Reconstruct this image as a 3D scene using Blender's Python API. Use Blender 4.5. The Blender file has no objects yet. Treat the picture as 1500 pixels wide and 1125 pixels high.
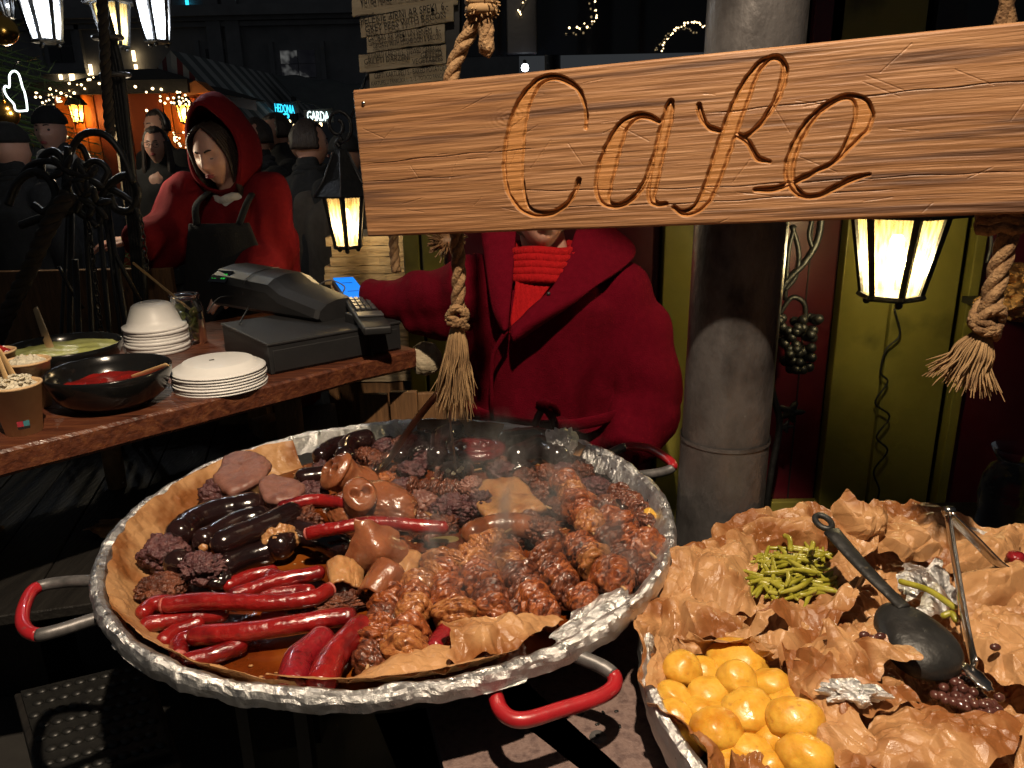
import bpy, bmesh, math, random
import numpy as np
from mathutils import Vector, Matrix, noise
R = math.radians
random.seed(7)
scn = bpy.context.scene
COL = scn.collection

# ------------------------------------------------------------------ camera
PITCH, ROLL, FPX = R(17), R(-1.2), 1127.0
CAM = Vector((0, 0, 1.5))
CROT = Matrix.Rotation(R(90) - PITCH, 3, 'X') @ Matrix.Rotation(ROLL, 3, 'Z')
cd = bpy.data.cameras.new('camera'); cam = bpy.data.objects.new('camera', cd); COL.objects.link(cam)
cam.matrix_world = Matrix.Translation(CAM) @ CROT.to_4x4()
cd.sensor_width = 36; cd.lens = 36 * FPX / 1500; cd.clip_start = .02; cd.clip_end = 300
scn.camera = cam
# ------------------------------------------------------------------ night sky, exposure
w = bpy.data.worlds.new('World'); scn.world = w; w.use_nodes = True
nt = w.node_tree; bg = nt.nodes['Background']
bg.inputs[0].default_value = (.85, .92, 1, 1); bg.inputs[1].default_value = .032     # even glow of a town's night sky
scn.view_settings.view_transform = 'Standard'; scn.view_settings.look = 'None'
scn.view_settings.exposure = 0; scn.view_settings.gamma = 1
scn.render.resolution_x = 1024; scn.render.resolution_y = 768

# ------------------------------------------------------------------ helpers
def dirp(px, py):
    return CROT @ Vector(((px - 750) / FPX, -(py - 562.5) / FPX, -1))
def Pz(px, py, z):
    d = dirp(px, py); return CAM + d * ((z - CAM.z) / d.z)
def Py(px, py, y):
    d = dirp(px, py); return CAM + d * (y / d.y)
def mpp(p):                                   # metres per photo pixel at a point
    return ((Vector(p) - CAM) @ CROT.col[2]) * -1 / FPX if False else abs((CROT.transposed() @ (Vector(p) - CAM)).z) / FPX

def setp(b, **k):
    names = {'base': 'Base Color', 'rough': 'Roughness', 'metal': 'Metallic', 'coat': 'Coat Weight', 'croug': 'Coat Roughness',
             'trans': 'Transmission Weight', 'sss': 'Subsurface Weight', 'em': 'Emission Color', 'es': 'Emission Strength',
             'spec': 'Specular IOR Level', 'sheen': 'Sheen Weight', 'alpha': 'Alpha', 'ior': 'IOR'}
    for n, v in k.items():
        s = b.inputs[names[n]]
        s.default_value = (*v, 1) if isinstance(v, tuple) and len(v) == 3 else v
M = {}
def mat(name, cols, rough=.6, scale=8, detail=6, bump=0, bscale=40, stretch=(1, 1, 1), rr=None, vor=0, uv=False, pos=None,
        attr=None, dist=0., bdetail=8, dirt=None, **k):
    """procedural principled: 1-4 colours spread by noise, noise/voronoi bump, per-object offset"""
    m = bpy.data.materials.new(name); m.use_nodes = True; M[name] = m
    n, l = m.node_tree.nodes, m.node_tree.links; b = n['Principled BSDF']
    if isinstance(cols, tuple): cols = [cols]
    setp(b, base=cols[0], rough=rough, **k)
    tc = n.new('ShaderNodeTexCoord'); oi = n.new('ShaderNodeObjectInfo')
    mp = n.new('ShaderNodeMapping'); mp.inputs['Scale'].default_value = stretch
    l.new(tc.outputs['UV' if uv else 'Object'], mp.inputs['Vector'])
    ml = n.new('ShaderNodeMath'); ml.operation = 'MULTIPLY'; ml.inputs[1].default_value = 37.
    l.new(oi.outputs['Random'], ml.inputs[0]); l.new(ml.outputs[0], mp.inputs['Location'])
    nz = n.new('ShaderNodeTexNoise'); nz.inputs['Scale'].default_value = scale; nz.inputs['Detail'].default_value = detail
    nz.inputs['Roughness'].default_value = .6; nz.inputs['Distortion'].default_value = dist
    l.new(mp.outputs[0], nz.inputs['Vector'])
    out = None
    if len(cols) > 1:
        cr = n.new('ShaderNodeValToRGB'); e = cr.color_ramp.elements
        ps = pos or [.32 + .36 * i / (len(cols) - 1) for i in range(len(cols))]
        while len(e) < len(cols): e.new(.5)
        for i, c in enumerate(cols): e[i].position = ps[i]; e[i].color = (*c, 1)
        l.new(nz.outputs[0], cr.inputs[0]); out = cr.outputs[0]
    if dirt:                                   # a second, larger blotch colour: (colour, scale, threshold)
        n3 = n.new('ShaderNodeTexNoise'); n3.inputs['Scale'].default_value = dirt[1]; n3.inputs['Detail'].default_value = 5
        l.new(mp.outputs[0], n3.inputs['Vector'])
        r3 = n.new('ShaderNodeValToRGB'); r3.color_ramp.elements[0].position = dirt[2]; r3.color_ramp.elements[1].position = dirt[2] + .12
        l.new(n3.outputs[0], r3.inputs[0])
        mx = n.new('ShaderNodeMix'); mx.data_type = 'RGBA'; l.new(r3.outputs[0], mx.inputs[0])
        if out: l.new(out, mx.inputs[6])
        else: mx.inputs[6].default_value = (*cols[0], 1)
        mx.inputs[7].default_value = (*dirt[0], 1); out = mx.outputs[2]
    if attr:                                   # vertex attribute mixes in a further colour
        at = n.new('ShaderNodeAttribute'); at.attribute_name = attr[0]
        mx = n.new('ShaderNodeMix'); mx.data_type = 'RGBA'; l.new(at.outputs['Fac'], mx.inputs[0])
        if out: l.new(out, mx.inputs[6])
        else: mx.inputs[6].default_value = (*cols[0], 1)
        mx.inputs[7].default_value = (*attr[1], 1); out = mx.outputs[2]
    if out: l.new(out, b.inputs['Base Color'])
    if rr:
        mr = n.new('ShaderNodeMapRange'); mr.inputs[3].default_value = rr[0]; mr.inputs[4].default_value = rr[1]
        mr.inputs[1].default_value = .3; mr.inputs[2].default_value = .7
        n2 = n.new('ShaderNodeTexNoise'); n2.inputs['Scale'].default_value = scale * 2.3; l.new(mp.outputs[0], n2.inputs['Vector'])
        l.new(n2.outputs[0], mr.inputs[0]); l.new(mr.outputs[0], b.inputs['Roughness'])
    if bump:
        bn = n.new('ShaderNodeTexNoise'); bn.inputs['Scale'].default_value = bscale; bn.inputs['Detail'].default_value = bdetail
        l.new(mp.outputs[0], bn.inputs['Vector'])
        bp = n.new('ShaderNodeBump'); bp.inputs['Strength'].default_value = bump; bp.inputs['Distance'].default_value = .01
        h = bn.outputs[0]
        if vor:
            vn = n.new('ShaderNodeTexVoronoi'); vn.inputs['Scale'].default_value = vor; vn.feature = 'DISTANCE_TO_EDGE'
            wv = n.new('ShaderNodeMixRGB'); wv.inputs[0].default_value = .12
            l.new(mp.outputs[0], wv.inputs[1]); l.new(bn.outputs['Color'], wv.inputs[2]); l.new(wv.outputs[0], vn.inputs['Vector'])
            ad = n.new('ShaderNodeMath'); l.new(vn.outputs['Distance'], ad.inputs[0]); l.new(bn.outputs[0], ad.inputs[1]); h = ad.outputs[0]
        l.new(h, bp.inputs['Height']); l.new(bp.outputs[0], b.inputs['Normal'])
    return m
def emit(name, c, s):
    m = bpy.data.materials.new(name); m.use_nodes = True; M[name] = m
    setp(m.node_tree.nodes['Principled BSDF'], base=(0.02, .02, .02), em=c, es=s, rough=1., spec=0.); return m

class MB:
    def __init__(s): s.v = []; s.f = []; s.m = []
    def add(s, vs, fs, mi=0):
        o = len(s.v); s.v += [tuple(v) for v in vs]; s.f += [tuple(i + o for i in f) for f in fs]; s.m += [mi] * len(fs); return s
    def box(s, c, d, rot=None, mi=0, top=1.0):
        vs = []
        for z in (-1, 1):
            for x, y in ((-1, -1), (1, -1), (1, 1), (-1, 1)):
                k = top if z > 0 else 1
                v = Vector((x * d[0] / 2 * k, y * d[1] / 2 * k, z * d[2] / 2))
                if rot is not None: v = rot @ v
                vs.append(v + Vector(c))
        return s.add(vs, [(3, 2, 1, 0), (4, 5, 6, 7), (0, 1, 5, 4), (1, 2, 6, 5), (2, 3, 7, 6), (3, 0, 4, 7)], mi)
    def hexa(s, b4, t4, mi=0):                 # bottom and top quads (same winding, ccw from above)
        return s.add(list(b4) + list(t4), [(3, 2, 1, 0), (4, 5, 6, 7), (0, 1, 5, 4), (1, 2, 6, 5), (2, 3, 7, 6), (3, 0, 4, 7)], mi)
    def tube(s, pts, r, n=10, mi=0, cap=True, round_=0, sq=(1, 1), up=None, closed=False):
        pts = [Vector(p) for p in pts]; k = len(pts)
        if not hasattr(r, '__len__'): r = [r] * k
        if round_:                             # rounded ends
            a, b = pts[0], pts[-1]; da = (pts[0] - pts[1]).normalized(); db = (pts[-1] - pts[-2]).normalized()
            P, Q = [], []
            for i in range(round_):
                t = math.pi / 2 * i / round_
                P.append((a + da * r[0] * .9 * math.cos(t), r[0] * math.sin(t) + 1e-5)); Q.append((b + db * r[-1] * .9 * math.cos(t), r[-1] * math.sin(t) + 1e-5))
            r = [x[1] for x in P] + list(r) + [x[1] for x in reversed(Q)]
            pts = [x[0] for x in P] + pts + [x[0] for x in reversed(Q)]; k = len(pts)
        vs = []; nrm = None
        for i, p in enumerate(pts):
            if closed: t = pts[(i + 1) % k] - pts[i - 1]
            else: t = pts[min(i + 1, k - 1)] - pts[max(i - 1, 0)]
            t = t.normalized() if t.length > 1e-9 else Vector((0, 0, 1))
            if nrm is None:
                ref = Vector(up) if up else (Vector((0, 0, 1)) if abs(t.z) < .9 else Vector((1, 0, 0)))
                nrm = (ref - t * ref.dot(t)).normalized()
            else:
                q = nrm - t * nrm.dot(t); nrm = q.normalized() if q.length > 1e-6 else nrm
            bn = t.cross(nrm)
            for j in range(n):
                a = 2 * math.pi * j / n
                vs.append(p + (nrm * math.cos(a) * sq[0] + bn * math.sin(a) * sq[1]) * r[i])
        fs = [(i * n + j, i * n + (j + 1) % n, (i + 1) * n + (j + 1) % n, (i + 1) * n + j) for i in range(k - 1) for j in range(n)]
        if closed: fs += [((k - 1) * n + j, (k - 1) * n + (j + 1) % n, (j + 1) % n, j) for j in range(n)]
        elif cap: fs += [tuple(range(n - 1, -1, -1)), tuple((k - 1) * n + j for j in range(n))]
        return s.add(vs, fs, mi)
    def lathe(s, prof, n=32, c=(0, 0, 0), mi=0, rot=None, a0=0, a1=2 * math.pi):
        full = abs(a1 - a0 - 2 * math.pi) < 1e-6; m_ = n if full else n + 1; vs = []
        for r_, z in prof:
            for j in range(m_):
                a = a0 + (a1 - a0) * j / n; v = Vector((r_ * math.cos(a), r_ * math.sin(a), z))
                if rot is not None: v = rot @ v
                vs.append(v + Vector(c))
        fs = [(i * m_ + j, i * m_ + (j + 1) % m_, (i + 1) * m_ + (j + 1) % m_, (i + 1) * m_ + j) for i in range(len(prof) - 1) for j in range(n)]
        return s.add(vs, fs, mi)
    def arr(s, A, closed_u=False, mi=0):       # A: (nu, nv, 3) array -> quads
        nu, nv = A.shape[:2]; idx = np.arange(nu * nv).reshape(nu, nv)
        a = idx if closed_u else idx[:-1]; b = np.roll(idx, -1, 0) if closed_u else idx[1:]
        F = np.stack([a[:, :-1], b[:, :-1], b[:, 1:], a[:, 1:]], -1).reshape(-1, 4)
        return s.add(A.reshape(-1, 3).tolist(), F.tolist(), mi)
    def ico(s, c, rad, sub=2, fn=None, rot=None, mi=0):
        V, F = ICO(sub); rad = (rad,) * 3 if not hasattr(rad, '__len__') else rad; vs = []
        for v in V:
            d = Vector(v); q = Vector((d.x * rad[0], d.y * rad[1], d.z * rad[2]))
            if fn: q = q * fn(d)
            if rot is not None: q = rot @ q
            vs.append(q + Vector(c))
        return s.add(vs, F, mi)
    def mesh(s, name, mats):
        me = bpy.data.meshes.new(name); me.from_pydata(s.v, [], s.f)
        for m_ in (mats if isinstance(mats, (list, tuple)) else [mats]): me.materials.append(M[m_] if isinstance(m_, str) else m_)
        if any(s.m): me.polygons.foreach_set('material_index', s.m)
        me.update(); return me
    def build(s, name, mats, parent=None, smooth=True, bevel=0, sub=0, fix=True):
        me = s.mesh(name, mats)
        if fix:
            bm = bmesh.new(); bm.from_mesh(me); bmesh.ops.recalc_face_normals(bm, faces=bm.faces); bm.to_mesh(me); bm.free()
        return link(name, me, parent, smooth, bevel, sub)
_ico = {}
def ICO(sub):
    if sub not in _ico:
        bm = bmesh.new(); bmesh.ops.create_icosphere(bm, subdivisions=sub, radius=1)
        _ico[sub] = ([tuple(v.co) for v in bm.verts], [tuple(v.index for v in f.verts) for f in bm.faces]); bm.free()
    return _ico[sub]
def link(name, me, parent=None, smooth=True, bevel=0, sub=0):
    o = bpy.data.objects.new(name, me); COL.objects.link(o)
    if parent is None:                          # origin at the base of the thing
        n_ = len(me.vertices); co = np.empty(n_ * 3, 'f'); me.vertices.foreach_get('co', co); co = co.reshape(-1, 3)
        c = np.array([(co[:, 0].min() + co[:, 0].max()) / 2, (co[:, 1].min() + co[:, 1].max()) / 2, co[:, 2].min()])
        me.vertices.foreach_set('co', (co - c).astype('f').ravel()); me.update(); o.location = c.tolist()
    else:
        o.parent = parent; o.matrix_parent_inverse = WM(parent).inverted()
    if smooth: me.polygons.foreach_set('use_smooth', [True] * len(me.polygons))
    if bevel:
        b = o.modifiers.new('bevel', 'BEVEL'); b.width = bevel; b.segments = 2; b.limit_method = 'ANGLE'
        if smooth: wn = o.modifiers.new('wn', 'WEIGHTED_NORMAL'); wn.keep_sharp = True
    if sub: ss = o.modifiers.new('sub', 'SUBSURF'); ss.levels = sub; ss.render_levels = sub
    return o
def WM(o):
    m = Matrix.LocRotScale(o.location, o.rotation_euler, o.scale)
    return m if o.parent is None else WM(o.parent) @ o.matrix_parent_inverse @ m
def tag(o, label, cat=None, group=None, kind=None):
    if label: o['label'] = label
    if cat: o['category'] = cat
    if group: o['group'] = group
    if kind: o['kind'] = kind
    return o
def thing(name, label, cat, loc, group=None):
    o = bpy.data.objects.new(name, None); COL.objects.link(o); o.location = loc; o.empty_display_size = .05
    return tag(o, label, cat, group)
def struct(o): o['kind'] = 'structure'; return o
def curve(pts, n=8):                           # catmull-rom through points
    P = [Vector(p) for p in pts]; P = [P[0] * 2 - P[1]] + P + [P[-1] * 2 - P[-2]]; out = []
    for i in range(1, len(P) - 2):
        for k in range(n):
            t = k / n; a, b, c, d = P[i - 1], P[i], P[i + 1], P[i + 2]
            out.append(.5 * (2 * b + (c - a) * t + (2 * a - 5 * b + 4 * c - d) * t * t + (3 * b - a - 3 * c + d) * t ** 3))
    return out + [P[-2]]
def tri(x): return np.abs((x % 1) - .5) * 4 - 1
def crumple(P, seed, n=9, f0=9, f1=45, p=1.0):  # creased relief of flat facets (signed F2-F1 of jittered cells), about -1..1
    P = np.asarray(P, float); h = np.zeros(len(P)); tot = 0; f = f0; k = 0; ar = np.arange(len(P))
    rg = np.random.default_rng(seed); offs = [(a, b, c) for a in (-1, 0, 1) for b in (-1, 0, 1) for c in (-1, 0, 1)]
    def hsh(c, s_):
        x = np.sin(c @ np.array([127.1, 311.7, 74.7]) + s_ * 17.13 + seed) * 43758.5453; return x - np.floor(x)
    while f <= f1 * 1.01:
        Q, _ = np.linalg.qr(rg.normal(size=(3, 3))); q = P @ Q * f + rg.random(3) * 50; b = np.floor(q)
        q = q + .12 * np.sin(q[:, [1, 2, 0]] * 1.7)
        d1 = np.full(len(P), 9.); d2 = np.full(len(P), 9.); sg = np.ones(len(P))
        for o in offs:
            c = b + np.array(o); s_ = c + np.stack([hsh(c, 1), hsh(c, 2), hsh(c, 3)], -1); d = ((q - s_) ** 2).sum(1); near = d < d1
            d2 = np.where(near, d1, np.minimum(d2, d)); sg = np.where(near, np.where(hsh(c, 5) > .5, 1., -1.) * (.5 + hsh(c, 6)), sg); d1 = np.where(near, d, d1)
        a = (f0 / f) ** p; h += a * sg * np.minimum(d2 - d1, 1.3); tot += a; f *= 1.9; k += 1
    return h / tot * 1.9
def nz(p, s, seed=0): return noise.noise(Vector(p) * s + Vector((seed * 7.3, seed * 3.1, seed * 5.7)))
def fbm(p, s, seed=0, o=4): return noise.fractal(Vector(p) * s + Vector((seed * 7.3, seed * 3.1, seed * 5.7)), 1.0, 2.0, o)
def strands(pts, r, tw=.09, n=3, k=8):         # twisted rope strands: list of tubes
    C = curve(pts, 14); L = [0]
    for i in range(1, len(C)): L.append(L[-1] + (C[i] - C[i - 1]).length)
    out = [[] for _ in range(n)]; ref = Vector((.3, .9, .1))
    for i, p in enumerate(C):
        t = (C[min(i + 1, len(C) - 1)] - C[max(i - 1, 0)]).normalized(); u = (ref - t * ref.dot(t)).normalized(); v = t.cross(u)
        for j in range(n):
            a = 2 * math.pi * (j / n + L[i] / tw); out[j].append(p + (u * math.cos(a) + v * math.sin(a)) * r * .52)
    return out
def text_mesh(s, size, shear=0, ext=0.0005, sx=1.0):
    cu = bpy.data.curves.new('lettering', 'FONT'); cu.body = s; cu.size = size; cu.shear = shear; cu.resolution_u = 2; cu.extrude = ext
    cu.space_character = .95
    o = bpy.data.objects.new('lettering', cu); COL.objects.link(o)
    dg = bpy.context.evaluated_depsgraph_get(); me = bpy.data.meshes.new_from_object(o.evaluated_get(dg))
    bpy.data.objects.remove(o); me.materials.clear()
    return me
def fused(mb, voxel, smooth=4, dec=0):         # one continuous surface from overlapping shapes
    me = mb.mesh('tmp', []); o = bpy.data.objects.new('tmp', me); COL.objects.link(o)
    r = o.modifiers.new('r', 'REMESH'); r.mode = 'VOXEL'; r.voxel_size = voxel
    if smooth: s_ = o.modifiers.new('s', 'SMOOTH'); s_.iterations = smooth; s_.factor = .5
    dg = bpy.context.evaluated_depsgraph_get(); out = bpy.data.meshes.new_from_object(o.evaluated_get(dg)); bpy.data.objects.remove(o)
    return out
def displace(me, fn):
    n_ = len(me.vertices); co = np.empty(n_ * 3, 'f'); no = np.empty(n_ * 3, 'f')
    me.vertices.foreach_get('co', co); me.vertices.foreach_get('normal', no)
    co = co.reshape(-1, 3); no = no.reshape(-1, 3)
    h = np.array([fn(c) for c in co.tolist()])
    me.vertices.foreach_set('co', (co + no * h[:, None]).astype('f').ravel()); me.update()

# ------------------------------------------------------------------ materials
mat('pine', [(.15, .066, .028), (.245, .118, .05), (.315, .163, .075)], .55, scale=3.2, detail=9, stretch=(1.1, 26, 26), bump=.35, bscale=6, dist=.7, uv=True, bdetail=10,
    attr=('carve', (.34, .15, .045)), dirt=((.10, .048, .026), 2.6, .54), rr=(.42, .62))
mat('counter_wood', [(.045, .014, .008), (.10, .03, .015), (.17, .06, .025)], .35, scale=5, stretch=(1, 9, 9), bump=.3, bscale=14, dist=.8, rr=(.25, .5))
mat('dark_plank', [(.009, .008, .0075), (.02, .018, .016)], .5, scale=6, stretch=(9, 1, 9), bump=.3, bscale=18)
mat('old_plank', [(.16, .11, .06), (.34, .26, .16), (.45, .36, .24)], .75, scale=6, stretch=(1, 14, 14), bump=.5, bscale=12, dist=1)
mat('menu_wood', [(.36, .29, .19), (.52, .44, .31)], .75, scale=5, stretch=(1, 8, 8), bump=.2, bscale=15)
mat('brown_wood', [(.10, .05, .02), (.2, .1, .04)], .6, scale=8, stretch=(8, 8, 1), bump=.4, bscale=20)
mat('log_wood', [(.12, .06, .02), (.3, .17, .07)], .6, scale=14, bump=.5, bscale=30, dirt=((.05, .03, .015), 9, .55))
mat('ink', (.008, .007, .006), .7)
mat('rope', [(.10, .05, .02), (.22, .125, .055), (.30, .185, .09)], .9, scale=60, bump=.6, bscale=220)
mat('fibre', [(.13, .07, .028), (.32, .20, .09)], .85, scale=30)
mat('foil', [(.66, .66, .66), (.84, .84, .84)], .3, scale=20, bump=.4, bscale=130, vor=90, metal=1.0, dirt=((.5, .40, .26), 6, .66), rr=(.26, .46))
mat('parchment', [(.42, .215, .09), (.54, .30, .135), (.47, .25, .105)], .42, scale=14, bump=.12, bscale=60, vor=70, bdetail=4, dirt=((.27, .10, .03), 8, .50), rr=(.24, .55), spec=.5)
mat('parchment_oily', [(.30, .15, .055), (.44, .25, .11)], .3, scale=14, bump=.12, bscale=60, vor=60, bdetail=4, dirt=((.18, .07, .02), 9, .5), rr=(.18, .5))
mat('black_steel', [(.008, .008, .008), (.02, .02, .02)], .45, scale=20, bump=.1)
mat('red_paint', [(.36, .012, .018), (.27, .01, .014)], .33, scale=30, bump=.1, bscale=60, dirt=((.10, .08, .08), 30, .64), coat=.4)
mat('worn_grey', [(.06, .06, .06), (.17, .16, .16)], .45, scale=40, bump=.1, metal=.4)
mat('table_top', [(.13, .085, .075), (.19, .13, .115), (.10, .065, .06)], .5, scale=60, bump=.25, bscale=300, dirt=((.22, .20, .19), 9, .66), rr=(.35, .6))
mat('broth', [(.055, .010, .002), (.13, .026, .004), (.22, .06, .008)], .09, scale=7, bump=.12, bscale=35, coat=.5, croug=.05)
mat('sausage', [(.15, .005, .005), (.235, .009, .008), (.09, .003, .004)], .22, scale=14, bump=.5, bscale=55, coat=.6, croug=.08, sss=.1, dirt=((.08, .004, .005), 22, .58))
mat('coil_sausage_shaded', [(.07, .004, .006), (.11, .006, .008), (.04, .003, .004)], .18, scale=40, bump=.3, bscale=140, coat=.4, croug=.1)  # dark sausage, coloured darker still for the shade at the pan's back
mat('sausage_wine', [(.15, .005, .010), (.22, .009, .014), (.08, .003, .005)], .2, scale=60, bump=.3, bscale=140, coat=.5, croug=.1)
mat('sausage_cut', [(.36, .07, .06), (.46, .13, .10)], .4, scale=60, bump=.4, bscale=200, sss=.1)
mat('blood_sausage', [(.006, .003, .003), (.012, .005, .005), (.022, .008, .007)], .16, scale=14, bump=.18, bscale=40, coat=.5, croug=.1)
mat('crumb_meat', [(.03, .010, .012), (.09, .033, .036), (.15, .06, .055)], .5, scale=55, bump=.9, bscale=120, rr=(.25, .6))
mat('liver', [(.15, .062, .048), (.22, .10, .075), (.12, .045, .036)], .45, scale=20, bump=.3, bscale=90, sss=.05)
mat('pork_skin', [(.17, .05, .02), (.26, .088, .036), (.10, .026, .010)], .26, scale=9, bump=.25, bscale=90, coat=.45, croug=.15, sss=.12)
mat('pork_fat', [(.30, .13, .045), (.42, .21, .085), (.24, .09, .03)], .3, scale=24, bump=.4, bscale=70, coat=.3, sss=.1)
mat('kebab', [(.075, .016, .008), (.25, .07, .024), (.42, .15, .05), (.13, .03, .012)], .36, scale=30, detail=8, dist=1.2, bump=.9, bscale=110, rr=(.18, .6), pos=[.3, .46, .58, .72])
mat('kebab_pale', [(.17, .05, .018), (.40, .18, .065), (.50, .27, .11), (.2, .06, .02)], .36, scale=26, detail=8, dist=1.2, bump=.7, bscale=90, rr=(.18, .55), pos=[.28, .44, .6, .74])
mat('kebab_dark', [(.022, .007, .005), (.09, .026, .014), (.19, .06, .03), (.03, .009, .006)], .34, scale=34, detail=8, dist=1.2, bump=1, bscale=120, rr=(.16, .5), pos=[.3, .46, .6, .72])
for k_ in ('kebab', 'kebab_pale', 'kebab_dark'):   # for meat chunks modelled at unit size
    c_ = {'kebab': [(.035, .007, .004), (.18, .040, .012), (.33, .095, .025), (.07, .014, .006)], 'kebab_pale': [(.09, .022, .008), (.30, .10, .030), (.42, .18, .058), (.14, .035, .012)], 'kebab_dark': [(.02, .006, .004), (.085, .022, .011), (.19, .055, .024), (.03, .008, .005)]}[k_]
    mat(k_ + '_chunk', c_, .36, scale=1.5, detail=9, dist=1.6, bump=.5, bscale=2.4, stretch=(2.2, 1, 1), rr=(.16, .5), pos=[.34, .47, .60, .71], coat=.35, croug=.15)
mat('stick', [(.35, .2, .08), (.5, .32, .15)], .6, scale=30, stretch=(8, 8, 8))
mat('bay_leaf', [(.12, .085, .02), (.2, .14, .04)], .5, scale=20, bump=.2)
mat('potato', [(.55, .26, .02), (.64, .36, .045), (.46, .18, .012)], .3, scale=18, bump=.3, bscale=45, coat=.12, croug=.2, sss=.1, rr=(.24, .55), dirt=((.34, .15, .025), 70, .64))
mat('green_bean', [(.16, .15, .010), (.27, .25, .025), (.36, .33, .06)], .26, scale=22, bump=.2, bscale=80, coat=.3)
mat('grey_pea', [(.045, .014, .012), (.10, .036, .028)], .28, scale=20, coat=.3)
mat('plastic_black', [(.009, .009, .009), (.016, .016, .016)], .45, scale=10, bump=.3, bscale=40, rr=(.3, .6), dirt=((.20, .16, .10), 26, .64))
mat('steel', [(.55, .53, .5), (.4, .38, .36)], .22, scale=30, metal=1, bump=.05, dirt=((.3, .2, .1), 14, .66))
mat('reddened_steel', [(.30, .2, .16), (.2, .13, .1)], .3, scale=30, metal=1, bump=.1)  # reddish-brown puts the red coat's reflection into the metal's colour
mat('pole_metal', [(.075, .07, .07), (.125, .118, .118), (.04, .035, .034)], .42, scale=9, detail=10, metal=.55, bump=.2, bscale=90, stretch=(1, 1, .6), dirt=((.34, .32, .30), 12, .69), rr=(.3, .55))
mat('iron', [(.006, .006, .006), (.016, .015, .014)], .45, scale=40, bump=.25, bscale=80, spec=.6)
mat('red_coat', [(.072, .0012, .006), (.092, .0018, .008)], .95, scale=60, bump=.4, bscale=300, spec=.05)
mat('red_cloak', [(.125, .004, .008), (.155, .006, .010)], .9, scale=60, bump=.25, bscale=400, spec=.15)
mat('knit_red', [(.24, .004, .006), (.31, .006, .008)], .9, scale=80, bump=.6, bscale=260, stretch=(1, 1, .25), spec=.1)
mat('black_cloth', [(.006, .006, .007), (.011, .011, .012)], .9, scale=40, bump=.2, bscale=200)
mat('grey_cloth', [(.02, .02, .023), (.035, .035, .04)], .9, scale=40, bump=.2, bscale=200)
mat('brown_cloth', [(.035, .028, .022), (.05, .04, .033)], .9, scale=40, bump=.2, bscale=200)
mat('white_cloth', [(.5, .48, .45), (.6, .58, .55)], .9, scale=40, bump=.4, bscale=120)
mat('skin', [(.50, .26, .19), (.56, .31, .23)], .5, scale=20, bump=.05, bscale=200, sss=.12)
mat('lips', (.30, .055, .055), .4)
mat('hair_dark', [(.016, .009, .006), (.04, .022, .014)], .45, scale=30, stretch=(6, 6, .5), bump=.6, bscale=60)
mat('hair_grey', [(.3, .24, .18), (.4, .33, .25)], .5, scale=30, stretch=(6, 6, .5), bump=.6, bscale=60)
mat('eye_dark', (.01, .008, .007), .3)
mat('foam', [(.72, .71, .69), (.78, .77, .75)], .42, scale=6, bump=.06, bscale=400)
mat('bowl_black', [(.006, .006, .006), (.01, .01, .01)], .18, scale=10, bump=.04)
mat('ketchup', [(.22, .008, .008), (.30, .014, .01)], .15, scale=9, bump=.3, bscale=25, coat=.4)
mat('mustard', [(.42, .45, .13), (.54, .56, .21)], .25, scale=9, bump=.5, bscale=22, coat=.3)
mat('horseradish', [(.62, .55, .40), (.72, .66, .52)], .5, scale=60, bump=.9, bscale=120, dirt=((.25, .3, .1), 60, .66))
mat('kraft', [(.58, .38, .20), (.64, .44, .24)], .6, scale=40, bump=.08, bscale=200)
mat('spoon_wood', [(.48, .30, .13), (.58, .39, .19)], .6, scale=20, stretch=(1, 1, .2))
mat('teal_print', (.05, .2, .24), .5); mat('red_print', (.35, .03, .05), .5)
mat('device', [(.010, .010, .011), (.014, .014, .015)], .5, scale=20, bump=.05, bscale=500)
mat('device_light', (.05, .05, .052), .4)
mat('pickle', [(.09, .11, .02), (.2, .21, .05)], .2, scale=12)
mat('glass', (1, 1, 1), .02, trans=1.0, ior=1.45)
mat('clear_plastic', (.9, .92, .95), .08, trans=1.0, ior=1.3, bump=.6, bscale=20)
mat('wall_red', [(.07, .005, .011), (.10, .008, .016)], .42, scale=5, bump=.1, bscale=20, rr=(.3, .5))
mat('wall_olive', [(.19, .165, .03), (.26, .23, .048)], .38, scale=4, bump=.1, bscale=16, rr=(.28, .5), dirt=((.07, .06, .014), 3, .6))
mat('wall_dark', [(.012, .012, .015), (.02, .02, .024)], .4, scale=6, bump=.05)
mat('window_dark', (.004, .005, .008), .06, spec=.6)
mat('orange_wall', [(.50, .13, .012), (.58, .17, .02)], .5, scale=8, stretch=(1, 1, .2), bump=.15)
mat('dark_red_wall', [(.16, .028, .008), (.2, .04, .012)], .6, scale=8, stretch=(1, 1, .2), bump=.15)
mat('roof_dark', [(.02, .017, .015), (.035, .03, .027)], .8, scale=8, bump=.3)
mat('facade', [(.20, .20, .21), (.26, .26, .27)], .9, scale=3, bump=.2)
mat('awning_white', [(.32, .32, .31), (.38, .38, .37)], .8, scale=5); mat('awning_red', [(.14, .02, .025), (.18, .03, .03)], .8, scale=5)
mat('awning_grey', [(.09, .1, .10), (.12, .13, .13)], .8, scale=5)
mat('ground', [(.03, .028, .026), (.05, .047, .043)], .7, scale=5, bump=.5, bscale=14)
mat('needles', [(.04, .085, .035), (.07, .13, .05)], .6, scale=3)
mat('bark', [(.04, .025, .015), (.07, .045, .03)], .9, scale=30, bump=.6)
mat('gold', (.65, .36, .08), .22, metal=1.0)
mat('rubber', [(.008, .008, .008), (.014, .014, .013)], .45, scale=30, bump=.1)
mat('cotton_wire', (.01, .01, .01), .5)
emit('bulb_warm', (1, .72, .36), 22); emit('bulb_cool', (.85, .92, 1), 26); emit('fairy', (1, .72, .36), 6)
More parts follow.
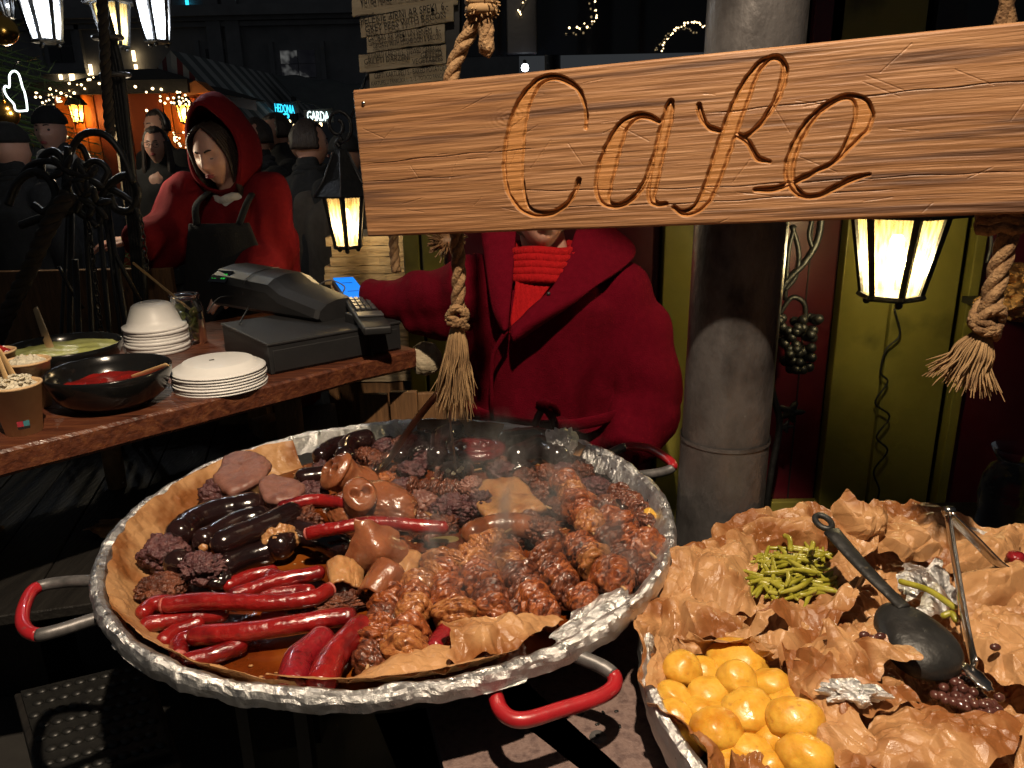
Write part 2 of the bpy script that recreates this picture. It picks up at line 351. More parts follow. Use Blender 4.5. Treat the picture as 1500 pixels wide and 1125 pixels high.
emit('neon_white', (.86, 1, .93), 3.2); emit('neon_cyan', (.03, .55, .85), 2.2); emit('neon_pale', (.75, 1, .95), 2.6)
emit('screen_blue', (.01, .25, 1), 1.1); emit('led_green', (.03, .75, .08), .55); emit('ember', (1, .35, .06), .6)
emit('screen_text', (.0, .09, .5), .6)
def pane_mat(name, c):                          # ribbed lantern glass: lets the bulb's light through, scattered
    m = bpy.data.materials.new(name); m.use_nodes = True; M[name] = m; n, l = m.node_tree.nodes, m.node_tree.links
    n.remove(n['Principled BSDF']); t = n.new('ShaderNodeBsdfTranslucent'); t.inputs[0].default_value = (*c, 1)
    tr = n.new('ShaderNodeBsdfTransparent'); g = n.new('ShaderNodeBsdfGlossy'); g.inputs['Roughness'].default_value = .2
    a = n.new('ShaderNodeMixShader'); a.inputs[0].default_value = .38; b = n.new('ShaderNodeMixShader'); b.inputs[0].default_value = .06
    l.new(t.outputs[0], a.inputs[1]); l.new(tr.outputs[0], a.inputs[2]); l.new(a.outputs[0], b.inputs[1]); l.new(g.outputs[0], b.inputs[2])
    l.new(b.outputs[0], n['Material Output'].inputs[0])
    tc = n.new('ShaderNodeTexCoord'); wv = n.new('ShaderNodeTexNoise'); mp = n.new('ShaderNodeMapping')
    mp.inputs['Scale'].default_value = (140, 140, 8); wv.inputs['Scale'].default_value = 1
    bp = n.new('ShaderNodeBump'); bp.inputs['Strength'].default_value = .8
    l.new(tc.outputs['Object'], mp.inputs[0]); l.new(mp.outputs[0], wv.inputs['Vector']); l.new(wv.outputs[0], bp.inputs['Height'])
    rp = n.new('ShaderNodeValToRGB'); rp.color_ramp.elements[0].position = .35; rp.color_ramp.elements[1].position = .62
    rp.color_ramp.elements[0].color = (c[0] * .5, c[1] * .42, c[2] * .3, 1); rp.color_ramp.elements[1].color = (*c, 1)
    l.new(wv.outputs[0], rp.inputs[0]); l.new(rp.outputs[0], t.inputs[0])
    l.new(bp.outputs[0], t.inputs['Normal']); l.new(bp.outputs[0], g.inputs['Normal'])
pane_mat('pane_warm', (.36, .29, .15)); pane_mat('pane_cool', (.30, .32, .36)); pane_mat('pane_amber', (1, .62, .2))

def paperize(name, c, k):                       # thin paper lets some light through
    m = M[name]; n, l = m.node_tree.nodes, m.node_tree.links; b = n['Principled BSDF']; t = n.new('ShaderNodeBsdfTranslucent'); mx = n.new('ShaderNodeMixShader')
    t.inputs[0].default_value = (*c, 1); mx.inputs[0].default_value = k; l.new(b.outputs[0], mx.inputs[1]); l.new(t.outputs[0], mx.inputs[2]); l.new(mx.outputs[0], n['Material Output'].inputs[0])
paperize('parchment', (.60, .27, .09), .2); paperize('parchment_oily', (.45, .18, .05), .3)
# ------------------------------------------------------------------ ground
g = MB(); g.add([(-40, -12, 0), (40, -12, 0), (40, 60, 0), (-40, 60, 0)], [(0, 1, 2, 3)])
struct(g.build('ground', 'ground', smooth=False))

# ------------------------------------------------------------------ sign board with carved word
SY0, SY1 = 1.34, 1.02
TL, BL = Py(515, 132, SY0), Py(537, 347, SY0)
TR, BR = Py(1500, 31, SY1), Py(1500, 313, SY1)
TR2, BR2 = TL + (TR - TL) * 1.12, BL + (BR - BL) * 1.12
SX = (TR - TL).normalized(); SN = SX.cross(Vector((0, 0, 1))).normalized()
if SN.y > 0: SN = -SN
# strokes: (x, y, half width) in the reading of the word, 1.5x photo pixels from (500, 20)
def zp(x, y): return (500 + x / 1.5, 20 + y / 1.5)
STROKES = [
 [(531, 250, 4), (533, 215, 4), (522, 172, 5), (495, 147, 6), (462, 139, 7), (430, 152, 9), (402, 190, 15), (384, 240, 20), (374, 300, 23), (371, 350, 23), (378, 395, 20), (395, 428, 12), (422, 441, 8), (455, 437, 6), (485, 417, 5), (503, 390, 5), (512, 365, 5)],
 [(690, 238, 5), (668, 226, 6), (640, 227, 8), (612, 248, 12), (590, 290, 17), (572, 340, 20), (562, 385, 18), (568, 415, 10), (592, 422, 6), (622, 408, 6), (650, 375, 6), (672, 325, 6)],
 [(718, 194, 7), (708, 230, 11), (694, 280, 12), (680, 330, 12), (668, 380, 11), (664, 408, 8), (676, 420, 6), (694, 418, 5)],
 [(712, 428, 5), (728, 438, 7), (752, 434, 9), (776, 410, 13), (800, 362, 15), (824, 300, 16), (850, 236, 16), (880, 172, 14), (908, 124, 9), (935, 100, 6), (958, 98, 6), (970, 116, 6), (964, 150, 7), (944, 194, 6), (914, 236, 5), (886, 262, 5), (866, 274, 5)],
 [(779, 200, 5), (781, 224, 6), (796, 248, 5), (828, 260, 5), (862, 270, 6), (882, 290, 6), (896, 318, 6), (922, 326, 4)],
 [(886, 388, 5), (926, 386, 6), (968, 372, 6), (1020, 346, 5), (1064, 322, 5), (1100, 280, 10), (1128, 240, 17), (1132, 205, 15), (1112, 184, 7), (1080, 188, 6), (1040, 212, 6), (1005, 250, 8), (978, 296, 9), (962, 345, 10), (966, 380, 8), (990, 402, 6), (1025, 398, 5), (1070, 376, 6), (1100, 362, 6), (1132, 354, 3)],
]
def build_sign():
    nu, nv = 1500, 320
    W_, H_ = (TR2 - TL).length, (TL - BL).length
    u = np.linspace(0, 1, nu)[:, None]; v = np.linspace(0, 1, nv)[None, :]
    tl, tr, bl, br = [np.array(q) for q in (TL, TR2, BL, BR2)]
    A = (tl * (1 - u)[..., None] + tr * u[..., None]) * v[..., None] + (bl * (1 - u)[..., None] + br * u[..., None]) * (1 - v)[..., None]
    X = np.broadcast_to(u * W_, (nu, nv)); Y = np.broadcast_to(v * H_, (nu, nv))
    n_ = np.array(SN); ex = (tr - tl) / W_
    def loc(px, py):                           # photo pixel -> metres on the board
        d = np.array(dirp(px, py)); c = np.array(CAM); t = ((tl - c) @ n_) / (d @ n_); p = c + d * t
        uu = ((p - tl) @ ex) / W_
        top, bot = tl + (tr - tl) * uu, bl + (br - bl) * uu
        return uu * W_, (p[2] - bot[2]) / (top[2] - bot[2]) * H_
    dep = np.zeros((nu, nv)); pxm = .00102 / 1.5
    rg = np.random.default_rng(3)
    wob = .0004 * np.sin(X * 160 + 3 * np.sin(Y * 110)) + .0003 * np.sin(Y * 310 + X * 90)
    INS = np.full((nu, nv), -1.)
    for st in STROKES:
        P = curve([(*loc(*zp(a, b)), (c * 1.12 + .8) * pxm) for a, b, c in st], 6)
        for a, b in zip(P[:-1], P[1:]):
            m_ = max(a.z, b.z) + .006
            i0, i1 = [int(q / W_ * (nu - 1)) for q in (min(a.x, b.x) - m_, max(a.x, b.x) + m_)]
            j0, j1 = [int(q / H_ * (nv - 1)) for q in (min(a.y, b.y) - m_, max(a.y, b.y) + m_)]
            s_ = (slice(max(i0, 0), i1 + 2), slice(max(j0, 0), j1 + 2))
            x, y = X[s_] - a.x, Y[s_] - a.y; ex_, ey_ = b.x - a.x, b.y - a.y; L = ex_ ** 2 + ey_ ** 2 + 1e-12
            t = np.clip((x * ex_ + y * ey_) / L, 0, 1); d = np.hypot(x - t * ex_, y - t * ey_) + wob[s_]
            hw = a.z + (b.z - a.z) * t
            ins = hw - d                                         # a V cut runs along both sides; between them the floor is pared flatter
            INS[s_] = np.maximum(INS[s_], ins)
    dep = np.clip(INS / .0030, 0, 1) * .0092 - np.clip((INS - .0030) / .0036, 0, 1) * .0056
    carve = np.clip(dep / .003, 0, 1)
    # scratches and cracks
    for _ in range(46):
        cx, cy, an, ln = rg.random() * W_, rg.random() * H_, rg.normal() * .5, .008 + .02 * rg.random()
        d = np.abs(-(X - cx) * math.sin(an) + (Y - cy) * math.cos(an)); s_ = np.abs((X - cx) * math.cos(an) + (Y - cy) * math.sin(an))
        dep += .0009 * np.clip(1 - d / .0009, 0, 1) * (s_ < ln)
    for y0, x0, x1, sl in ((.118, 0, .32, .02), (.062, .25, .95, -.015), (.16, .55, 1.02, .01), (.09, .0, .2, -.01), (.035, .3, .8, .005)):
        yy = y0 + sl * (X - x0) + .003 * np.sin(X * 9) + .0008 * np.sin(X * 71)
        dep += .0016 * np.clip(1 - np.abs(Y - yy) / .0011, 0, 1) * np.clip((X - x0) * 30, 0, 1) * np.clip((x1 - X) * 30, 0, 1)
    # raised grain
    gr = np.sin((Y + .006 * np.sin(X * 5 + 1) + .003 * np.sin(X * 13)) * 2 * math.pi / (.0085 + .004 * Y + .001 * np.sin(X * 2))) ** 3
    knot = np.hypot(X - .265, (Y - .175) * 1.6); gr = gr * (1.15 - Y / H_) + .8 * np.exp(-(knot / .03) ** 2) * np.sin(knot * 700 + 2 * np.sin(X * 40))
    A2 = A - n_ * (dep + .00026 * gr)[..., None]
    for e_ in (X, W_ - X, Y, H_ - Y): A2 = A2 - n_ * (.004 * np.clip(1 - e_ / .004, 0, 1) ** 2)[..., None]
    mb = MB(); mb.arr(A2)
    T = .042; back = [Vector(q) - SN * T for q in (BL, BR2, TR2, TL)]
    e0 = [Vector(A2[0, 0]), Vector(A2[-1, 0]), Vector(A2[-1, -1]), Vector(A2[0, -1])]
    for i in range(4): mb.add([e0[i], e0[(i + 1) % 4], back[(i + 1) % 4], back[i]], [(0, 1, 2, 3)])
    mb.add(back, [(0, 1, 2, 3)])
    me = mb.mesh('sign_board', 'pine')
    at = me.attributes.new('carve', 'FLOAT', 'POINT'); cv = np.zeros(len(me.vertices), 'f'); cv[:nu * nv] = carve.ravel(); at.data.foreach_set('value', cv)
    uvl = me.uv_layers.new(name='UVMap'); vi = np.empty(len(me.loops), 'i'); me.loops.foreach_get('vertex_index', vi)
    UV = np.zeros((len(me.vertices), 2), 'f'); UV[:nu * nv, 0] = X.ravel(); UV[:nu * nv, 1] = Y.ravel()
    UV[nu * nv:, 0] = np.array([v.co.x for v in me.vertices[nu * nv:]]); UV[nu * nv:, 1] = np.array([v.co.z + v.co.y for v in me.vertices[nu * nv:]])
    uvl.data.foreach_set('uv', UV[vi].ravel())
    root = thing('sign_board', 'thick pine board hung on ropes with the carved word Cafe', 'sign', BL)
    o = link('board', me, root, smooth=True)
    n1 = MB(); c = TL + (TR - TL) * .022 - Vector((0, 0, .022)) + SN * .001
    n1.ico(c, (.004, .002, .004), 1); n1.build('nail', 'steel', root)
    return root
build_sign()
BEAM_Z = 2.9
def on_sign(px):                                # point in the plane of the sign under pixel column px (plan)
    d = dirp(px, 240); t = ((TL - CAM).dot(SN)) / d.dot(SN); return CAM + d * t

# roof beam, posts and the work lamp that lights the food (all above or beside the frame)
fr = thing('stall_frame', 'rough timber stall frame with two posts carrying a beam above the sign', 'frame', (-1.75, 1.8, 0))
b0, b1 = Vector((-1.75, 1.80, BEAM_Z)), Vector((1.75, .70, BEAM_Z))
for p in (b0, b1): MB().box((p.x, p.y, BEAM_Z / 2 - .05), (.1, .1, BEAM_Z - .1)).build('post', 'brown_wood', fr, False, .004)
dv = (b1 - b0).normalized(); MB().tube([b0 - dv * .15, b1 + dv * .15], .085, 4, up=(0, 0, 1)).build('beam', 'brown_wood', fr, False)
LAMP = Vector((.08, .15, 3.05))
lm = thing('work_lamp', 'hooded metal work lamp on an arm above the food, with an added fill head', 'lamp', LAMP)
aim = (Vector((-.20, .95, .86)) - LAMP).normalized(); rq = Vector((0, 0, -1)).rotation_difference(aim).to_matrix()
MB().lathe([(.03, .10), (.045, .09), (.05, .05), (.10, -.06), (.102, -.06), (.055, .05), (.05, .095), (.0, .105)], 28, LAMP, rot=rq).build('lamp_shade', 'black_steel', lm)
hang = b0 + (b1 - b0) * ((LAMP.x - b0.x) / (b1.x - b0.x))
MB().tube([LAMP - aim * .09, LAMP + Vector((0, .05, .14)), (LAMP.x, hang.y, 3.1), (LAMP.x, hang.y, BEAM_Z)], .012, 8).build('arm', 'black_steel', lm)
MB().ico(LAMP - aim * .02, .03, 2).build('bulb', 'bulb_warm', lm)
sp = bpy.data.lights.new('lamp_light', 'SPOT'); sp.energy = 360; sp.color = (1, .80, .58); sp.spot_size = R(61); sp.spot_blend = .16; sp.shadow_soft_size = .03
so = bpy.data.objects.new('lamp_light', sp); COL.objects.link(so); so.parent = lm
so.matrix_parent_inverse = Matrix.Translation(-LAMP); so.matrix_world = Matrix.Translation(LAMP + aim * .03) @ rq.to_4x4()
so.matrix_basis = Matrix.Translation(LAMP + aim * .03) @ rq.to_4x4()

s2_ = bpy.data.lights.new('menu_fill', 'SPOT'); s2_.energy = 42; s2_.color = (1, .84, .66); s2_.spot_size = R(40); s2_.spot_blend = .7; s2_.shadow_soft_size = .03   # added weak fill spot that brightens the menu; no second head is seen
so = bpy.data.objects.new('menu_fill', s2_); COL.objects.link(so); so.parent = lm; so.matrix_parent_inverse = Matrix.Translation(-LAMP)
L2_ = LAMP + Vector((-.22, .02, .02)); aim2 = (Vector((-.4, 2.5, 1.75)) - L2_).normalized(); rq2 = Vector((0, 0, -1)).rotation_difference(aim2).to_matrix()
so.matrix_basis = Matrix.Translation(L2_ + aim2 * .03) @ rq2.to_4x4()
MB().lathe([(.02, .07), (.03, .06), (.035, .03), (.07, -.05), (.071, -.05), (.038, .03), (.03, .065), (.0, .07)], 24, L2_, rot=rq2).build('lamp_shade', 'black_steel', lm)  # housing modelled round the added fill spot
MB().ico(L2_ - aim2 * .015, .02, 2).build('bulb', 'bulb_warm', lm); MB().tube([L2_ - aim2 * .06, LAMP - aim * .09], .01, 8).build('arm', 'black_steel', lm)

# ------------------------------------------------------------------ ropes with knots and tassels
def rope(label, top, bottom, tassel, seed, r=.0116, topknot=None):
    rnd = random.Random(seed)
    root = thing('hanging_rope', label, 'rope', tassel[1], 'ropes holding the sign')
    for s_ in strands(top + bottom, r): MB().tube(s_, r * .62, 8).build('strand', 'rope', root)
    k = Vector(bottom[-1]); ax = (Vector(tassel[0]) - k).normalized()
    u = ax.orthogonal().normalized(); v = ax.cross(u); mb = MB()
    for j in range(3):
        ph = j * 2.1; P = []
        for i in range(26):
            a = 2 * math.pi * i / 26
            q = u * math.cos(a) * r * 1.35 + v * math.sin(a) * r * 1.35 + ax * (r * (.9 * math.sin(a * (1 if j else 2) + ph) + (j - 1) * .75))
            P.append(k + q + ax * r * .6)
        for s2 in range(3):
            mb.tube([p + (u * math.cos(s2 * 2.1 + i) + ax * math.sin(s2 * 2.1 + i)) * r * .28 for i, p in enumerate(P)], r * .42, 7, closed=True)
    mb.build('knot', 'rope', root)
    a, b = Vector(tassel[0]), Vector(tassel[1]); spread = tassel[2]; t = MB()
    L = (b - a).length; ax = (b - a).normalized(); u = ax.orthogonal().normalized(); v = ax.cross(u)
    for i in range(190):
        an, rr_ = rnd.random() * 6.283, math.sqrt(rnd.random()); e = rnd.uniform(.72, 1.06); o_ = u * math.cos(an) + v * math.sin(an)
        w1, w2 = rnd.gauss(0, .006), rnd.gauss(0, .006)
        p = [a + o_ * r * 1.0 * rr_, a + ax * L * .28 + o_ * (r * 1.2 + spread * .22) * rr_, a + ax * L * .62 * e + o_ * spread * .62 * rr_ + u * w1, a + ax * L * e + o_ * spread * rr_ + u * w2 + v * w1]
        t.tube(curve(p, 4), [.0014] * 11 + [.0008, .0006], 4, cap=False)
    t.build('tassel', 'fibre', root)
    return root
def bs(px, py, off=.055): return on_sign(px) * 0 + (lambda d: CAM + d * (((TL - SN * off - CAM).dot(SN)) / d.dot(SN)))(dirp(px, py))
tp = bs(712, -20); tp2 = Vector((tp.x + .02, tp.y, BEAM_Z))
r1 = rope('frayed hemp rope with knotted tassel hanging in front of the red coat', [tp2, tp, bs(708, 8), bs(690, 42), bs(662, 108), bs(660, 200)], [bs(668, 330), bs(672, 400), bs(670, 458)],
     (bs(670, 480), bs(668, 604), .036), 1)
mb = MB(); rnd = random.Random(5)
c = bs(705, 2)
for i in range(60):
    d = Vector((rnd.gauss(.2, .5), rnd.gauss(-.3, .3), rnd.gauss(-.5, .4))).normalized(); mb.tube([c, c + d * .016, c + d * .03 + Vector((0, 0, -.006))], .0012, 4, cap=False)
for i in range(3): mb.tube([c + Vector((math.cos(a / 8 * 6.283) * .018, math.sin(a / 8 * 6.283) * .018, .012 * i - .012)) for a in range(8)], .009, 7, closed=True)
mb.build('rope_end', 'fibre', r1)
tp = bs(1478, -20); rope('hemp rope whose tassel swings out before the olive door', [Vector((tp.x, tp.y, BEAM_Z)), tp, bs(1480, 100)], [bs(1478, 320), bs(1462, 400), bs(1447, 462)],
     (bs(1438, 492), bs(1402, 566), .05), 2, r=.0132)
mb = MB(); c = bs(1465, 318, .06)
for j in range(3): mb.tube([c + Vector((math.cos(a / 10 * 6.283) * .024, math.sin(a / 10 * 6.283) * .018, .011 * j - .014 + .004 * math.sin(a * 2))) for a in range(10)], .009, 7, closed=True)
tag(mb.build('rope_loop', 'rope'), 'coil of rope tucked under the sign above the swinging tassel', 'rope')

# ------------------------------------------------------------------ work table, its lower neighbours
TZ = .742
tb = thing('work_table', 'worn brown metal table carrying the potato pan', 'table', (.3, .95, 0))
# two sheets that meet in a visible seam
s0, s1 = Pz(770, 1062, TZ), Pz(870, 1140, TZ); sd = (s1 - s0).normalized(); sx = lambda y: s0.x + sd.x / sd.y * (y - s0.y)
tl_ = Pz(742, 1108, TZ).x
MB().hexa([(tl_, .50, TZ - .03), (sx(.50) - .0015, .50, TZ - .03), (sx(1.32) - .0015, 1.32, TZ - .03), (tl_ - .22, 1.32, TZ - .03)],
          [(tl_, .50, TZ), (sx(.50) - .0015, .50, TZ), (sx(1.32) - .0015, 1.32, TZ), (tl_ - .22, 1.32, TZ)]).build('top_sheet', 'table_top', tb, False, .001)
MB().hexa([(sx(.50) + .0015, .50, TZ - .03), (1.15, .50, TZ - .03), (1.15, 1.32, TZ - .03), (sx(1.32) + .0015, 1.32, TZ - .03)],
          [(sx(.50) + .0015, .50, TZ), (1.15, .50, TZ), (1.15, 1.32, TZ), (sx(1.32) + .0015, 1.32, TZ)]).build('top_sheet', 'table_top', tb, False, .001)
for x, y in ((.06, .55), (1.1, .55), (.0, 1.27), (1.1, 1.27)): MB().box((x, y, .356), (.05, .05, .712)).build('leg', 'black_steel', tb, False)
for px, py, r_ in ((876, 1079, .011),):
    c = Pz(px, py, TZ + .0012); MB().lathe([(0, .0012), (r_, .0012), (r_ + .001, -.001)], 20, c).build('rivet', 'worn_grey', tb)
    MB().ico(c + Vector((0, 0, .002)), (.004, .003, .002), 1, fn=lambda d: 1 + .4 * nz(d, 3)).build('rivet_core', 'black_steel', tb)
for px, py in ((853, 1047), (875, 1061), (884, 1044), (903, 1042), (908, 1064)):
    c = Pz(px, py, TZ + .001); tag(MB().box(c, (.006, .003, .002), Matrix.Rotation(random.random() * 3, 3, 'Z')).build('crumb', 'black_steel'), 'small burnt crumb on the brown metal table', 'crumb', 'crumbs on the table')

# ring stands under the pans
def stand(name, c, r, z0, z1, label):
    t = thing(name, label, 'stand', (c[0], c[1], z0))
    P = [(c[0] + r * math.cos(a / 32 * 6.2832), c[1] + r * math.sin(a / 32 * 6.2832), z1 - .008) for a in range(32)]
    MB().tube(P, .008, 6, closed=True).build('ring', 'black_steel', t)
    for a in ((.5, 2.1, 3.7, 5.3) if z0 else (1.75, 2.6, 3.6, 4.3)): MB().box((c[0] + r * math.cos(a), c[1] + r * math.sin(a), (z0 + z1 - .008) / 2), (.02, .02, z1 - .008 - z0)).build('foot', 'black_steel', t, False)
PC = Vector((-.21, 1.25, 0)); PR = .485
stand('pan_stand', PC, .3, 0, .786, 'black ring stand hidden under the big meat pan')
TC = Vector((.60, .832, 0)); TRD = .425
stand('pan_stand', TC, .3, TZ, .766, 'black ring stand hidden under the potato pan')

# ------------------------------------------------------------------ pans, foil and paper linings
def ring_sheet(c, prof, a0, a1, nth, npf, seed, amp, closed=False, f0=9, f1=60, edge0=0., edge1=0., dz=0.):
    th = np.linspace(a0, a1, nth, endpoint=not closed); P = np.array(prof); L = np.r_[0, np.cumsum(np.hypot(*np.diff(P, axis=0).T))]
    rg = np.random.default_rng(seed); ph = rg.random(8) * 6.28
    jag = lambda k: sum(np.sin(th * f + ph[(i + k) % 8]) / (1 + .35 * i) for i, f in enumerate((5, 11, 19, 37, 61))) * .4
    e0, e1 = edge0 * jag(0), edge1 * jag(3); s_ = np.linspace(0, 1, npf)
    S = (e0[:, None] * (1 - s_) + (L[-1] + e1[:, None] - 0) * s_)
    S = np.clip(S, -.05, L[-1] + .05)
    r_ = np.interp(S, L, P[:, 0]); z = np.interp(S, L, P[:, 1])
    dr, dzv = np.gradient(r_, axis=1), np.gradient(z, axis=1); ln = np.hypot(dr, dzv) + 1e-9; nr, nz_ = -dzv / ln, dr / ln
    base = np.stack([r_ * np.cos(th)[:, None], r_ * np.sin(th)[:, None], z], -1)
    h = crumple(base.reshape(-1, 3), seed, 10, f0, f1, .8).reshape(r_.shape) * amp
    r2 = r_ + nr * h; z2 = z + nz_ * h + dz
    return np.stack([c[0] + r2 * np.cos(th)[:, None], c[1] + r2 * np.sin(th)[:, None], z2], -1)
def solid(o, t, off=0):
    m_ = o.modifiers.new('thick', 'SOLIDIFY'); m_.thickness = t; m_.offset = off; return o
def handle(root, pts, r, nred, mats=('red_paint', 'worn_grey')):
    C = curve(pts, 8); k = len(C); mb = MB(); a, b = int(k * nred[0]), int(k * nred[1])
    mb.tube(C[:a + 1], r, 10, 1); mb.tube(C[a:b + 1], r * 1.02, 10, 0); mb.tube(C[b:], r, 10, 1)
    return mb.build('handle', list(mats), root)
pan = thing('meat_pan', 'huge round black steel pan of sausages and meat with red handles', 'pan', (PC.x, PC.y, .786))
MB().lathe([(0, .79), (.395, .79), (.472, .876), (.477, .876), (.40, .786), (0, .786)], 96, (PC.x, PC.y, 0)).build('pan_body', 'black_steel', pan)
hz = .862
handle(pan, [Pz(146, 850, .868), Pz(90, 853, hz), Pz(52, 862, hz), Pz(36, 888, hz), Pz(34, 915, hz), Pz(50, 929, hz), Pz(80, 925, hz), Pz(150, 903, .86)], .0095, (.28, .74))
handle(pan, [Pz(718, 985, .862), Pz(724, 1012, .85), Pz(735, 1042, .842), Pz(764, 1055, .84), Pz(820, 1040, .84), Pz(880, 1020, .84), Pz(901, 1000, .842), Pz(888, 980, .85), Pz(832, 955, .862)], .0098, (.16, .82))
handle(pan, [Pz(880, 672, .872), Pz(915, 655, .88), Pz(950, 657, .88), Pz(984, 678, .88), Pz(975, 690, .87), Pz(925, 698, .868)], .0095, (.2, .7))
PROF = [(.34, .798), (.400, .800), (.444, .842), (.463, .871), (.470, .884), (.479, .889), (.486, .886), (.490, .876), (.488, .860)]
o = MB().arr(ring_sheet(PC, PROF, 0, 2 * math.pi, 900, 50, 11, .0034, True, 16, 130, 0, .010), True).build('foil_lining', 'foil', smooth=False, fix=False)
tag(o, 'crinkled silver foil lining folded over the rim of the meat pan', 'foil'); solid(o, .0006)
def ang(px, py, z=.86): p = Pz(px, py, z) - PC; return math.atan2(p.y, p.x)
def pan_paper(a0, a1, seed, prof, label, amp=.004, m_='parchment', e0=.010, e1=.007):
    n_ = max(40, int(abs(a1 - a0) * 130))
    o = MB().arr(ring_sheet(PC, prof, a0, a1, n_, 40, seed, amp, False, 18, 70, e0, e1)).build('parchment_liner', m_, smooth=False, fix=False)
    solid(o, .0005); return tag(o, label, 'paper')
PP = [(.372, .808), (.394, .815), (.432, .846), (.455, .878), (.467, .892)]
pan_paper(R(128), R(262), 21, PP, 'brown baking paper lining the pan beside black puddings and red sausages', e1=.01)
pan_paper(R(258), R(297), 22, [(.39, .830), (.42, .852), (.451, .884), (.467, .895)], 'strip of brown baking paper along the pan front below the skewers', .003, e1=.006)
pan_paper(R(66), R(92), 23, [(.39, .812), (.436, .85), (.458, .882), (.468, .892)], 'grease stained baking paper in the pan behind the coiled sausage', .004, 'parchment_oily')
pan_paper(R(38), R(58), 24, [(.385, .812), (.43, .85), (.456, .882), (.467, .892)], 'grease stained baking paper strip beside the rolled foil', .004, 'parchment_oily')
# a loose fold of paper standing up at the front of the pan
def sheet4(q, nu, nv, seed, amp, f0=20, f1=80, bulge=0., jag=.01):
    q = [np.array(p) for p in q]; u = np.linspace(0, 1, nu)[:, None, None]; v = np.linspace(0, 1, nv)[None, :, None]
    r_ = np.random.default_rng(seed); ph = r_.random(12) * 6.28; W_ = lambda s, k: jag * sum(np.sin(s * f + ph[k + i]) / (i + 1) for i, f in enumerate((4, 9, 17)))
    A = (q[0] * (1 - u) + q[1] * u) * (1 - v) + (q[3] * (1 - u) + q[2] * u) * v
    du, dv_ = (q[1] - q[0] + q[2] - q[3]) / 2, (q[3] - q[0] + q[2] - q[1]) / 2; n_ = np.cross(du, dv_); n_ /= np.linalg.norm(n_)
    if n_[2] < 0: n_ = -n_
    du /= np.linalg.norm(du); dv_ /= np.linalg.norm(dv_)
    A = A + dv_ * ((v - .5) * 2 * W_(u, 0)) + du * ((u - .5) * 2 * W_(v, 4))
    an = r_.random() * 3.14; dd = du * math.cos(an) + dv_ * math.sin(an); Fp = A.reshape(-1, 3); Fs = Fp - np.outer(Fp @ dd, dd) * .74      # folds run long one way
    h = (.85 * crumple(Fs, seed, 8, f0 * .65, f0 * 1.5, .7) + .26 * crumple(Fp, seed + 500, 8, f0 * 1.5, f1, .8)).reshape(nu, nv, 1) * amp * 3.0 + bulge * np.sin(np.pi * u) * np.sin(np.pi * v)
    return A + n_ * h
def paper(q, seed, amp, label, m_='parchment', nu=90, nv=80, bulge=0., jag=.01, name='parchment_sheet', cat='paper', f0=20, f1=80, smooth=False, grp=None):
    o = MB().arr(sheet4(q, nu, nv, seed, amp, f0, f1, bulge, jag)).build(name, m_, smooth=smooth, fix=False); solid(o, .0006)
    return tag(o, label, cat, grp)
paper([Pz(648, 975, .885), Pz(770, 950, .885), Pz(822, 893, .885), Pz(664, 905, .90)], 31, .006, 'loose fold of brown baking paper between the skewers and the foil rim', bulge=.01, jag=.007, nu=90, nv=60)
paper([Pz(505, 1000, .872), Pz(655, 985, .885), Pz(672, 930, .885), Pz(560, 965, .868)], 32, .004, 'narrow paper strip along the front rim by the dark sausages', bulge=.004, jag=.005)
br = MB(); br.lathe([(0, .834), (.2, .834), (.38, .834), (.430, .834)], 120, (PC.x, PC.y, 0))
tag(br.build('broth', 'broth', fix=True), 'shiny brown-orange broth pooled in the meat pan', 'broth')
def wad(c, rad, seed, label, m_='parchment', amp=.28, sub=5, rotz=0., f0=.8, f1=6, cat='paper', name='parchment_wad', flat=True, grp=None, zs=1.):
    f0, f1 = f0 * 1.5, f1 * 1.6; V, F = ICO(sub); V = np.array(V); Vs = V * np.array([1, 1, .45]); h = .7 * crumple(Vs, seed, 8, f0 * .8, f0 * 1.8, .7) + .28 * crumple(V, seed + 400, 8, f0 * 1.6, f1, .8)
    X = V * (1 + amp * 1.8 * h)[:, None] * np.array(rad); a = rotz; X = X @ np.array([[math.cos(a), math.sin(a), 0], [-math.sin(a), math.cos(a), 0], [0, 0, 1]])
    mb = MB(); mb.add((X + np.array(c)).tolist(), F); o = mb.build(name, m_, smooth=not flat, fix=False)
    return tag(o, label, cat, grp)
wad(Pz(824, 652, .885), (.03, .026, .036), 41, 'crushed silver foil lump on the pan rim before the red coat', 'foil', .3, name='foil_lump', cat='foil', f1=5)
wad(Pz(880, 905, .862), (.075, .03, .016), 42, 'flattened foil fold hanging off the pan rim towards the potatoes', 'foil', .3, name='foil_fold', cat='foil', rotz=.7, f1=5)

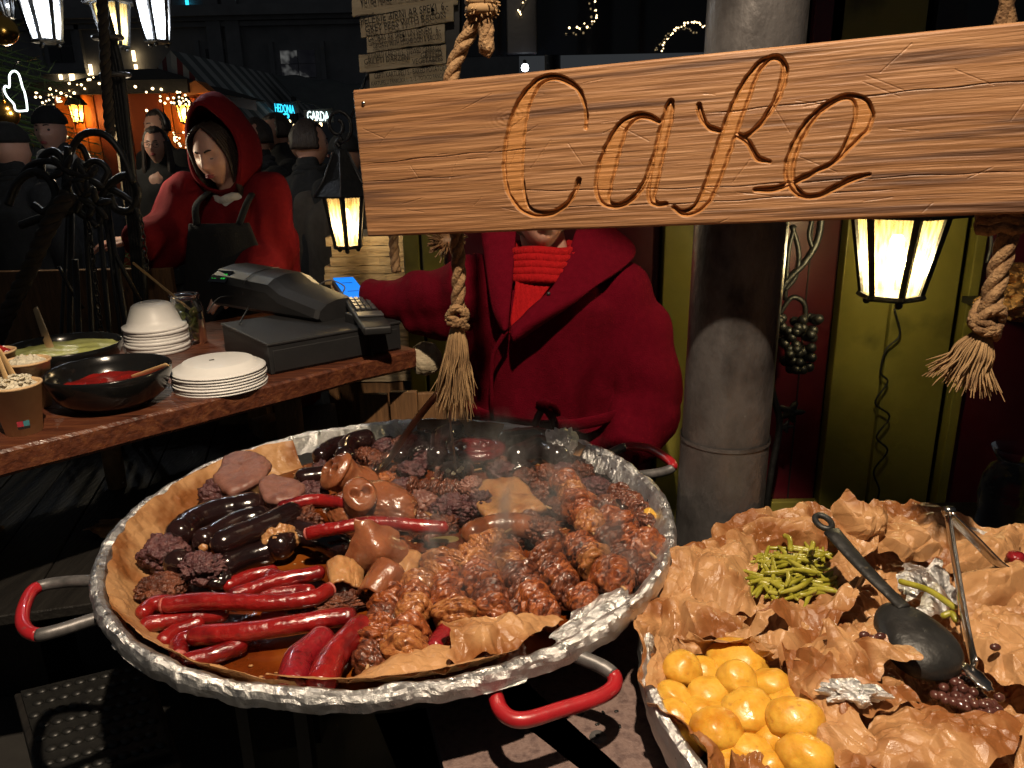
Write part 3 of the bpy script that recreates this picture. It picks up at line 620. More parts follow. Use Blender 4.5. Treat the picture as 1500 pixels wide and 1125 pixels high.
# ------------------------------------------------------------------ sausages
def sausage(pts, r, z, m_='sausage', label='', cut=(0, 0), grp=None, name='sausage', seed=0, n=14, lump=.11):
    """pts: photo pixels; z: height (one, or one per point)"""
    zz = z if hasattr(z, '__len__') else [z] * len(pts)
    C = curve([Pz(a, b, c) for (a, b), c in zip(pts, zz)], 10)
    rr_ = [r * (1 + lump * noise.noise(p * 22 + Vector((seed, 0, 0))) + lump * .4 * noise.noise(p * 80 + Vector((seed, 0, 0)))) for p in C]
    C = [p + Vector((noise.noise(p * 14 + Vector((seed, 1, 0))), noise.noise(p * 14 + Vector((seed, 5, 0))), 0)) * r * .35 for p in C]
    root = thing(name, label, 'sausage', C[0] - Vector((0, 0, r)), grp)
    mb = MB(); mb.tube(C, rr_, n, round_=5); o = mb.build('casing', m_, root)
    for e, (p, q, rad) in enumerate(((C[0], C[1], rr_[0]), (C[-1], C[-2], rr_[-1]))):
        if cut[e]:
            d = (p - q).normalized(); m2 = MB(); qt = Vector((0, 0, 1)).rotation_difference(d).to_matrix()
            m2.lathe([(rad * .80, rad * .50), (rad * .90, rad * .56), (rad * .82, rad * .78), (rad * .5, rad * .98), (rad * .25, rad * .92), (0, rad * .95)], 14, p, rot=qt)
            m3 = m2.build('cut_end', 'sausage_cut', o)
    return root
SG = 'thin red sausages'; TH = 'thin glossy red sausage lying in the broth of the meat pan'
rs = .0122
sausage([(248, 886), (300, 881), (390, 884), (455, 878), (478, 866)], rs * 1.05, [.872, .874, .874, .872, .87], label='long thin red sausage with pale cut ends lying across the broth', cut=(1, 1), seed=1)
sausage([(210, 897), (222, 886), (240, 882), (262, 884)], rs, .855, label='short bent red sausage end tucked under the long one by the paper', seed=2)
sausage([(215, 916), (262, 907), (325, 900)], rs, .85, 'sausage', 'red sausage resting against the paper just below the long cut one', seed=3)
sausage([(288, 931), (350, 926), (430, 915), (512, 902)], rs * 1.12, [.858, .866, .87, .868], label='long plump red sausage slanting above the open broth', seed=4)
for i, (p, z) in enumerate([([(275, 969), (320, 958), (352, 946)], .85), ([(345, 872), (400, 853), (466, 838)], .862), ([(335, 858), (372, 843), (398, 838)], .848), ([(385, 873), (430, 868), (452, 868)], .848),
                            ([(240, 938), (262, 924), (292, 914)], .846), ([(262, 958), (264, 940), (300, 928)], .848), ([(392, 850), (398, 842), (412, 846)], .862), ([(390, 905), (420, 898), (452, 896)], .842)]):
    sausage(p, rs * (1 if i < 6 else .85), z, label=TH, grp=SG, seed=10 + i, cut=(1 if i == 5 else 0, 0))
sausage([(430, 998), (440, 965), (472, 938)], .0205, .858, 'sausage_wine', 'thick wine-red sausage with a pink cut end beside the front paper', (1, 0), seed=20)
sausage([(470, 1000), (486, 962), (526, 920)], .0195, .866, 'sausage', 'thick bright red sausage beside the front paper, right of the wine-red one', (0, 0), seed=21)
sausage([(456, 781), (490, 774), (560, 766), (648, 773)], rs * .95, [.905, .912, .915, .905], 'sausage', 'bright red sausage laid over the pig ear with a pink cut end', (1, 0), seed=22)
sausage([(415, 742), (460, 732), (505, 738)], rs * .95, .90, 'sausage', 'short dull red sausage between the black puddings and the snout', seed=23)
sausage([(640, 948), (655, 925), (668, 910)], rs * 1.2, .86, 'sausage_wine', 'stub of wine-red sausage wedged between skewers and the paper fold', (0, 0), seed=24)
BG = 'black puddings'
def pud(p, r, z, label, seed): return sausage(p, r, z, 'blood_sausage', label, seed=seed, grp=None, name='black_pudding', lump=.12)
pud([(268, 783), (285, 762), (330, 748), (372, 742)], .026, .878, 'fat glossy black pudding nearest the paper lining', 31)
pud([(300, 792), (345, 768), (378, 758)], .022, .872, 'black pudding squeezed between two longer ones', 32)
pud([(322, 797), (370, 778), (425, 755)], .0235, .886, 'glossy black pudding lying in front of the liver slices', 33)
pud([(330, 828), (360, 816), (398, 806)], .022, .856, 'small black pudding half sunk beside the red sausages', 34)
pud([(408, 800), (430, 780), (470, 790), (500, 800)], .024, .866, 'dark pudding tucked under the bright red sausage', 35)
pud([(445, 700), (480, 695), (520, 688)], .02, .868, 'dark sausage between the liver slices and the pig snout', 36)
for i, (p, r_, z) in enumerate([([(505, 668), (516, 650), (534, 644)], .024, .868), ([(470, 668), (490, 655), (506, 650)], .022, .862), ([(590, 668), (600, 648), (622, 640)], .022, .862), ([(640, 668), (650, 640), (668, 632)], .025, .866), ([(760, 668), (790, 655), (815, 668)], .028, .866), ([(745, 645), (780, 640), (805, 650)], .024, .874)]):
    sausage(p, r_, z, 'blood_sausage', 'dark sausage in the shaded back of the meat pan', grp='dark sausages at the back', name='black_pudding', seed=40 + i, lump=.15)
# coiled sausage
c = Pz(700, 664, .866); P = []
for i in range(90):
    t = i / 89; a = t * 2.6 * 2 * math.pi; rad = .012 + .048 * t; P.append((c.x + rad * math.cos(a) * 1.05, c.y + rad * math.sin(a), .872 + .008 * (1 - t)))
tag(MB().tube(P, .0115, 12, round_=4).build('coiled_sausage', 'coil_sausage_shaded'), 'dark maroon sausage coiled in a flat spiral at the back of the pan, darkened for the shade there', 'sausage')

# ------------------------------------------------------------------ meat pieces
def lump(c, rad, seed, m_, label, cat='meat', name='meat_piece', amp=.22, fs=1.6, rot=(0, 0, 0), sub=5, rid=0., grp=None, parent=None):
    V, F = ICO(sub); mb = MB(); Rm = Matrix.Rotation(rot[2], 3, 'Z') @ Matrix.Rotation(rot[0], 3, 'X') @ Matrix.Rotation(rot[1], 3, 'Y')
    def fn(d):
        k = 1 + amp * fbm(d, fs, seed) * .6 + amp * .25 * fbm(d, fs * 4, seed + 3)
        if rid: k -= rid * (1 - abs(noise.noise(d * 3.2 + Vector((seed, 2, 1))))) ** 6
        return k
    mb.ico(c, rad, sub, fn, Rm, 0); o = mb.build(name, m_, parent, fix=False)
    return tag(o, label, cat, grp) if parent is None else o
def slab(pts, z, th, seed, m_, label, name='meat_slice', tilt=(0, 0), cat='meat', rim=None, sharp=False):
    """flat rounded slice with an outline given in photo pixels"""
    C = curve([Pz(a, b, z) for a, b in pts + pts[:1]], 6)[:-1]
    if sharp: Q_ = [Pz(a, b, z) for a, b in pts]; C = [Q_[i].lerp(Q_[(i + 1) % len(Q_)], k / 8) for i in range(len(Q_)) for k in range(8)]
    c = sum(C, Vector()) / len(C); mb = MB(); rings = []
    for k, (s_, dz) in enumerate(((.0, th * .5), (.2, th * .5), (.4, th * .48), (.6, th * .5), (.75, th * .5), (.88, th * .46), (.97, th * .3), (1, 0), (.97, -th * .3), (.8, -th * .5), (0, -th * .5))):
        rings.append([c + (p - c) * s_ + Vector((0, 0, dz + tilt[0] * (p.x - c.x) * s_ + tilt[1] * (p.y - c.y) * s_)) + Vector((0, 0, .0045)) * fbm((c + (p - c) * s_) * 55, 1, seed) + (p - c) * (.10 * noise.noise(p * 45 + Vector((seed, 0, 0))) * s_) for p in C])
    A = np.array([[tuple(v) for v in r_] for r_ in rings]); mb.arr(A.transpose(1, 0, 2), True)
    return tag(mb.build(name, m_), label, cat)
slab([(312, 700), (330, 676), (362, 669), (392, 677), (394, 692), (368, 708), (330, 716)], .90, .02, 3, 'liver', 'large oval slice of grey-brown liver leaning by the paper', tilt=(0, .12))
slab([(378, 708), (400, 702), (445, 712), (440, 724), (412, 734), (384, 728)], .898, .016, 4, 'liver', 'smaller liver slice lying before the oval one', tilt=(0, .1))
lump(Pz(330, 722, .868), (.05, .03, .03), 6, 'crumb_meat', 'dark crumbly meat under the liver slices', amp=.4)
lump(Pz(240, 812, .862), (.04, .034, .034), 7, 'crumb_meat', 'dark purple pudding chunk against the paper lining', amp=.35, rid=.2)
lump(Pz(262, 826, .872), (.024, .02, .024), 17, 'blood_sausage', 'shiny round end of a burst black pudding', amp=.1)
lump(Pz(296, 832, .874), (.036, .03, .024), 8, 'crumb_meat', 'broken open pudding piece showing its crumbly purple inside', amp=.45, fs=2.2, rid=.25)
lump(Pz(318, 848, .856), (.025, .02, .018), 18, 'blood_sausage', 'small dark pudding scrap above the red sausages', amp=.2)
lump(Pz(236, 862, .856), (.04, .034, .022), 9, 'kebab_dark', 'browned round meat patty at the edge of the paper', amp=.2, rid=.25)
lump(Pz(410, 790, .872), (.03, .022, .024), 10, 'pork_fat', 'pale fatty scrap under the bright red sausage', amp=.45, rot=(.3, .2, .5))
lump(Pz(298, 804, .88), (.008, .006, .009), 14, 'pork_fat', 'tiny pale fat crumb on the black pudding', amp=.3, sub=3)
lump(Pz(440, 762, .872), (.04, .03, .028), 13, 'kebab_dark', 'dark meat chunk beneath the pork pieces', amp=.4, rid=.3)
lump(Pz(455, 722, .866), (.035, .025, .024), 15, 'crumb_meat', 'dark meat chunk behind the short red sausage', amp=.4, rid=.3)

# pig snouts: tube-like muzzle with disc and two nostrils
def snout(c, axis, r, L, seed, label):
    root = thing('pig_snout', label, 'meat', Vector(c) - Vector((0, 0, r)))
    ax = Vector(axis).normalized(); u = Vector((0, 0, 1)); u = (u - ax * u.dot(ax)).normalized(); v = ax.cross(u)
    nu, nv = 44, 64; A = np.zeros((nv, nu, 3))
    for i in range(nu):
        t = i / (nu - 1)
        # from the back of the muzzle to the centre of the disc
        if t < .7: s_ = t / .7; pos = -L + L * s_; rad = r * (1.25 - .35 * s_ + .1 * math.sin(s_ * 9)) + (r * .16 if s_ > .9 else 0)
        else: s_ = (t - .7) / .3; pos = r * .18 * math.sin(min(1, s_ * 3) * math.pi / 2) - r * .05 * s_; rad = r * 1.06 * max(0, 1 - s_) ** .8
        for j in range(nv):
            a = 2 * math.pi * j / nv; o_ = u * math.cos(a) * 1.0 + v * math.sin(a) * .86
            p = Vector(c) + ax * pos + o_ * rad
            q = o_ * rad; n1 = math.hypot(q.dot(v) - r * .36, q.dot(u) + r * .02); n2 = math.hypot(q.dot(v) + r * .36, q.dot(u) + r * .02)
            if t > .66:
                for nn in (n1, n2): p -= ax * r * .55 * math.exp(-(nn / (r * .22)) ** 4); p += ax * r * .05 * math.exp(-((nn - r * .36) / (r * .12)) ** 2)
            p += o_ * .12 * r * fbm(p, 26, seed)
            A[j, i] = p
    mb = MB(); mb.arr(A, True); mb.build('muzzle', 'pork_skin', root); return root
snout(Pz(489, 688, .925), (-.55, -.42, .70), .034, .085, 51, 'boiled pig snout pointing up at the back of the pork pieces')
snout(Pz(528, 722, .925), (.28, -.45, .82), .031, .09, 52, 'boiled pig snout with dark nostrils above the pig ear')
lump(Pz(560, 735, .885), (.075, .045, .035), 53, 'pork_skin', 'smooth brown piece of boiled pig cheek behind the ear', amp=.18, rot=(0, .1, -.5))
lump(Pz(520, 745, .875), (.05, .05, .035), 54, 'pork_skin', 'boiled pork piece under the snouts', amp=.2)
# ear: a curved pointed flap
def flap(q, bul, seed, m_, label, nu=40, nv=40, th=.006, name='pig_ear', fold=.0):
    A = sheet4(q, nu, nv, seed, .0012, 8, 18, bul, .004)
    o = MB().arr(A).build(name, m_, fix=False); solid(o, th); s_ = o.modifiers.new('s', 'SUBSURF'); s_.levels = s_.render_levels = 1
    return tag(o, label, 'meat')
flap([Pz(496, 838, .862), Pz(620, 830, .864), Pz(578, 780, .915), Pz(524, 757, .950)], .034, 55, 'pork_skin', 'large pointed boiled pig ear draped over the meat', nu=50, nv=50)
lump(Pz(556, 812, .862), (.055, .04, .03), 56, 'pork_skin', 'boiled pork piece hidden under the pig ear', amp=.2)
def curl(c, r, L, a0, a1, tilt, m_, label, seed, th=.004, name='pork_rind', wave=.2):
    nu, nv = 50, 14; A = np.zeros((nu, nv, 3)); Rm = Matrix.Rotation(tilt[2], 3, 'Z') @ Matrix.Rotation(tilt[0], 3, 'X')
    for i in range(nu):
        a = a0 + (a1 - a0) * i / (nu - 1)
        for j in range(nv):
            t = j / (nv - 1) - .5; rr_ = r * (1 + wave * math.sin(a * 2.3 + seed) + .3 * t)
            A[i, j] = Vector(c) + Rm @ Vector((rr_ * math.cos(a), L * t, rr_ * math.sin(a) * .8)) + Vector((0, 0, .003)) * fbm((a, t, seed), 2, seed)
    o = MB().arr(A).build(name, m_, fix=False); solid(o, th); return tag(o, label, 'meat')
curl(Pz(505, 848, .868), .024, .05, -.3, 3.4, (.2, 0, .2), 'pork_fat', 'pale wavy curl of pork rind above the dark scraps', 3)
curl(Pz(556, 858, .87), .03, .055, .2, 3.3, (.3, 0, -.5), 'pork_skin', 'brown curl of pork rind beside the first skewer', 5, .006)
curl(Pz(590, 835, .862), .024, .045, .1, 3.0, (.2, 0, -.3), 'pork_fat', 'flat scrap of pork rind beside the pig ear', 6, .005)
lump(Pz(500, 885, .85), (.045, .018, .016), 57, 'kebab_dark', 'blackened meat scraps between sausages and skewers', amp=.5, rid=.4, rot=(0, 0, .5))
lump(Pz(430, 893, .846), (.03, .014, .01), 58, 'kebab_dark', 'dark burnt scrap between two red sausages', amp=.5, rid=.4)

# ------------------------------------------------------------------ skewers
CH = []
for s_ in range(9):
    mb = MB()
    def fn(d, s_=s_):
        k = 1 + .20 * fbm(d, 1.0, s_ * 5, 2) + .035 * fbm(d, 4, s_ + 30)
        w_ = d.x * 2.6 + .8 * noise.noise(d * 1.3 + Vector((s_ * 2, 0, 0)))          # folded slices across the stick
        k += -.22 * (1 - abs(math.sin(w_ * 1.6 + s_))) ** 3 - .14 * (1 - abs(noise.noise(d * 1.7 + Vector((s_ * 3, 1, 4))))) ** 8
        return k
    mb.ico((0, 0, 0), 1, 5, fn); CH.append(mb)
KM = ('kebab', 'kebab_pale', 'kebab_dark'); CHM = {(i, m_): CH[i].mesh('meat_chunk', m_ + '_chunk') for i in range(9) for m_ in KM}
for me in CHM.values(): me.polygons.foreach_set('use_smooth', [True] * len(me.polygons))
def chunk(root, p, d, rx, rl, m_, rnd):
    me = CHM[(rnd.randrange(9), m_)]; o = bpy.data.objects.new('meat_chunk', me); COL.objects.link(o); o.parent = root
    q = Vector((1, 0, 0)).rotation_difference(d).to_matrix() @ Matrix.Rotation(rnd.random() * 6.28, 3, 'X') @ Matrix.Rotation(rnd.gauss(0, .25), 3, 'Z')
    o.matrix_parent_inverse = Matrix.Translation(-root.location)
    o.matrix_basis = Matrix.LocRotScale(p, q.to_euler(), (rl, rx * rnd.uniform(.88, 1.12), rx * rnd.uniform(.82, 1.05)))
def skewer(a, b, wpx, m_, label, seed, z=.868, za=None, tail=.012, mix=()):
    rnd = random.Random(seed); A, B = Pz(*a, za or z), Pz(*b, z); d = (B - A).normalized(); L = (B - A).length
    r_ = wpx / 2 * .00112; root = thing('meat_skewer', label, 'skewer', (A + B) / 2 - Vector((0, 0, r_)))
    MB().tube([A - d * tail * 2, B + d * tail], .0022, 8).build('stick', 'stick', root)
    n_ = max(2, round(L / (r_ * 1.05)))
    for i in range(n_):
        t = (i + .5) / n_; chunk(root, A + (B - A) * t + Vector((rnd.gauss(0, .0025), rnd.gauss(0, .0025), rnd.gauss(0, .003))), d, r_ * rnd.uniform(.92, 1.08), L / n_ * rnd.uniform(.60, .80), rnd.choice(mix) if mix and rnd.random() < .5 else m_, rnd)
    return root
skewer((578, 862), (540, 972), 48, 'kebab_dark', 'dark glazed meat skewer next to the thick bright red sausage', 61, .864, mix=('kebab',))
skewer((612, 852), (592, 965), 58, 'kebab', 'orange-brown meat skewer, second from the thick red sausage', 62, .868, mix=('kebab_pale',))
skewer((640, 822), (664, 915), 58, 'kebab', 'meat skewer with fine pale grain ending at the paper fold', 63, .87, mix=('kebab_pale',))
skewer((735, 783), (628, 846), 40, 'kebab_pale', 'pale orange skewer lying crosswise above the others', 64, .882)
skewer((692, 822), (732, 905), 58, 'kebab', 'brown meat skewer running down to the loose paper fold', 65, .872, mix=('kebab_dark', 'kebab_pale'))
skewer((735, 812), (800, 905), 56, 'kebab', 'reddish meat skewer left of the two pale ones', 66, .868, mix=('kebab_pale', 'kebab_dark'))
skewer((788, 818), (858, 886), 56, 'kebab', 'knobbly reddish skewer reaching the foil rim', 67, .87, mix=('kebab_dark',))
skewer((838, 792), (910, 858), 58, 'kebab_pale', 'fat pale golden meat skewer beside the foil rim', 68, .872, mix=('kebab',))
skewer((828, 704), (868, 778), 56, 'kebab', 'orange meat skewer steaming at the back near the foil', 69, .876, mix=('kebab_pale',))
skewer((880, 748), (955, 812), 54, 'kebab_dark', 'browned skewer pressed against the foil wall', 70, .872, mix=('kebab',))
skewer((885, 792), (948, 846), 50, 'kebab_dark', 'charred skewer with bare stick tip by the foil wall', 71, .862, tail=.03)
skewer((850, 745), (915, 800), 46, 'kebab', 'meat skewer between the orange one and the browned one', 72, .858)
skewer((700, 850), (760, 905), 44, 'kebab', 'meat skewer half hidden under its neighbours by the paper fold', 73, .852, mix=('kebab_dark',))
skewer((770, 760), (812, 800), 46, 'kebab_dark', 'short dark skewer behind the reddish ones', 74, .862)
skewer((745, 720), (800, 742), 40, 'kebab_dark', 'dark steaming skewer behind the fat slab', 75, .862)
skewer((600, 712), (690, 722), 38, 'kebab_dark', 'shadowed skewer lying behind the pink meat', 76, .858)
skewer((590, 748), (640, 790), 44, 'kebab_dark', 'dark skewer beside the pig ear', 77, .852)
skewer((690, 690), (640, 700), 34, 'kebab_dark', 'dim skewer in the steam at the back', 78, .856)
skewer((905, 720), (948, 768), 44, 'kebab_dark', 'dark meat skewer at the pan edge below the oily paper', 80, .858)
lump(Pz(665, 745, .866), (.045, .032, .028), 81, 'crumb_meat', 'pinkish rough meat piece in the middle of the pan', amp=.35, rid=.3)
lump(Pz(690, 715, .87), (.026, .022, .026), 82, 'liver', 'round meat piece behind the fat slab', amp=.3, rid=.2)
lump(Pz(705, 740, .876), (.026, .022, .03), 83, 'crumb_meat', 'meat knuckle with a hollow in it', amp=.4, rid=.4)
slab([(694, 735), (708, 708), (762, 706), (802, 744), (750, 754), (712, 756)], .882, .016, 5, 'pork_fat', 'flat pale slab of fat pork in the middle of the pan', tilt=(0, .1), sharp=True)
sausage([(690, 782), (715, 772), (755, 768), (785, 775)], .022, .876, 'pork_skin', 'brown smooth sausage-like pork roll in the middle', seed=84, name='pork_roll', lump=.2)
lump(Pz(795, 778, .876), (.03, .024, .026), 85, 'kebab_dark', 'dark meat knuckle beside the pork roll', amp=.4, rid=.4)
lump(Pz(625, 765, .85), (.05, .03, .014), 86, 'pork_fat', 'pale meat scrap floating beside the bay leaf', amp=.35)
lump(Pz(950, 760, .862), (.014, .012, .02), 87, 'potato', 'orange carrot piece against the foil wall', amp=.3, sub=4)
for i, (x, y, m_) in enumerate([(605, 688, 'crumb_meat'), (560, 705, 'kebab'), (640, 668, 'crumb_meat'), (660, 690, 'liver'), (735, 690, 'crumb_meat'), (770, 700, 'kebab_dark'), (795, 720, 'kebab_dark'), (815, 745, 'kebab_dark'), (620, 735, 'liver'), (870, 800, 'kebab_dark'), (560, 690, 'kebab_dark'), (590, 715, 'crumb_meat'), (650, 765, 'kebab_dark'), (745, 790, 'kebab_dark'), (905, 770, 'kebab_dark'), (815, 820, 'kebab_dark'), (680, 860, 'kebab_dark'), (630, 880, 'kebab_dark'), (572, 900, 'kebab_dark')] + [(x_, y_, ('kebab_dark', 'crumb_meat', 'kebab_dark', 'blood_sausage')[i_ % 4]) for i_, (x_, y_) in enumerate(((540, 668), (562, 656), (585, 652), (612, 658), (655, 655), (625, 674), (690, 642), (722, 640), (850, 692), (872, 712), (892, 738), (842, 682), (555, 676), (472, 690), (730, 682), (762, 688), (800, 694), (825, 692), (930, 790), (915, 748)))]):
    lump(Pz(x, y, .85), (.032, .026, .022), 90 + i, m_, 'dark chunk of stewed meat among the skewers', amp=.4, rid=.35, sub=4, grp='stewed meat chunks')
lf = MB(); c = Pz(650, 790, .868); lf.ico(c, (.026, .019, .0012), 3, lambda d: 1 + .1 * math.sin(d.x * 3), Matrix.Rotation(-.2, 3, 'X'))
tag(lf.build('bay_leaf', 'bay_leaf'), 'olive bay leaf floating beside the bright red sausage', 'leaf')
rnd = random.Random(9); mb = MB()
for i in range(420):
    a, q = rnd.random() * 6.283, .42 * math.sqrt(rnd.random()); mb.ico((PC.x + q * math.cos(a), PC.y + q * math.sin(a), .8355), (rnd.uniform(.001, .004), rnd.uniform(.001, .003), .0012), 1)
tag(mb.build('herb_bits', 'pork_fat'), 'specks of fat and herbs floating on the broth', 'crumbs', kind='stuff')
# tongs standing in the meat pan
tg = thing('serving_tongs', 'long steel tongs standing in the meat pan behind the tassel', 'tongs', Pz(560, 690, .87))
J = Pz(655, 560, 1.06)
def arm(root, P, w_, m_='reddened_steel', t=.0018):
    C = [Vector(p) for p in P]; MB().tube(curve(C, 6), [w_] * ((len(C) - 1) * 6 + 1), 8, sq=(1, .28), up=(0, -.5, .8)).build('arm', m_, root)
arm(tg, [J, Pz(610, 615, .97), Pz(575, 665, .895), Pz(550, 694, .872)], .009)
arm(tg, [J, Pz(660, 620, .965), Pz(668, 692, .872)], .0085)
MB().ico(J, (.012, .012, .014), 2).build('joint', 'reddened_steel', tg)
for k in range(4): MB().tube([Pz(562 - k * 4, 678 + k * 1, .885), Pz(550 - k * 3, 696 + k, .868)], .002, 6).build('tooth', 'steel', tg)
mb = MB(); rnd = random.Random(3)
for x, y in ((664, 694), (672, 690), (676, 686), (656, 690)): mb.ico(Pz(x, y, .878), rnd.uniform(.004, .006), 2, lambda d: 1 + .4 * fbm(d, 2, 3))
mb.build('grease', 'horseradish', tg)
# ------------------------------------------------------------------ the potato pan: body, foil, crumpled paper
pt = thing('vegetable_pan', 'round steel pan full of crumpled paper pouches with potatoes and beans', 'pan', (TC.x, TC.y, .766))
MB().lathe([(0, .77), (.37, .77), (TRD, .842), (TRD + .005, .842), (.374, .766), (0, .766)], 80, (TC.x, TC.y, 0)).build('pan_body', 'black_steel', pt)
PROF2 = [(.36, .778), (.40, .80), (TRD - .006, .842), (TRD + .003, .850), (TRD + .012, .845), (TRD + .014, .825), (TRD + .006, .79), (TRD - .012, .757)]
o = MB().arr(ring_sheet(TC, PROF2, 0, 2 * math.pi, 760, 48, 12, .0042, True, 16, 120, 0, .010), True).build('foil_lining', 'foil', smooth=False, fix=False)
tag(o, 'dull crinkled foil wrapped round the rim of the potato pan', 'foil'); solid(o, .0006)
POT = Pz(1085, 1040, .80); BEA = Pz(1168, 846, .82); PEA = Pz(1402, 1015, .82)
def liner():
    nr, nt = 230, 700; rr_ = np.linspace(0, 1, nr)[None, :]; th = np.linspace(0, 2 * math.pi, nt, endpoint=False)[:, None]
    ph = np.random.default_rng(4).random(6) * 6.28
    edge = .436 + .008 * np.sin(th * 7 + ph[0]) + .006 * np.sin(th * 17 + ph[1]) + .004 * np.sin(th * 41 + ph[2])
    r_ = edge * rr_; X = TC.x + r_ * np.cos(th); Y = TC.y + r_ * np.sin(th)
    Z = .822 + .048 * np.clip((rr_ - .72) / .28, 0, 1) ** 1.3 + 0 * th
    for c, d, s_ in ((POT, .055, .125), (BEA, .025, .075), (PEA, .028, .075)):
        q = np.hypot(X - c.x, (Y - c.y) * 1.05); Z = Z - d * np.clip(1.25 - (q / s_) ** 2 * .9, 0, 1)
        Z = Z + .018 * np.exp(-((q - s_ * 1.35) / .022) ** 2) * (rr_ < .93)
    P = np.stack([X, Y, Z], -1); F = P.reshape(-1, 3)
    Pp = np.stack([th * .36 + 0 * r_, r_ * .5, Z * 1.], -1).reshape(-1, 3); wr_ = np.clip(rr_ * 1.6, 0, 1)
    h = .6 * wr_ * crumple(Pp, 77, 9, 14, 34, .7).reshape(Z.shape) + (.45 + .3 * (1 - wr_)) * crumple(F, 79, 9, 18, 70, .8).reshape(Z.shape); flat = np.clip((np.hypot(X - POT.x, Y - POT.y) - .06) / .08, .25, 1)
    P[..., 2] += h * .026 * flat
    k = crumple(F, 78, 6, 16, 40, .8).reshape(Z.shape) * .006; P[..., 0] += k; P[..., 1] += np.roll(k, 40, 0)
    return P
o = MB().arr(liner(), True).build('parchment_liner', 'parchment', smooth=False, fix=False); solid(o, .0006)
tag(o, 'wide crumpled baking paper lining the potato pan', 'paper')
# paper standing around the pouches
S4 = lambda *q: [Pz(*p) for p in q]
paper(S4((985, 862, .85), (1095, 905, .85), (1112, 818, .862), (1012, 803, .862)), 101, 0.009, 'round crumpled paper wad between the green beans and the meat pan', bulge=0.05, jag=.008, nu=110, nv=100, f0=18, f1=80)
paper(S4((972, 908, .852), (1065, 940, .858), (1092, 892, .872), (990, 872, .866)), 102, 0.009, 'low creased paper fold above the potatoes', bulge=0.022, jag=.008, nu=110, nv=100, f0=18, f1=80)
paper(S4((1215, 806, .858), (1302, 806, .858), (1292, 742, .918), (1230, 730, .932)), 103, 0.011, 'tall crumpled paper peak behind the black ladle handle', bulge=0.022, jag=.008, nu=110, nv=100, f0=18, f1=80)
paper(S4((1283, 818, .858), (1372, 818, .858), (1366, 764, .892), (1290, 758, .908)), 104, 0.011, 'crumpled paper bunch between the ladle and the tongs', bulge=0.03, jag=.008, nu=110, nv=100, f0=18, f1=80)
paper(S4((1388, 842, .852), (1510, 842, .858), (1495, 782, .888), (1395, 792, .884)), 105, 0.009, 'crumpled paper roll at the far rim past the tongs', bulge=0.036, jag=.008, nu=110, nv=100, f0=18, f1=80)
paper(S4((1408, 898, .852), (1530, 892, .858), (1515, 828, .882), (1402, 845, .872)), 106, 0.009, 'broad paper fold right of the tongs', bulge=0.036, jag=.008, nu=110, nv=100, f0=18, f1=80)
paper(S4((985, 812, .862), (1100, 768, .875), (1110, 800, .842), (1020, 850, .842)), 111, .005, 'paper edge standing along the far rim before the steel pole', bulge=.006, jag=.006)
paper(S4((1090, 772, .872), (1235, 752, .888), (1225, 830, .842), (1110, 812, .84)), 112, .007, 'paper edge standing behind the green beans', bulge=.008, jag=.008)
paper(S4((1215, 770, .90), (1290, 770, .90), (1275, 868, .85), (1205, 845, .85)), 113, .008, 'creased paper slope under the ladle handle', bulge=.01, jag=.01)
paper(S4((1095, 900, .872), (1235, 905, .88), (1290, 860, .872), (1185, 872, .858)), 114, .010, 'creased ridge of paper in front of the green beans', bulge=.016, jag=.01, nu=90)
paper(S4((1115, 940, .865), (1215, 985, .885), (1300, 905, .885), (1200, 895, .872)), 115, .011, 'crumpled paper below the green bean ridge', bulge=.014, jag=.01, nu=90)
paper(S4((1180, 1000, .87), (1235, 1082, .862), (1346, 1020, .886), (1210, 935, .892)), 116, .010, 'big curled paper flap over a scrap of foil', bulge=.022, jag=.012, nu=100, nv=90)
paper(S4((1205, 935, .895), (1290, 985, .89), (1348, 965, .90), (1280, 925, .898)), 117, .008, 'upper lip of the big paper flap beside the ladle', bulge=.012, jag=.008)
paper(S4((1330, 1030, .868), (1210, 1130, .855), (1400, 1180, .87), (1500, 1065, .866)), 118, .008, 'smooth oily sheet of paper in front of the grey peas', 'parchment', bulge=.018, jag=.008, nu=110, nv=90)
paper(S4((1405, 905, .862), (1450, 990, .858), (1530, 990, .88), (1510, 880, .875)), 119, .009, 'loose paper sheet beside the tongs tip', bulge=.014, jag=.008, nu=90)
paper(S4((1150, 960, .855), (1190, 1130, .842), (1290, 1130, .862), (1235, 1000, .872)), 120, .009, 'paper wall between the potatoes and the big flap', 'parchment', bulge=.012, jag=.008, nu=90)
paper(S4((960, 925, .862), (945, 1010, .856), (985, 1020, .815), (1000, 945, .82)), 121, .005, 'paper wall left of the potatoes along the foil rim', bulge=.004, jag=.005)
paper(S4((1000, 925, .872), (1145, 950, .872), (1105, 975, .835), (1010, 955, .84)), 122, .008, 'puckered paper edge above the potatoes', bulge=.012, jag=.006)
paper(S4((1330, 905, .868), (1370, 830, .868), (1410, 850, .866), (1395, 905, .862)), 123, .006, 'crumpled foil sheet showing between ladle and tongs', 'foil', bulge=.012, jag=.008, name='foil_sheet', cat='foil', f0=20, f1=120)
paper(S4((1305, 870, .862), (1335, 825, .866), (1375, 815, .868), (1345, 880, .862)), 124, .006, 'bright foil scrap beside the ladle neck', 'foil', bulge=.008, jag=.008, name='foil_sheet', cat='foil', f0=20, f1=120)
wad(Pz(1250, 1015, .892), (.032, .014, .012), 125, 'small shiny foil scrap on the big paper flap', 'foil', .4, name='foil_scrap', cat='foil', rotz=-.3, f0=1, f1=6)
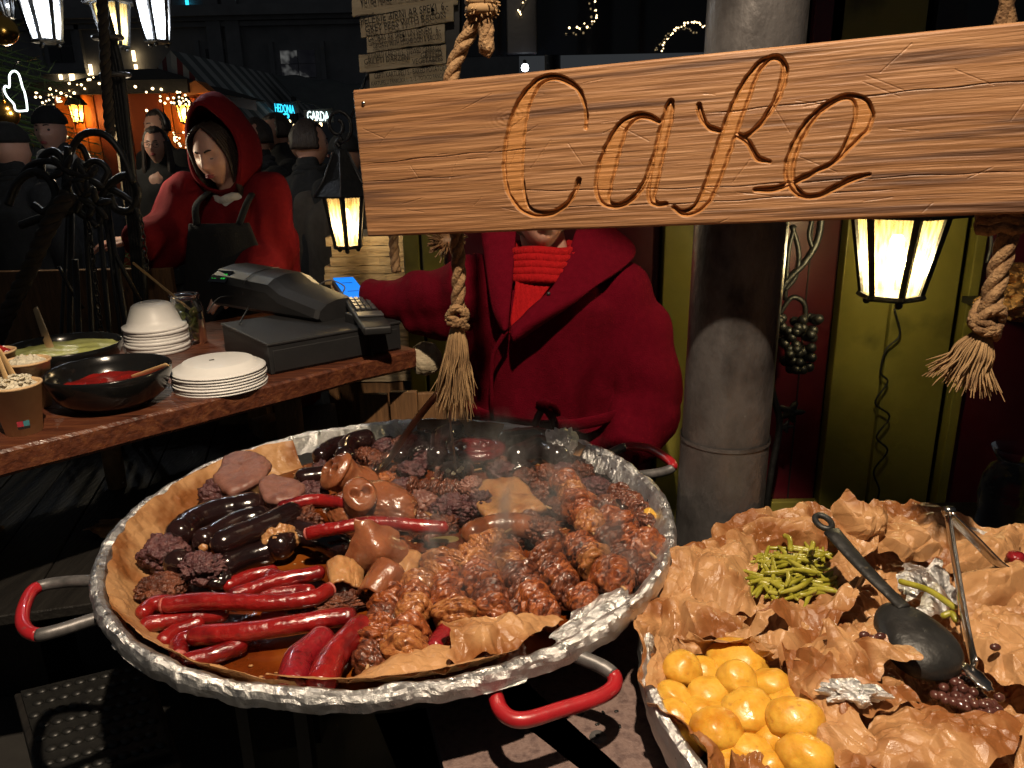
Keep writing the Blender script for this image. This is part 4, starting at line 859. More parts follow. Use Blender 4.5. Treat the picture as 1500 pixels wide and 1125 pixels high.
# potatoes
PO = [(1000, 980, 29, 27, .846), (1080, 968, 40, 26, .842), (1080, 998, 30, 33, .852), (1130, 1006, 28, 30, .846), (985, 1020, 26, 22, .838), (1040, 1015, 30, 22, .842), (1098, 1042, 38, 30, .852), (1030, 1040, 32, 20, .836), (990, 1050, 28, 24, .834),
      (1050, 1070, 37, 33, .852), (1155, 1030, 28, 22, .842), (1165, 1058, 37, 36, .862), (1140, 1080, 30, 36, .840), (1100, 1102, 30, 24, .842), (1180, 1112, 38, 36, .856), (1085, 1088, 26, 20, .832), (1125, 1125, 30, 26, .84), (1028, 985, 22, 26, .834), (1075, 1118, 30, 24, .836), (1200, 1090, 26, 26, .838), (1010, 1085, 26, 22, .828), (1060, 1000, 24, 22, .828)]
for i, (x, y, rx, ry, z) in enumerate(PO):
    c = Pz(x, y, z); k = mpp(c); rnd = random.Random(i)
    V, F = ICO(4); mb = MB(); rot = Matrix.Rotation(rnd.uniform(-.9, .9), 3, 'Z') @ Matrix.Rotation(rnd.uniform(-.4, .4), 3, 'X'); el_ = rnd.uniform(.98, 1.22)
    mb.ico(c, (rx * k * el_, max(rx, ry) * k * .95, min(rx, ry) * k * .95), 4, lambda d: 1 + .13 * fbm(d, 1.0, i) + .014 * fbm(d, 5, i), rot)
    tag(mb.build('potato', 'potato', fix=False), 'boiled yellow new potato in the paper pouch', 'potato', 'boiled potatoes in the pouch')
# green beans
rnd = random.Random(12); BE = []
for i in range(105):
    a = rnd.random() * 6.283; q = math.sqrt(rnd.random()); x, y = 1168 + 68 * q * math.cos(a), 842 + 40 * q * math.sin(a)
    z = .846 + .034 * (1 - q) * rnd.random() + .006; p = Pz(x, y, z); an = rnd.choice((rnd.gauss(.35, .3), rnd.gauss(.2, .4), rnd.random() * 3.1)); L = rnd.uniform(.034, .06)
    d = Vector((math.cos(an), math.sin(an), rnd.gauss(.02, .10))); pr = Vector((-d.y, d.x, 0)) * rnd.gauss(0, .0035); r_ = rnd.uniform(.0034, .0044)
    C = curve([p - d * L * .5, p + pr, p + d * L * .5], 5); mb = MB(); n_ = len(C)
    mb.tube(C, [r_ * (.55 + .45 * min(1, 3.2 * min(t, n_ - 1 - t) / (n_ - 1) + .25)) * (1 + .06 * math.sin(t * 2.2)) for t in range(n_)], 8, round_=3, sq=(1, .85))
    tag(mb.build('green_bean', 'green_bean', fix=False), 'cooked green bean piece in the heap', 'bean', 'cooked green beans')
for k_, (a, b, z) in enumerate((((1320, 852), (1398, 890), .885), ((1382, 902), (1400, 908), .878), ((1150, 785), (1158, 805), .872), ((1190, 795), (1186, 812), .872))):
    A, B = Pz(*a, z), Pz(*b, z); C = curve([A, (A + B) / 2 + Vector((.004, .004, .004)), B], 6); mb = MB(); mb.tube(C, .0046, 8, round_=3)
    tag(mb.build('green_bean', 'green_bean', fix=False), ['stray green bean lying on the foil sheet', 'short green bean piece under the tongs', 'green bean standing up out of the heap', 'green bean tip poking up behind the heap'][k_], 'bean')
# grey peas
for i in range(80):
    a = rnd.random() * 6.283; q = math.sqrt(rnd.random()); x, y = 1402 + 62 * q * math.cos(a) + 6, 1013 + 26 * q * math.sin(a) + (q * math.cos(a)) * 22
    c = Pz(x, y, .856 + .016 * rnd.random() * (1 - q)); mb = MB(); mb.ico(c, (.0068, .006, .0056), 2, None, Matrix.Rotation(rnd.random() * 3, 3, 'Z'))
    tag(mb.build('grey_pea', 'grey_pea', fix=False), 'brown cooked grey pea in the pocket below the ladle', 'pea', 'grey peas')
for x, y, z in ((1458, 948, .884), (1280, 935, .90), (1266, 930, .90), (1290, 932, .90)):
    c = Pz(x, y, z); tag(MB().ico(c, (.007, .005, .005), 2).build('grey_pea', 'grey_pea'), 'stray brown pea lying on the crumpled paper', 'pea', 'stray peas on the paper')
# ladle
ld = thing('ladle', 'black plastic serving spoon lying bowl-down on the paper', 'ladle', Pz(1345, 935, .88))
H0, H1, H2 = Pz(1204, 762, .955), Pz(1262, 828, .93), Pz(1310, 876, .915)
HC = curve([H0, H1, H2, Pz(1325, 890, .912)], 8); nH = len(HC)
MB().tube(HC[2:], [.0135 - .004 * min(1, i / 12) for i in range(nH - 2)], 12, sq=(.45, 1), up=(0, -.3, 1)).build('handle', 'plastic_black', ld)
hd = (H1 - H0).normalized(); up = Vector((0, -.35, .94)); up = (up - hd * up.dot(hd)).normalized(); sd_ = hd.cross(up)
P = [H0 + hd * .004 + hd * math.cos(a / 20 * 6.283) * .015 + sd_ * math.sin(a / 20 * 6.283) * .0105 for a in range(20)]
MB().tube(P, .0048, 8, closed=True).build('hanging_loop', 'plastic_black', ld)
c = Pz(1348, 938, .888); e1 = (Pz(1398, 985, .878) - Pz(1304, 880, .908)).normalized(); e3 = (Vector((0, -.25, 1)) - e1 * Vector((0, -.25, 1)).dot(e1)).normalized(); e2 = e3.cross(e1)
A = np.zeros((48, 22, 3))
for i in range(48):
    for j in range(22):
        a = 2 * math.pi * i / 48; t = j / 21; rx = .060 * (1 - .12 * math.cos(a)) ; ry = .046 * (1 + .10 * math.cos(a)); s_ = math.sin(t * math.pi / 2)
        A[i, j] = c + e1 * rx * s_ * math.cos(a) + e2 * ry * s_ * math.sin(a) + e3 * (.030 * math.cos(t * math.pi / 2) ** .8 - .012)
o = MB().arr(A, True).build('spoon_bowl', 'plastic_black', ld, fix=False); solid(o, .002)
# steel tongs
tg = thing('serving_tongs', 'steel tongs leaning open on the paper beside the ladle', 'tongs', Pz(1420, 985, .87))
J = Pz(1388, 752, .985)
arm(tg, [J, Pz(1404, 850, .93), Pz(1418, 930, .895), Pz(1428, 975, .885)], .0095, 'steel')
arm(tg, [J, Pz(1432, 795, .945), Pz(1458, 822, .92), Pz(1474, 834, .908)], .0095, 'steel')
MB().tube([J + Vector((-.006, 0, .004)), J + Vector((.008, 0, .004))], .007, 10).build('joint', 'steel', tg)
c = Pz(1432, 992, .88); MB().ico(c, (.011, .022, .003), 3, lambda d: 1 + .1 * math.sin(math.atan2(d.y, d.x) * 9), Matrix.Rotation(.25, 3, 'Z') @ Matrix.Rotation(.2, 3, 'X')).build('scalloped_tip', 'steel', tg)
c = Pz(1482, 838, .9); MB().ico(c, (.012, .02, .003), 3, lambda d: 1 + .1 * math.sin(math.atan2(d.y, d.x) * 9), Matrix.Rotation(.9, 3, 'Z')).build('scalloped_tip', 'steel', tg)
tag(MB().ico(Pz(1488, 818, .885), (.014, .012, .012), 3, lambda d: 1 + .2 * fbm(d, 2, 4)).build('red_berry', 'sausage_wine'), 'small dark red berry at the far rim of the potato pan', 'berry')

# ------------------------------------------------------------------ steel pole
po = thing('steel_pole', 'grey-brown worn steel pole behind the sign, with a seam ring', 'pole', (.37, 1.31, 0))
X0, Y0 = .37, 1.31
c0 = Py(1110, 0, Y0); c1 = Py(1060, 660, Y0)
ax_ = lambda z: (c1.x + (c0.x - c1.x) * (z - c1.z) / (c0.z - c1.z))
zs = Py(1060, 662, Y0 - .078).z
def ringp(z, r_): return [(ax_(z) + r_ * math.cos(a / 48 * 6.2832), Y0 + r_ * math.sin(a / 48 * 6.2832), z) for a in range(48)]
def cyl(z0, z1, r_, name, m_, n_=24):
    A = np.array([ringp(z0 + (z1 - z0) * k / n_, r_) for k in range(n_ + 1)]).transpose(1, 0, 2); mb = MB(); mb.arr(A, True)
    return mb.build(name, m_, po, fix=True)
cyl(zs, 2.6, .0765, 'upper_tube', 'pole_metal'); cyl(0, zs - .001, .0785, 'lower_tube', 'pole_metal'); cyl(zs - .004, zs + .003, .080, 'seam_ring', 'pole_metal', 2)
print('POLE', ax_(1.2), zs)

# ------------------------------------------------------------------ wooden counter on the left
CZ = .95
ce0, ce1 = Pz(-60, 676, CZ), Pz(609, 511, CZ); cdv = (ce1 - ce0).normalized(); cn = Vector((-cdv.y, cdv.x, 0))
ct = thing('side_counter', 'thick dark red-brown wooden counter slab with a rough front edge', 'counter', ((ce0 + ce1) / 2).xy.to_3d())
rot = Matrix(((cdv.x, cn.x, 0), (cdv.y, cn.y, 0), (0, 0, 1)))
Lc = (ce1 - ce0).length; A = []
mb = MB(); nx = 60
for ring_ in range(nx):
    x = -.02 + (Lc + .02) * ring_ / (nx - 1); wv = .004 * noise.noise((x * 6, 0, 0)) + .002 * noise.noise((x * 25, 3, 0)); wz = .004 * noise.noise((x * 5, 7, 0))
    A.append([tuple(ce0 + cdv * x + cn * y + Vector((0, 0, z))) for y, z in ((wv + .006, 0), (wv, -.006), (wv + .003, -.05 + wz), (wv + .01, -.058 + wz), (.85, -.058), (.85, 0), (.4, 0), (wv + .006, 0))])
A = np.array(A); mb.arr(A); mb.add([A[-1, k] for k in range(7)], [tuple(range(7))]); mb.build('slab', 'counter_wood', ct, smooth=False)
legp = Pz(172, 712, .55); lt = Vector((legp.x, legp.y, CZ - .058)); mb = MB()
mb.tube([legp, legp + Vector((0, 0, .05)), lt], [.026, .028, .026], 16, round_=2); mb.build('leg', 'log_wood', ct)
cb = Pz(183, 703, .565) + Vector((0, -.02, 0)); MB().lathe([(.0025, .002), (.006, .002), (.006, -.003)], 14, cb, rot=Matrix.Rotation(R(75), 3, 'X')).build('bolt', 'steel', ct)
for x, y in ((Lc - .15, .5), (.1, .75), (Lc - .1, .8)):
    p = ce0 + cdv * x + cn * y; MB().box((p.x, p.y, (CZ - .058) / 2), (.07, .07, CZ - .058)).build('leg', 'brown_wood', ct, False)
# dark plank platform below the counter
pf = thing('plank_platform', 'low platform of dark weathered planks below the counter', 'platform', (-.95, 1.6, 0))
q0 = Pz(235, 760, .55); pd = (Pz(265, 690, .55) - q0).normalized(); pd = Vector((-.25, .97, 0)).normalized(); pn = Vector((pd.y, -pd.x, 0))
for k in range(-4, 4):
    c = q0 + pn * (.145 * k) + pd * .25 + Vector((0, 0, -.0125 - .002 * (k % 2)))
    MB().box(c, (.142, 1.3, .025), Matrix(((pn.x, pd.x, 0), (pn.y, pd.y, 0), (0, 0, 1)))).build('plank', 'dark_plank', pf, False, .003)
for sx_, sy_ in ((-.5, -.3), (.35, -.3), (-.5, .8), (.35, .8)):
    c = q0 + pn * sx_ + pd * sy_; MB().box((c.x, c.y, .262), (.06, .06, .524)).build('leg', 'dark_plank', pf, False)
paper([Pz(118, 780, .556), Pz(160, 786, .556), Pz(192, 756, .562), Pz(150, 760, .556)], 141, .003, 'flat scrap of brown paper lying on the dark planks', jag=.006, nu=20, nv=20)
# block of pale wood and dark boards seen under the counter's far end
o = MB().box(Pz(405, 622, .60), (.14, .09, .06), Matrix.Rotation(.7, 3, 'Z')); tag(o.build('wood_block', 'brown_wood', smooth=False, bevel=.003), 'small wooden block on the planks under the counter', 'block')
bx = thing('board_crate', 'dim upright board crate standing beneath the far counter end', 'crate', (-.28, 2.35, 0))
for k in range(6): MB().box((-.42 + k * .088, 2.22 + .02 * (k % 2), .40), (.084, .02, .80)).build('board', 'brown_wood', bx, False, .002)
# rubber mat on a dark box at the lower left
mz = .50; mq = [Pz(30, 1012, mz), Pz(70, 1150, mz), Pz(250, 1098, mz), Pz(207, 970, mz)]
mt = thing('bumpy_mat', 'black rubber mat with rows of round bumps on a dark box', 'mat', mq[0])
dn = Vector((0, 0, -.014)); MB().hexa([p + dn for p in mq], mq).build('mat_base', 'rubber', mt, False)
bm_ = MB()
for i in range(9):
    for j in range(8):
        u, v = (i + .5 + .5 * (j % 2)) / 9.6, (j + .5) / 8
        p = (mq[0] * (1 - u) + mq[3] * u) * (1 - v) + (mq[1] * (1 - u) + mq[2] * u) * v; bm_.ico(p, (.011, .0095, .006), 2)
bm_.build('bump', 'rubber', mt)['kind'] = 'stuff'
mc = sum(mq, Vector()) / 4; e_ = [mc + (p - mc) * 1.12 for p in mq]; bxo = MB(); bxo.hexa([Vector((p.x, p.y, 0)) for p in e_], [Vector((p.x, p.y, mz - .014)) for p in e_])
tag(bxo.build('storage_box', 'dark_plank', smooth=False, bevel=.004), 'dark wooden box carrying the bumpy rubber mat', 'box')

# ------------------------------------------------------------------ things on the counter
def cp(px, py, z=CZ): return Pz(px, py, z)
def bowl(c, r_, h, fill, m_, label, seed, cover):
    t = thing('sauce_bowl', label, 'bowl', c)
    pr = [(r_ * .5, 0), (r_ * .62, .003), (r_ * .86, h * .35), (r_ * .98, h * .8), (r_, h), (r_ * .985, h + .003), (r_ * .955, h), (r_ * .93, h * .8), (r_ * .80, h * .35), (r_ * .55, .012), (0, .012)]
    MB().lathe([(0, 0)] + pr, 64, c).build('bowl_body', 'bowl_black', t)
    fz = h * fill; rr_ = r_ * (.80 + .13 * min(1, (fill - .35) / .45)) - .001; A = np.zeros((64, 14, 3))
    for i in range(64):
        for j in range(14):
            a = 2 * math.pi * i / 64; q = j / 13; e = 1 + cover * noise.noise((math.cos(a) * 2 + seed, math.sin(a) * 2, 0)) * (q > .9)
            A[i, j] = (c.x + rr_ * q * math.cos(a), c.y + rr_ * q * math.sin(a), c.z + fz + .004 * fbm((rr_ * q * math.cos(a) * 30, rr_ * q * math.sin(a) * 30, seed), 1) + (cover * .03 * max(0, noise.noise((math.cos(a) * 1.7 + seed, math.sin(a) * 1.7, 2))) if q > .95 else 0))
    MB().arr(A, True).build('sauce', m_, t, fix=False)
    return t
def stick(p0, p1, w_, label, name='wooden_stick', t=.0015, m_='spoon_wood', tip=1.):
    C = curve([p0, (Vector(p0) + Vector(p1)) / 2, p1], 5); mb = MB(); mb.tube(C, [w_ * (tip + (1 - tip) * i / (len(C) - 1)) for i in range(len(C))], 10, sq=(1, .3), up=(1, -.3, .2), round_=3)
    return tag(mb.build(name, m_), label, 'spoon')
b1_ = cp(168, 592); bowl(b1_, .135, .085, .56, 'ketchup', 'black bowl of dark red sauce at the counter edge', 1, .25)
b2_ = cp(100, 545); bowl(b2_, .145, .075, .80, 'mustard', 'black bowl of pale green mustard sauce behind the red one', 2, .6)
stick(cp(196, 552, CZ + .05), cp(244, 535, CZ + .088), .007, 'wooden spoon handle resting in the red sauce', m_='spoon_wood')
stick(cp(75, 515, CZ + .05), cp(52, 452, CZ + .13), .008, 'flat wooden spatula standing in the mustard sauce', tip=1.5)
def stack(c, label, kind):
    t = thing('foam_' + kind + '_stack', label, kind + ' stack', c, None); return t
# plates, each its own thing
pc = cp(324, 563); grp = 'stacked foam plates'
for k in range(7):
    z = .0072 * k; mb = MB(); top = k == 6; r_ = .112; c = pc + Vector((.0012 * math.sin(k * 2.1), .0012 * math.cos(k * 1.7), z))
    mb.lathe([(0, .020), (.078, .020), (.084, .0185), (.094, .008), (.104, .006), (r_, .001), (r_ + .001, -.001), (r_ - .002, -.001), (.103, .003), (.093, .005), (.082, .0155), (0, .017)], 72, c + Vector((0, 0, .001)))
    tag(mb.build('foam_plate', 'foam'), 'white foam plate upside down on top of the plate stack' if top else 'white foam plate inside the upturned plate stack', 'plate', None if top else grp)
tag(MB().box(cp(310, 527, CZ + .0655), (.012, .004, .001), Matrix.Rotation(.5, 3, 'Z')).build('crumb', 'black_steel'), 'dark crumb lying on the top foam plate', 'crumb')
bc = cp(233, 512)
for k in range(8):
    top = k == 7; c = bc + Vector((.0015 * math.sin(k * 2.4), .0015 * math.cos(k * 1.3), .0095 * k + .001)); mb = MB(); r_ = .088
    mb.lathe([(0, .075), (.04, .075), (.05, .071), (.056, .066), (.07, .03), (.076, .012), (r_, .010), (r_ + .001, .0), (r_ - .002, 0), (.075, .008), (.068, .028), (.054, .063), (0, .072)], 64, c)
    mb.lathe([(.026, .0756), (.027, .0772), (.030, .0772), (.031, .0752)], 40, c)
    tag(mb.build('foam_bowl', 'foam'), 'white foam soup bowl upside down on top of the bowl stack' if top else 'white foam bowl inside the upturned bowl stack', 'bowl', None if top else 'stacked foam bowls')
def cup(c, h, r0, r1, fillm, label, printed=False):
    t = thing('paper_cup', label, 'cup', c)
    cb_ = MB().lathe([(0, .004), (r0 - .002, .004), (r0 - .001, 0), (r0, 0), (r1, h - .004), (r1 + .003, h - .003), (r1 + .003, h + .001), (r1, h + .002), (r1 - .002, h - .003), (r0, .006)], 48, c).build('cup_body', 'kraft', t)
    mb = MB(); rr_ = r1 * .96
    A = np.zeros((48, 12, 3))
    for i in range(48):
        for j in range(12):
            a = 6.2832 * i / 48; q = j / 11; A[i, j] = (c.x + rr_ * q * math.cos(a), c.y + rr_ * q * math.sin(a), c.z + h * .93 + .016 * (1 - q * q) * (1 + .8 * fbm((q * math.cos(a) * 3, q * math.sin(a) * 3, h * 9), 1.3)))
    mb.arr(A, True).build('contents', fillm, t, fix=False)
    if printed:
        d = (CAM - c); d.z = 0; d.normalize(); s_ = Vector((-d.y, d.x, 0))
        for k, m_ in ((-.5, 'red_print'), (.5, 'teal_print')):
            for z0_, z1_, mm in ((.022, .034, m_), (.016, .0215, 'ink')):
                Q = []
                for zz in (z0_, z1_):
                    rr2 = r0 + (r1 - r0) * zz / h + .0006
                    for a in (.02 + k * .30 - .145, .02 + k * .30 + .145): Q.append(c + d * rr2 * math.cos(a) + s_ * rr2 * math.sin(a) + Vector((0, 0, zz)))
                MB().add(Q, [(0, 1, 3, 2)]).build('printed_mark', mm, cb_, False)
    return t
c1_ = cp(36, 632); cup(c1_, .105, .034, .048, 'horseradish', 'brown paper cup heaped with grated horseradish, printed mark near its foot', True)
c2_ = cp(52, 595); cup(c2_, .11, .034, .048, 'horseradish', 'plain brown paper cup standing behind the horseradish cup')
c3_ = cp(2, 575); cup(c3_, .105, .034, .048, 'ketchup', 'brown paper cup of red sauce beside the green sauce bowl')
stick(c1_ + Vector((-.004, -.01, .10)), c1_ + Vector((-.022, .0, .165)), .007, 'wooden ice-cream stick standing in the horseradish', tip=1.2)
stick(c1_ + Vector((-.014, .03, .10)), c1_ + Vector((-.03, .02, .172)), .008, 'wide wooden stick crossing behind the horseradish one', tip=1.3)
mb = MB(); rnd = random.Random(2)
for i in range(60):
    a, q = rnd.random() * 6.283, .04 * math.sqrt(rnd.random()); p = c1_ + Vector((q * math.cos(a), q * math.sin(a), .112 + .012 * (1 - q / .04)))
    mb.ico(p, (rnd.uniform(.003, .008), rnd.uniform(.002, .005), rnd.uniform(.002, .005)), 1, None, Matrix.Rotation(rnd.random() * 3, 3, 'Z'))
tag(mb.build('horseradish_shreds', 'horseradish'), 'grated horseradish shreds heaped on the paper cup', 'horseradish', kind='stuff')
# jar of pickles
jc = cp(279, 503); jr = thing('pickle_jar', 'open glass jar of pickle slices with a wooden stick inside', 'jar', jc)
MB().lathe([(0, 0), (.046, 0), (.05, .006), (.05, .10), (.046, .122), (.041, .13), (.041, .15), (.0435, .152), (.0435, .146), (.0385, .149), (.0385, .13), (.0435, .12), (.0475, .10), (.0475, .008), (0, .006)], 48, jc).build('glass_body', 'glass', jr)
for k in range(10):
    a = k * 2.4; q = .025; p = jc + Vector((q * math.cos(a), q * math.sin(a), .022 + .0095 * k)); MB().lathe([(0, .004), (.017, .004), (.019, 0), (.017, -.004), (0, -.004)], 18, p, rot=Matrix.Rotation(.9 * math.sin(k * 3), 3, 'X') @ Matrix.Rotation(.8 * math.cos(k * 2), 3, 'Y')).build('pickle_slice', 'pickle', jr)
stick(jc + Vector((.02, 0, .10)), Py(196, 386, jc.y - .02), .0055, 'long wooden stick slanting out of the pickle jar')
# cash drawer, receipt printer / register, card terminal
def on(px, py, z): return Pz(px, py, z)
D = [cp(397, 550), cp(588, 512)]; dz_ = .088
e1 = (D[1] - D[0]); e1.z = 0; L1 = e1.length; e1.normalize(); e2 = Vector((-e1.y, e1.x, 0)); L2 = .34
def rb(c, d, m3): return MB().box(c, d, m3)
M3 = Matrix(((e1.x, e2.x, 0), (e1.y, e2.y, 0), (0, 0, 1)))
def dp(u, v, z): return D[0] + e1 * u + e2 * v + Vector((0, 0, z))
dw = thing('cash_till', 'low black metal cash drawer under the register', 'drawer', D[0])
MB().box(dp(L1 / 2, L2 / 2, .039), (L1, L2, .076), M3).build('drawer_case', 'device', dw, True, .003)
MB().box(dp(L1 / 2, L2 / 2, .0805), (L1 + .006, L2 + .006, .009), M3).build('drawer_lid', 'device', dw, True, .003)
MB().box(dp(L1 / 2, -.0025, .036), (L1 - .02, .004, .058), M3).build('drawer_front', 'device', dw, True, .002)
rz = .0855
rg_ = thing('cash_register', 'black receipt printer register with green display, curved lid', 'register', dp(0, .2, rz))
# body swept along its length from the display end (far left) to the keyboard end (right)
R0, R1 = on(348, 442, CZ + rz), on(497, 466, CZ + rz); rx_ = (R1 - R0); rx_.z = 0; RL = rx_.length; rx_.normalize(); ry_ = Vector((-rx_.y, rx_.x, 0))
def rp(u, v, z): return R0 + rx_ * u + ry_ * v + Vector((0, 0, z))
prof = lambda s_: [(-.070, 0), (-.082, .012), (-.085, .072 + s_), (-.074, .094 + s_), (-.046, .110 + s_), (0, .118 + s_), (.05, .116 + s_), (.085, .10 + s_), (.09, .03), (.08, 0)]
A = []
for u, s_, k in ((-.028, -.02, .82), (-.02, .0, .96), (.0, .006, 1), (.10, .004, 1), (.18, .0, 1), (RL * .55, -.004, 1), (RL * .66, -.03, 1.0), (RL * .97, -.058, .97), (RL, -.062, .9)):
    A.append([tuple(rp(u, v * k, z)) for v, z in prof(s_)])
mb = MB(); mb.arr(np.array(A)); mb.add(A[0], [tuple(range(10))]); mb.add(A[-1], [tuple(range(10))]); o = mb.build('register_case', 'device', rg_, True); es_ = o.modifiers.new('split', 'EDGE_SPLIT'); es_.split_angle = R(17)
MB().tube([rp(.16, -.086, .05), rp(.165, -.076, .096), rp(.17, -.047, .113), rp(.172, 0, .121), rp(.172, .05, .119)], .0013, 6).build('lid_seam', 'device_light', rg_)
mb = MB(); d0 = [rp(-.016, -.086, .076), rp(.080, -.087, .080), rp(.080, -.052, .112), rp(-.016, -.052, .108)]; nn = (d0[1] - d0[0]).cross(d0[3] - d0[0]).normalized()
if nn.z < 0: nn = -nn
d1 = [p + nn * .004 for p in d0]; mb.hexa(d0, d1); dwn = mb.build('display_window', 'window_dark', rg_, False)
def onq(u, v, h=.0045): return (d0[0] * (1 - u) + d0[1] * u) * (1 - v) + (d0[3] * (1 - u) + d0[2] * u) * v + nn * h
for u0, w_ in ((.12, .10), (.25, .10), (.62, .08), (.74, .1)):
    for v0 in (.28, .55): MB().add([onq(u0, v0), onq(u0 + w_, v0), onq(u0 + w_, v0 + .17), onq(u0, v0 + .17)], [(0, 1, 2, 3)]).build('display_digit', 'led_green', dwn, False)
MB().tube([rp(.0, -.08, .03), rp(.03, -.084, .05), rp(.032, -.07, .075)], .0016, 6).build('strap', 'cotton_wire', rg_)
MB().box(rp(RL * .52, -.0815, .048), (.04, .001, .006), Matrix(((rx_.x, ry_.x, 0), (rx_.y, ry_.y, 0), (0, 0, 1)))).build('badge', 'device_light', rg_, False)
# terminal
T0 = on(530, 447, CZ + rz + .03); tx = Vector((.55, .2, 0)).normalized(); tm = thing('card_terminal', 'small black card terminal with glowing blue screen and keypad', 'card terminal', on(528, 470, CZ + rz))
sq = [on(493, 411, CZ + rz + .072), on(516, 408, CZ + rz + .072), on(534, 430, CZ + rz + .055), on(508, 434, CZ + rz + .055)]
n2 = (sq[1] - sq[0]).cross(sq[3] - sq[0]).normalized(); n2 = n2 if n2.z > 0 else -n2
cc = sum(sq, Vector()) / 4; ua = (sq[3] - sq[0] + sq[2] - sq[1]).normalized(); va = n2.cross(ua)
ul = (sq[3] - sq[0]).length; vl = (sq[1] - sq[0]).length
M4 = Matrix((ua, va, n2)).transposed()
MB().box(cc + ua * ul * .75 - n2 * .016, (ul * 2.7, vl * 1.35, .024), M4).build('terminal_case', 'device', tm, True, .006)
MB().box(cc - n2 * .0004, (ul * 1.25, vl * 1.15, .003), M4).build('screen', 'screen_blue', tm, False); scr_ = bpy.data.objects['screen']
for k in (-.25, .28): MB().box(cc + ua * ul * k + n2 * .0012, (ul * .03, vl * .6, .0006), M4).build('screen_line', 'screen_text', scr_, False)
for i in range(4):
    for j in range(4): MB().box(cc + ua * (ul * .72 + i * ul * .17) + va * ((j - 1.5) * vl * .26) + n2 * .001, (ul * .12, vl * .19, .005), M4).build('key', 'device_light', tm, False, .0008)
MB().box(cc + ua * ul * 1.55 + n2 * .0005, (ul * .2, vl * 1.25, .005), M4).build('card_slot', 'device_light', tm, True, .001)
bs_ = dp(L1 * .78, .02, rz + .012); MB().box(bs_ + e2 * .05, (.07, .06, .03), M3).build('cradle', 'device', tm, True, .003)
tag(MB().tube(curve([dp(L1 * .72, .0, .086), dp(L1 * .73, -.012, .05), dp(L1 * .74, -.014, .01), dp(L1 * .72, -.03, -.055)], 6), .0022, 6).build('black_cable', 'cotton_wire'), 'black cable hanging down the front of the cash drawer', 'cable')
tag(MB().tube(curve([jc + Vector((.055, .02, .09)), jc + Vector((.09, .06, .13)), jc + Vector((.16, .10, .11)), dp(.02, .25, .092)], 6), .0022, 6).build('black_cable', 'cotton_wire'), 'black cable arching from the jar to the register', 'cable')
tag(MB().tube(curve([rp(RL * .7, .05, .075), rp(RL * .8, .06, .095), rp(RL * .95, .05, .085), rp(RL, .02, .07)], 6), .002, 6).build('pale_cable', 'worn_grey'), 'thin pale cable looped behind the card terminal', 'cable')
# ------------------------------------------------------------------ people
def head_pts(c, rot, s=1., sub=4):
    out = []
    for v in ICO(sub)[0]:
        d = Vector(v); x, y, z = d.x * .073, d.y * .093, d.z * .115
        if d.z < 0: k = (-d.z) ** 1.5; x *= 1 - .42 * k; y *= 1 - (.10 if d.y < 0 else .45) * k
        if d.y < 0:
            g_ = lambda cx, cz, sx, sz: math.exp(-((abs(x) - cx) / sx) ** 2 - ((z - cz) / sz) ** 2)
            y -= .026 * g_(0, -.022, .0125, .015) + .013 * g_(0, .004, .009, .022)
            y += .013 * g_(.030, .010, .016, .013)
            y -= .005 * g_(.028, .032, .02, .009) + .008 * g_(0, -.056, .019, .009) + .004 * g_(.042, -.02, .018, .02) + .006 * g_(0, -.092, .02, .016)
            y += .004 * g_(0, -.072, .02, .007) + .003 * g_(0, -.043, .02, .005)
        out.append(rot @ (Vector((x, y, z)) * s) + Vector(c))
    return out
def face_parts(root, c, rot, s, shut=False, hairm='hair_dark', lipm='lips'):
    f = lambda x, y, z: rot @ (Vector((x, y, z)) * s) + Vector(c)
    for sx in (-1, 1):
        if shut:
            MB().tube([f(sx * (.018 + .0045 * k), -.0805 + .003 * k * k * .3, .004 - .0022 * math.sin(k / 5 * math.pi)) for k in range(6)], .0030 * s, 6).build('eyelashes', 'eye_dark', root)
        else: MB().ico(f(sx * .030, -.0725, .008), .0085 * s, 2).build('eye', 'eye_dark', root)
        MB().tube([f(sx * (.014 + .007 * k), -.0925 + .0042 * k * (k * .45), .030 + .004 * math.sin(k / 4 * math.pi)) for k in range(5)], .0034 * s, 6, sq=(1, .8)).build('eyebrow', hairm, root)
    m_ = MB(); 
    for dz, w_ in ((-.0525, .0042), (-.0590, .0052)): m_.tube([f(-.020 + .005 * k, -.0965 + .010 * ((k - 4) / 4) ** 2, dz + (.0012 if k in (3, 5) else 0)) for k in range(9)], [w_ * s * math.sin((k + .4) / 8.8 * math.pi) for k in range(9)], 8)
    m_.build('lips', lipm, root)
def cap(mb, a, ra, b, rb, n=14, sq=(1, 1), up=None): mb.tube([a, (Vector(a) + Vector(b)) / 2, b], [ra, (ra + rb) / 2, rb], n, round_=4, sq=sq, up=up); return mb
def hand(mb, c, d, up, s=1.):
    d = Vector(d).normalized(); up = Vector(up); up = (up - d * up.dot(d)).normalized(); sd = d.cross(up); c = Vector(c)
    cap(mb, c, .03 * s, c + d * .05 * s, .034 * s, 10, (.5, 1), up)
    for k in range(4):
        o = c + d * .07 * s + sd * (k - 1.5) * .019 * s; L = (.07, .08, .075, .06)[k] * s
        mb.tube([o - d * .01, o + d * L * .5 - up * .006, o + d * L * .85 - up * .026], [.0085 * s, .0082 * s, .007 * s], 8, round_=3)
    o = c + d * .02 * s - sd * .032 * s; mb.tube([o, o + d * .03 - sd * .02, o + d * .06 - sd * .024 - up * .01], [.011 * s, .0095 * s, .008 * s], 8, round_=3)
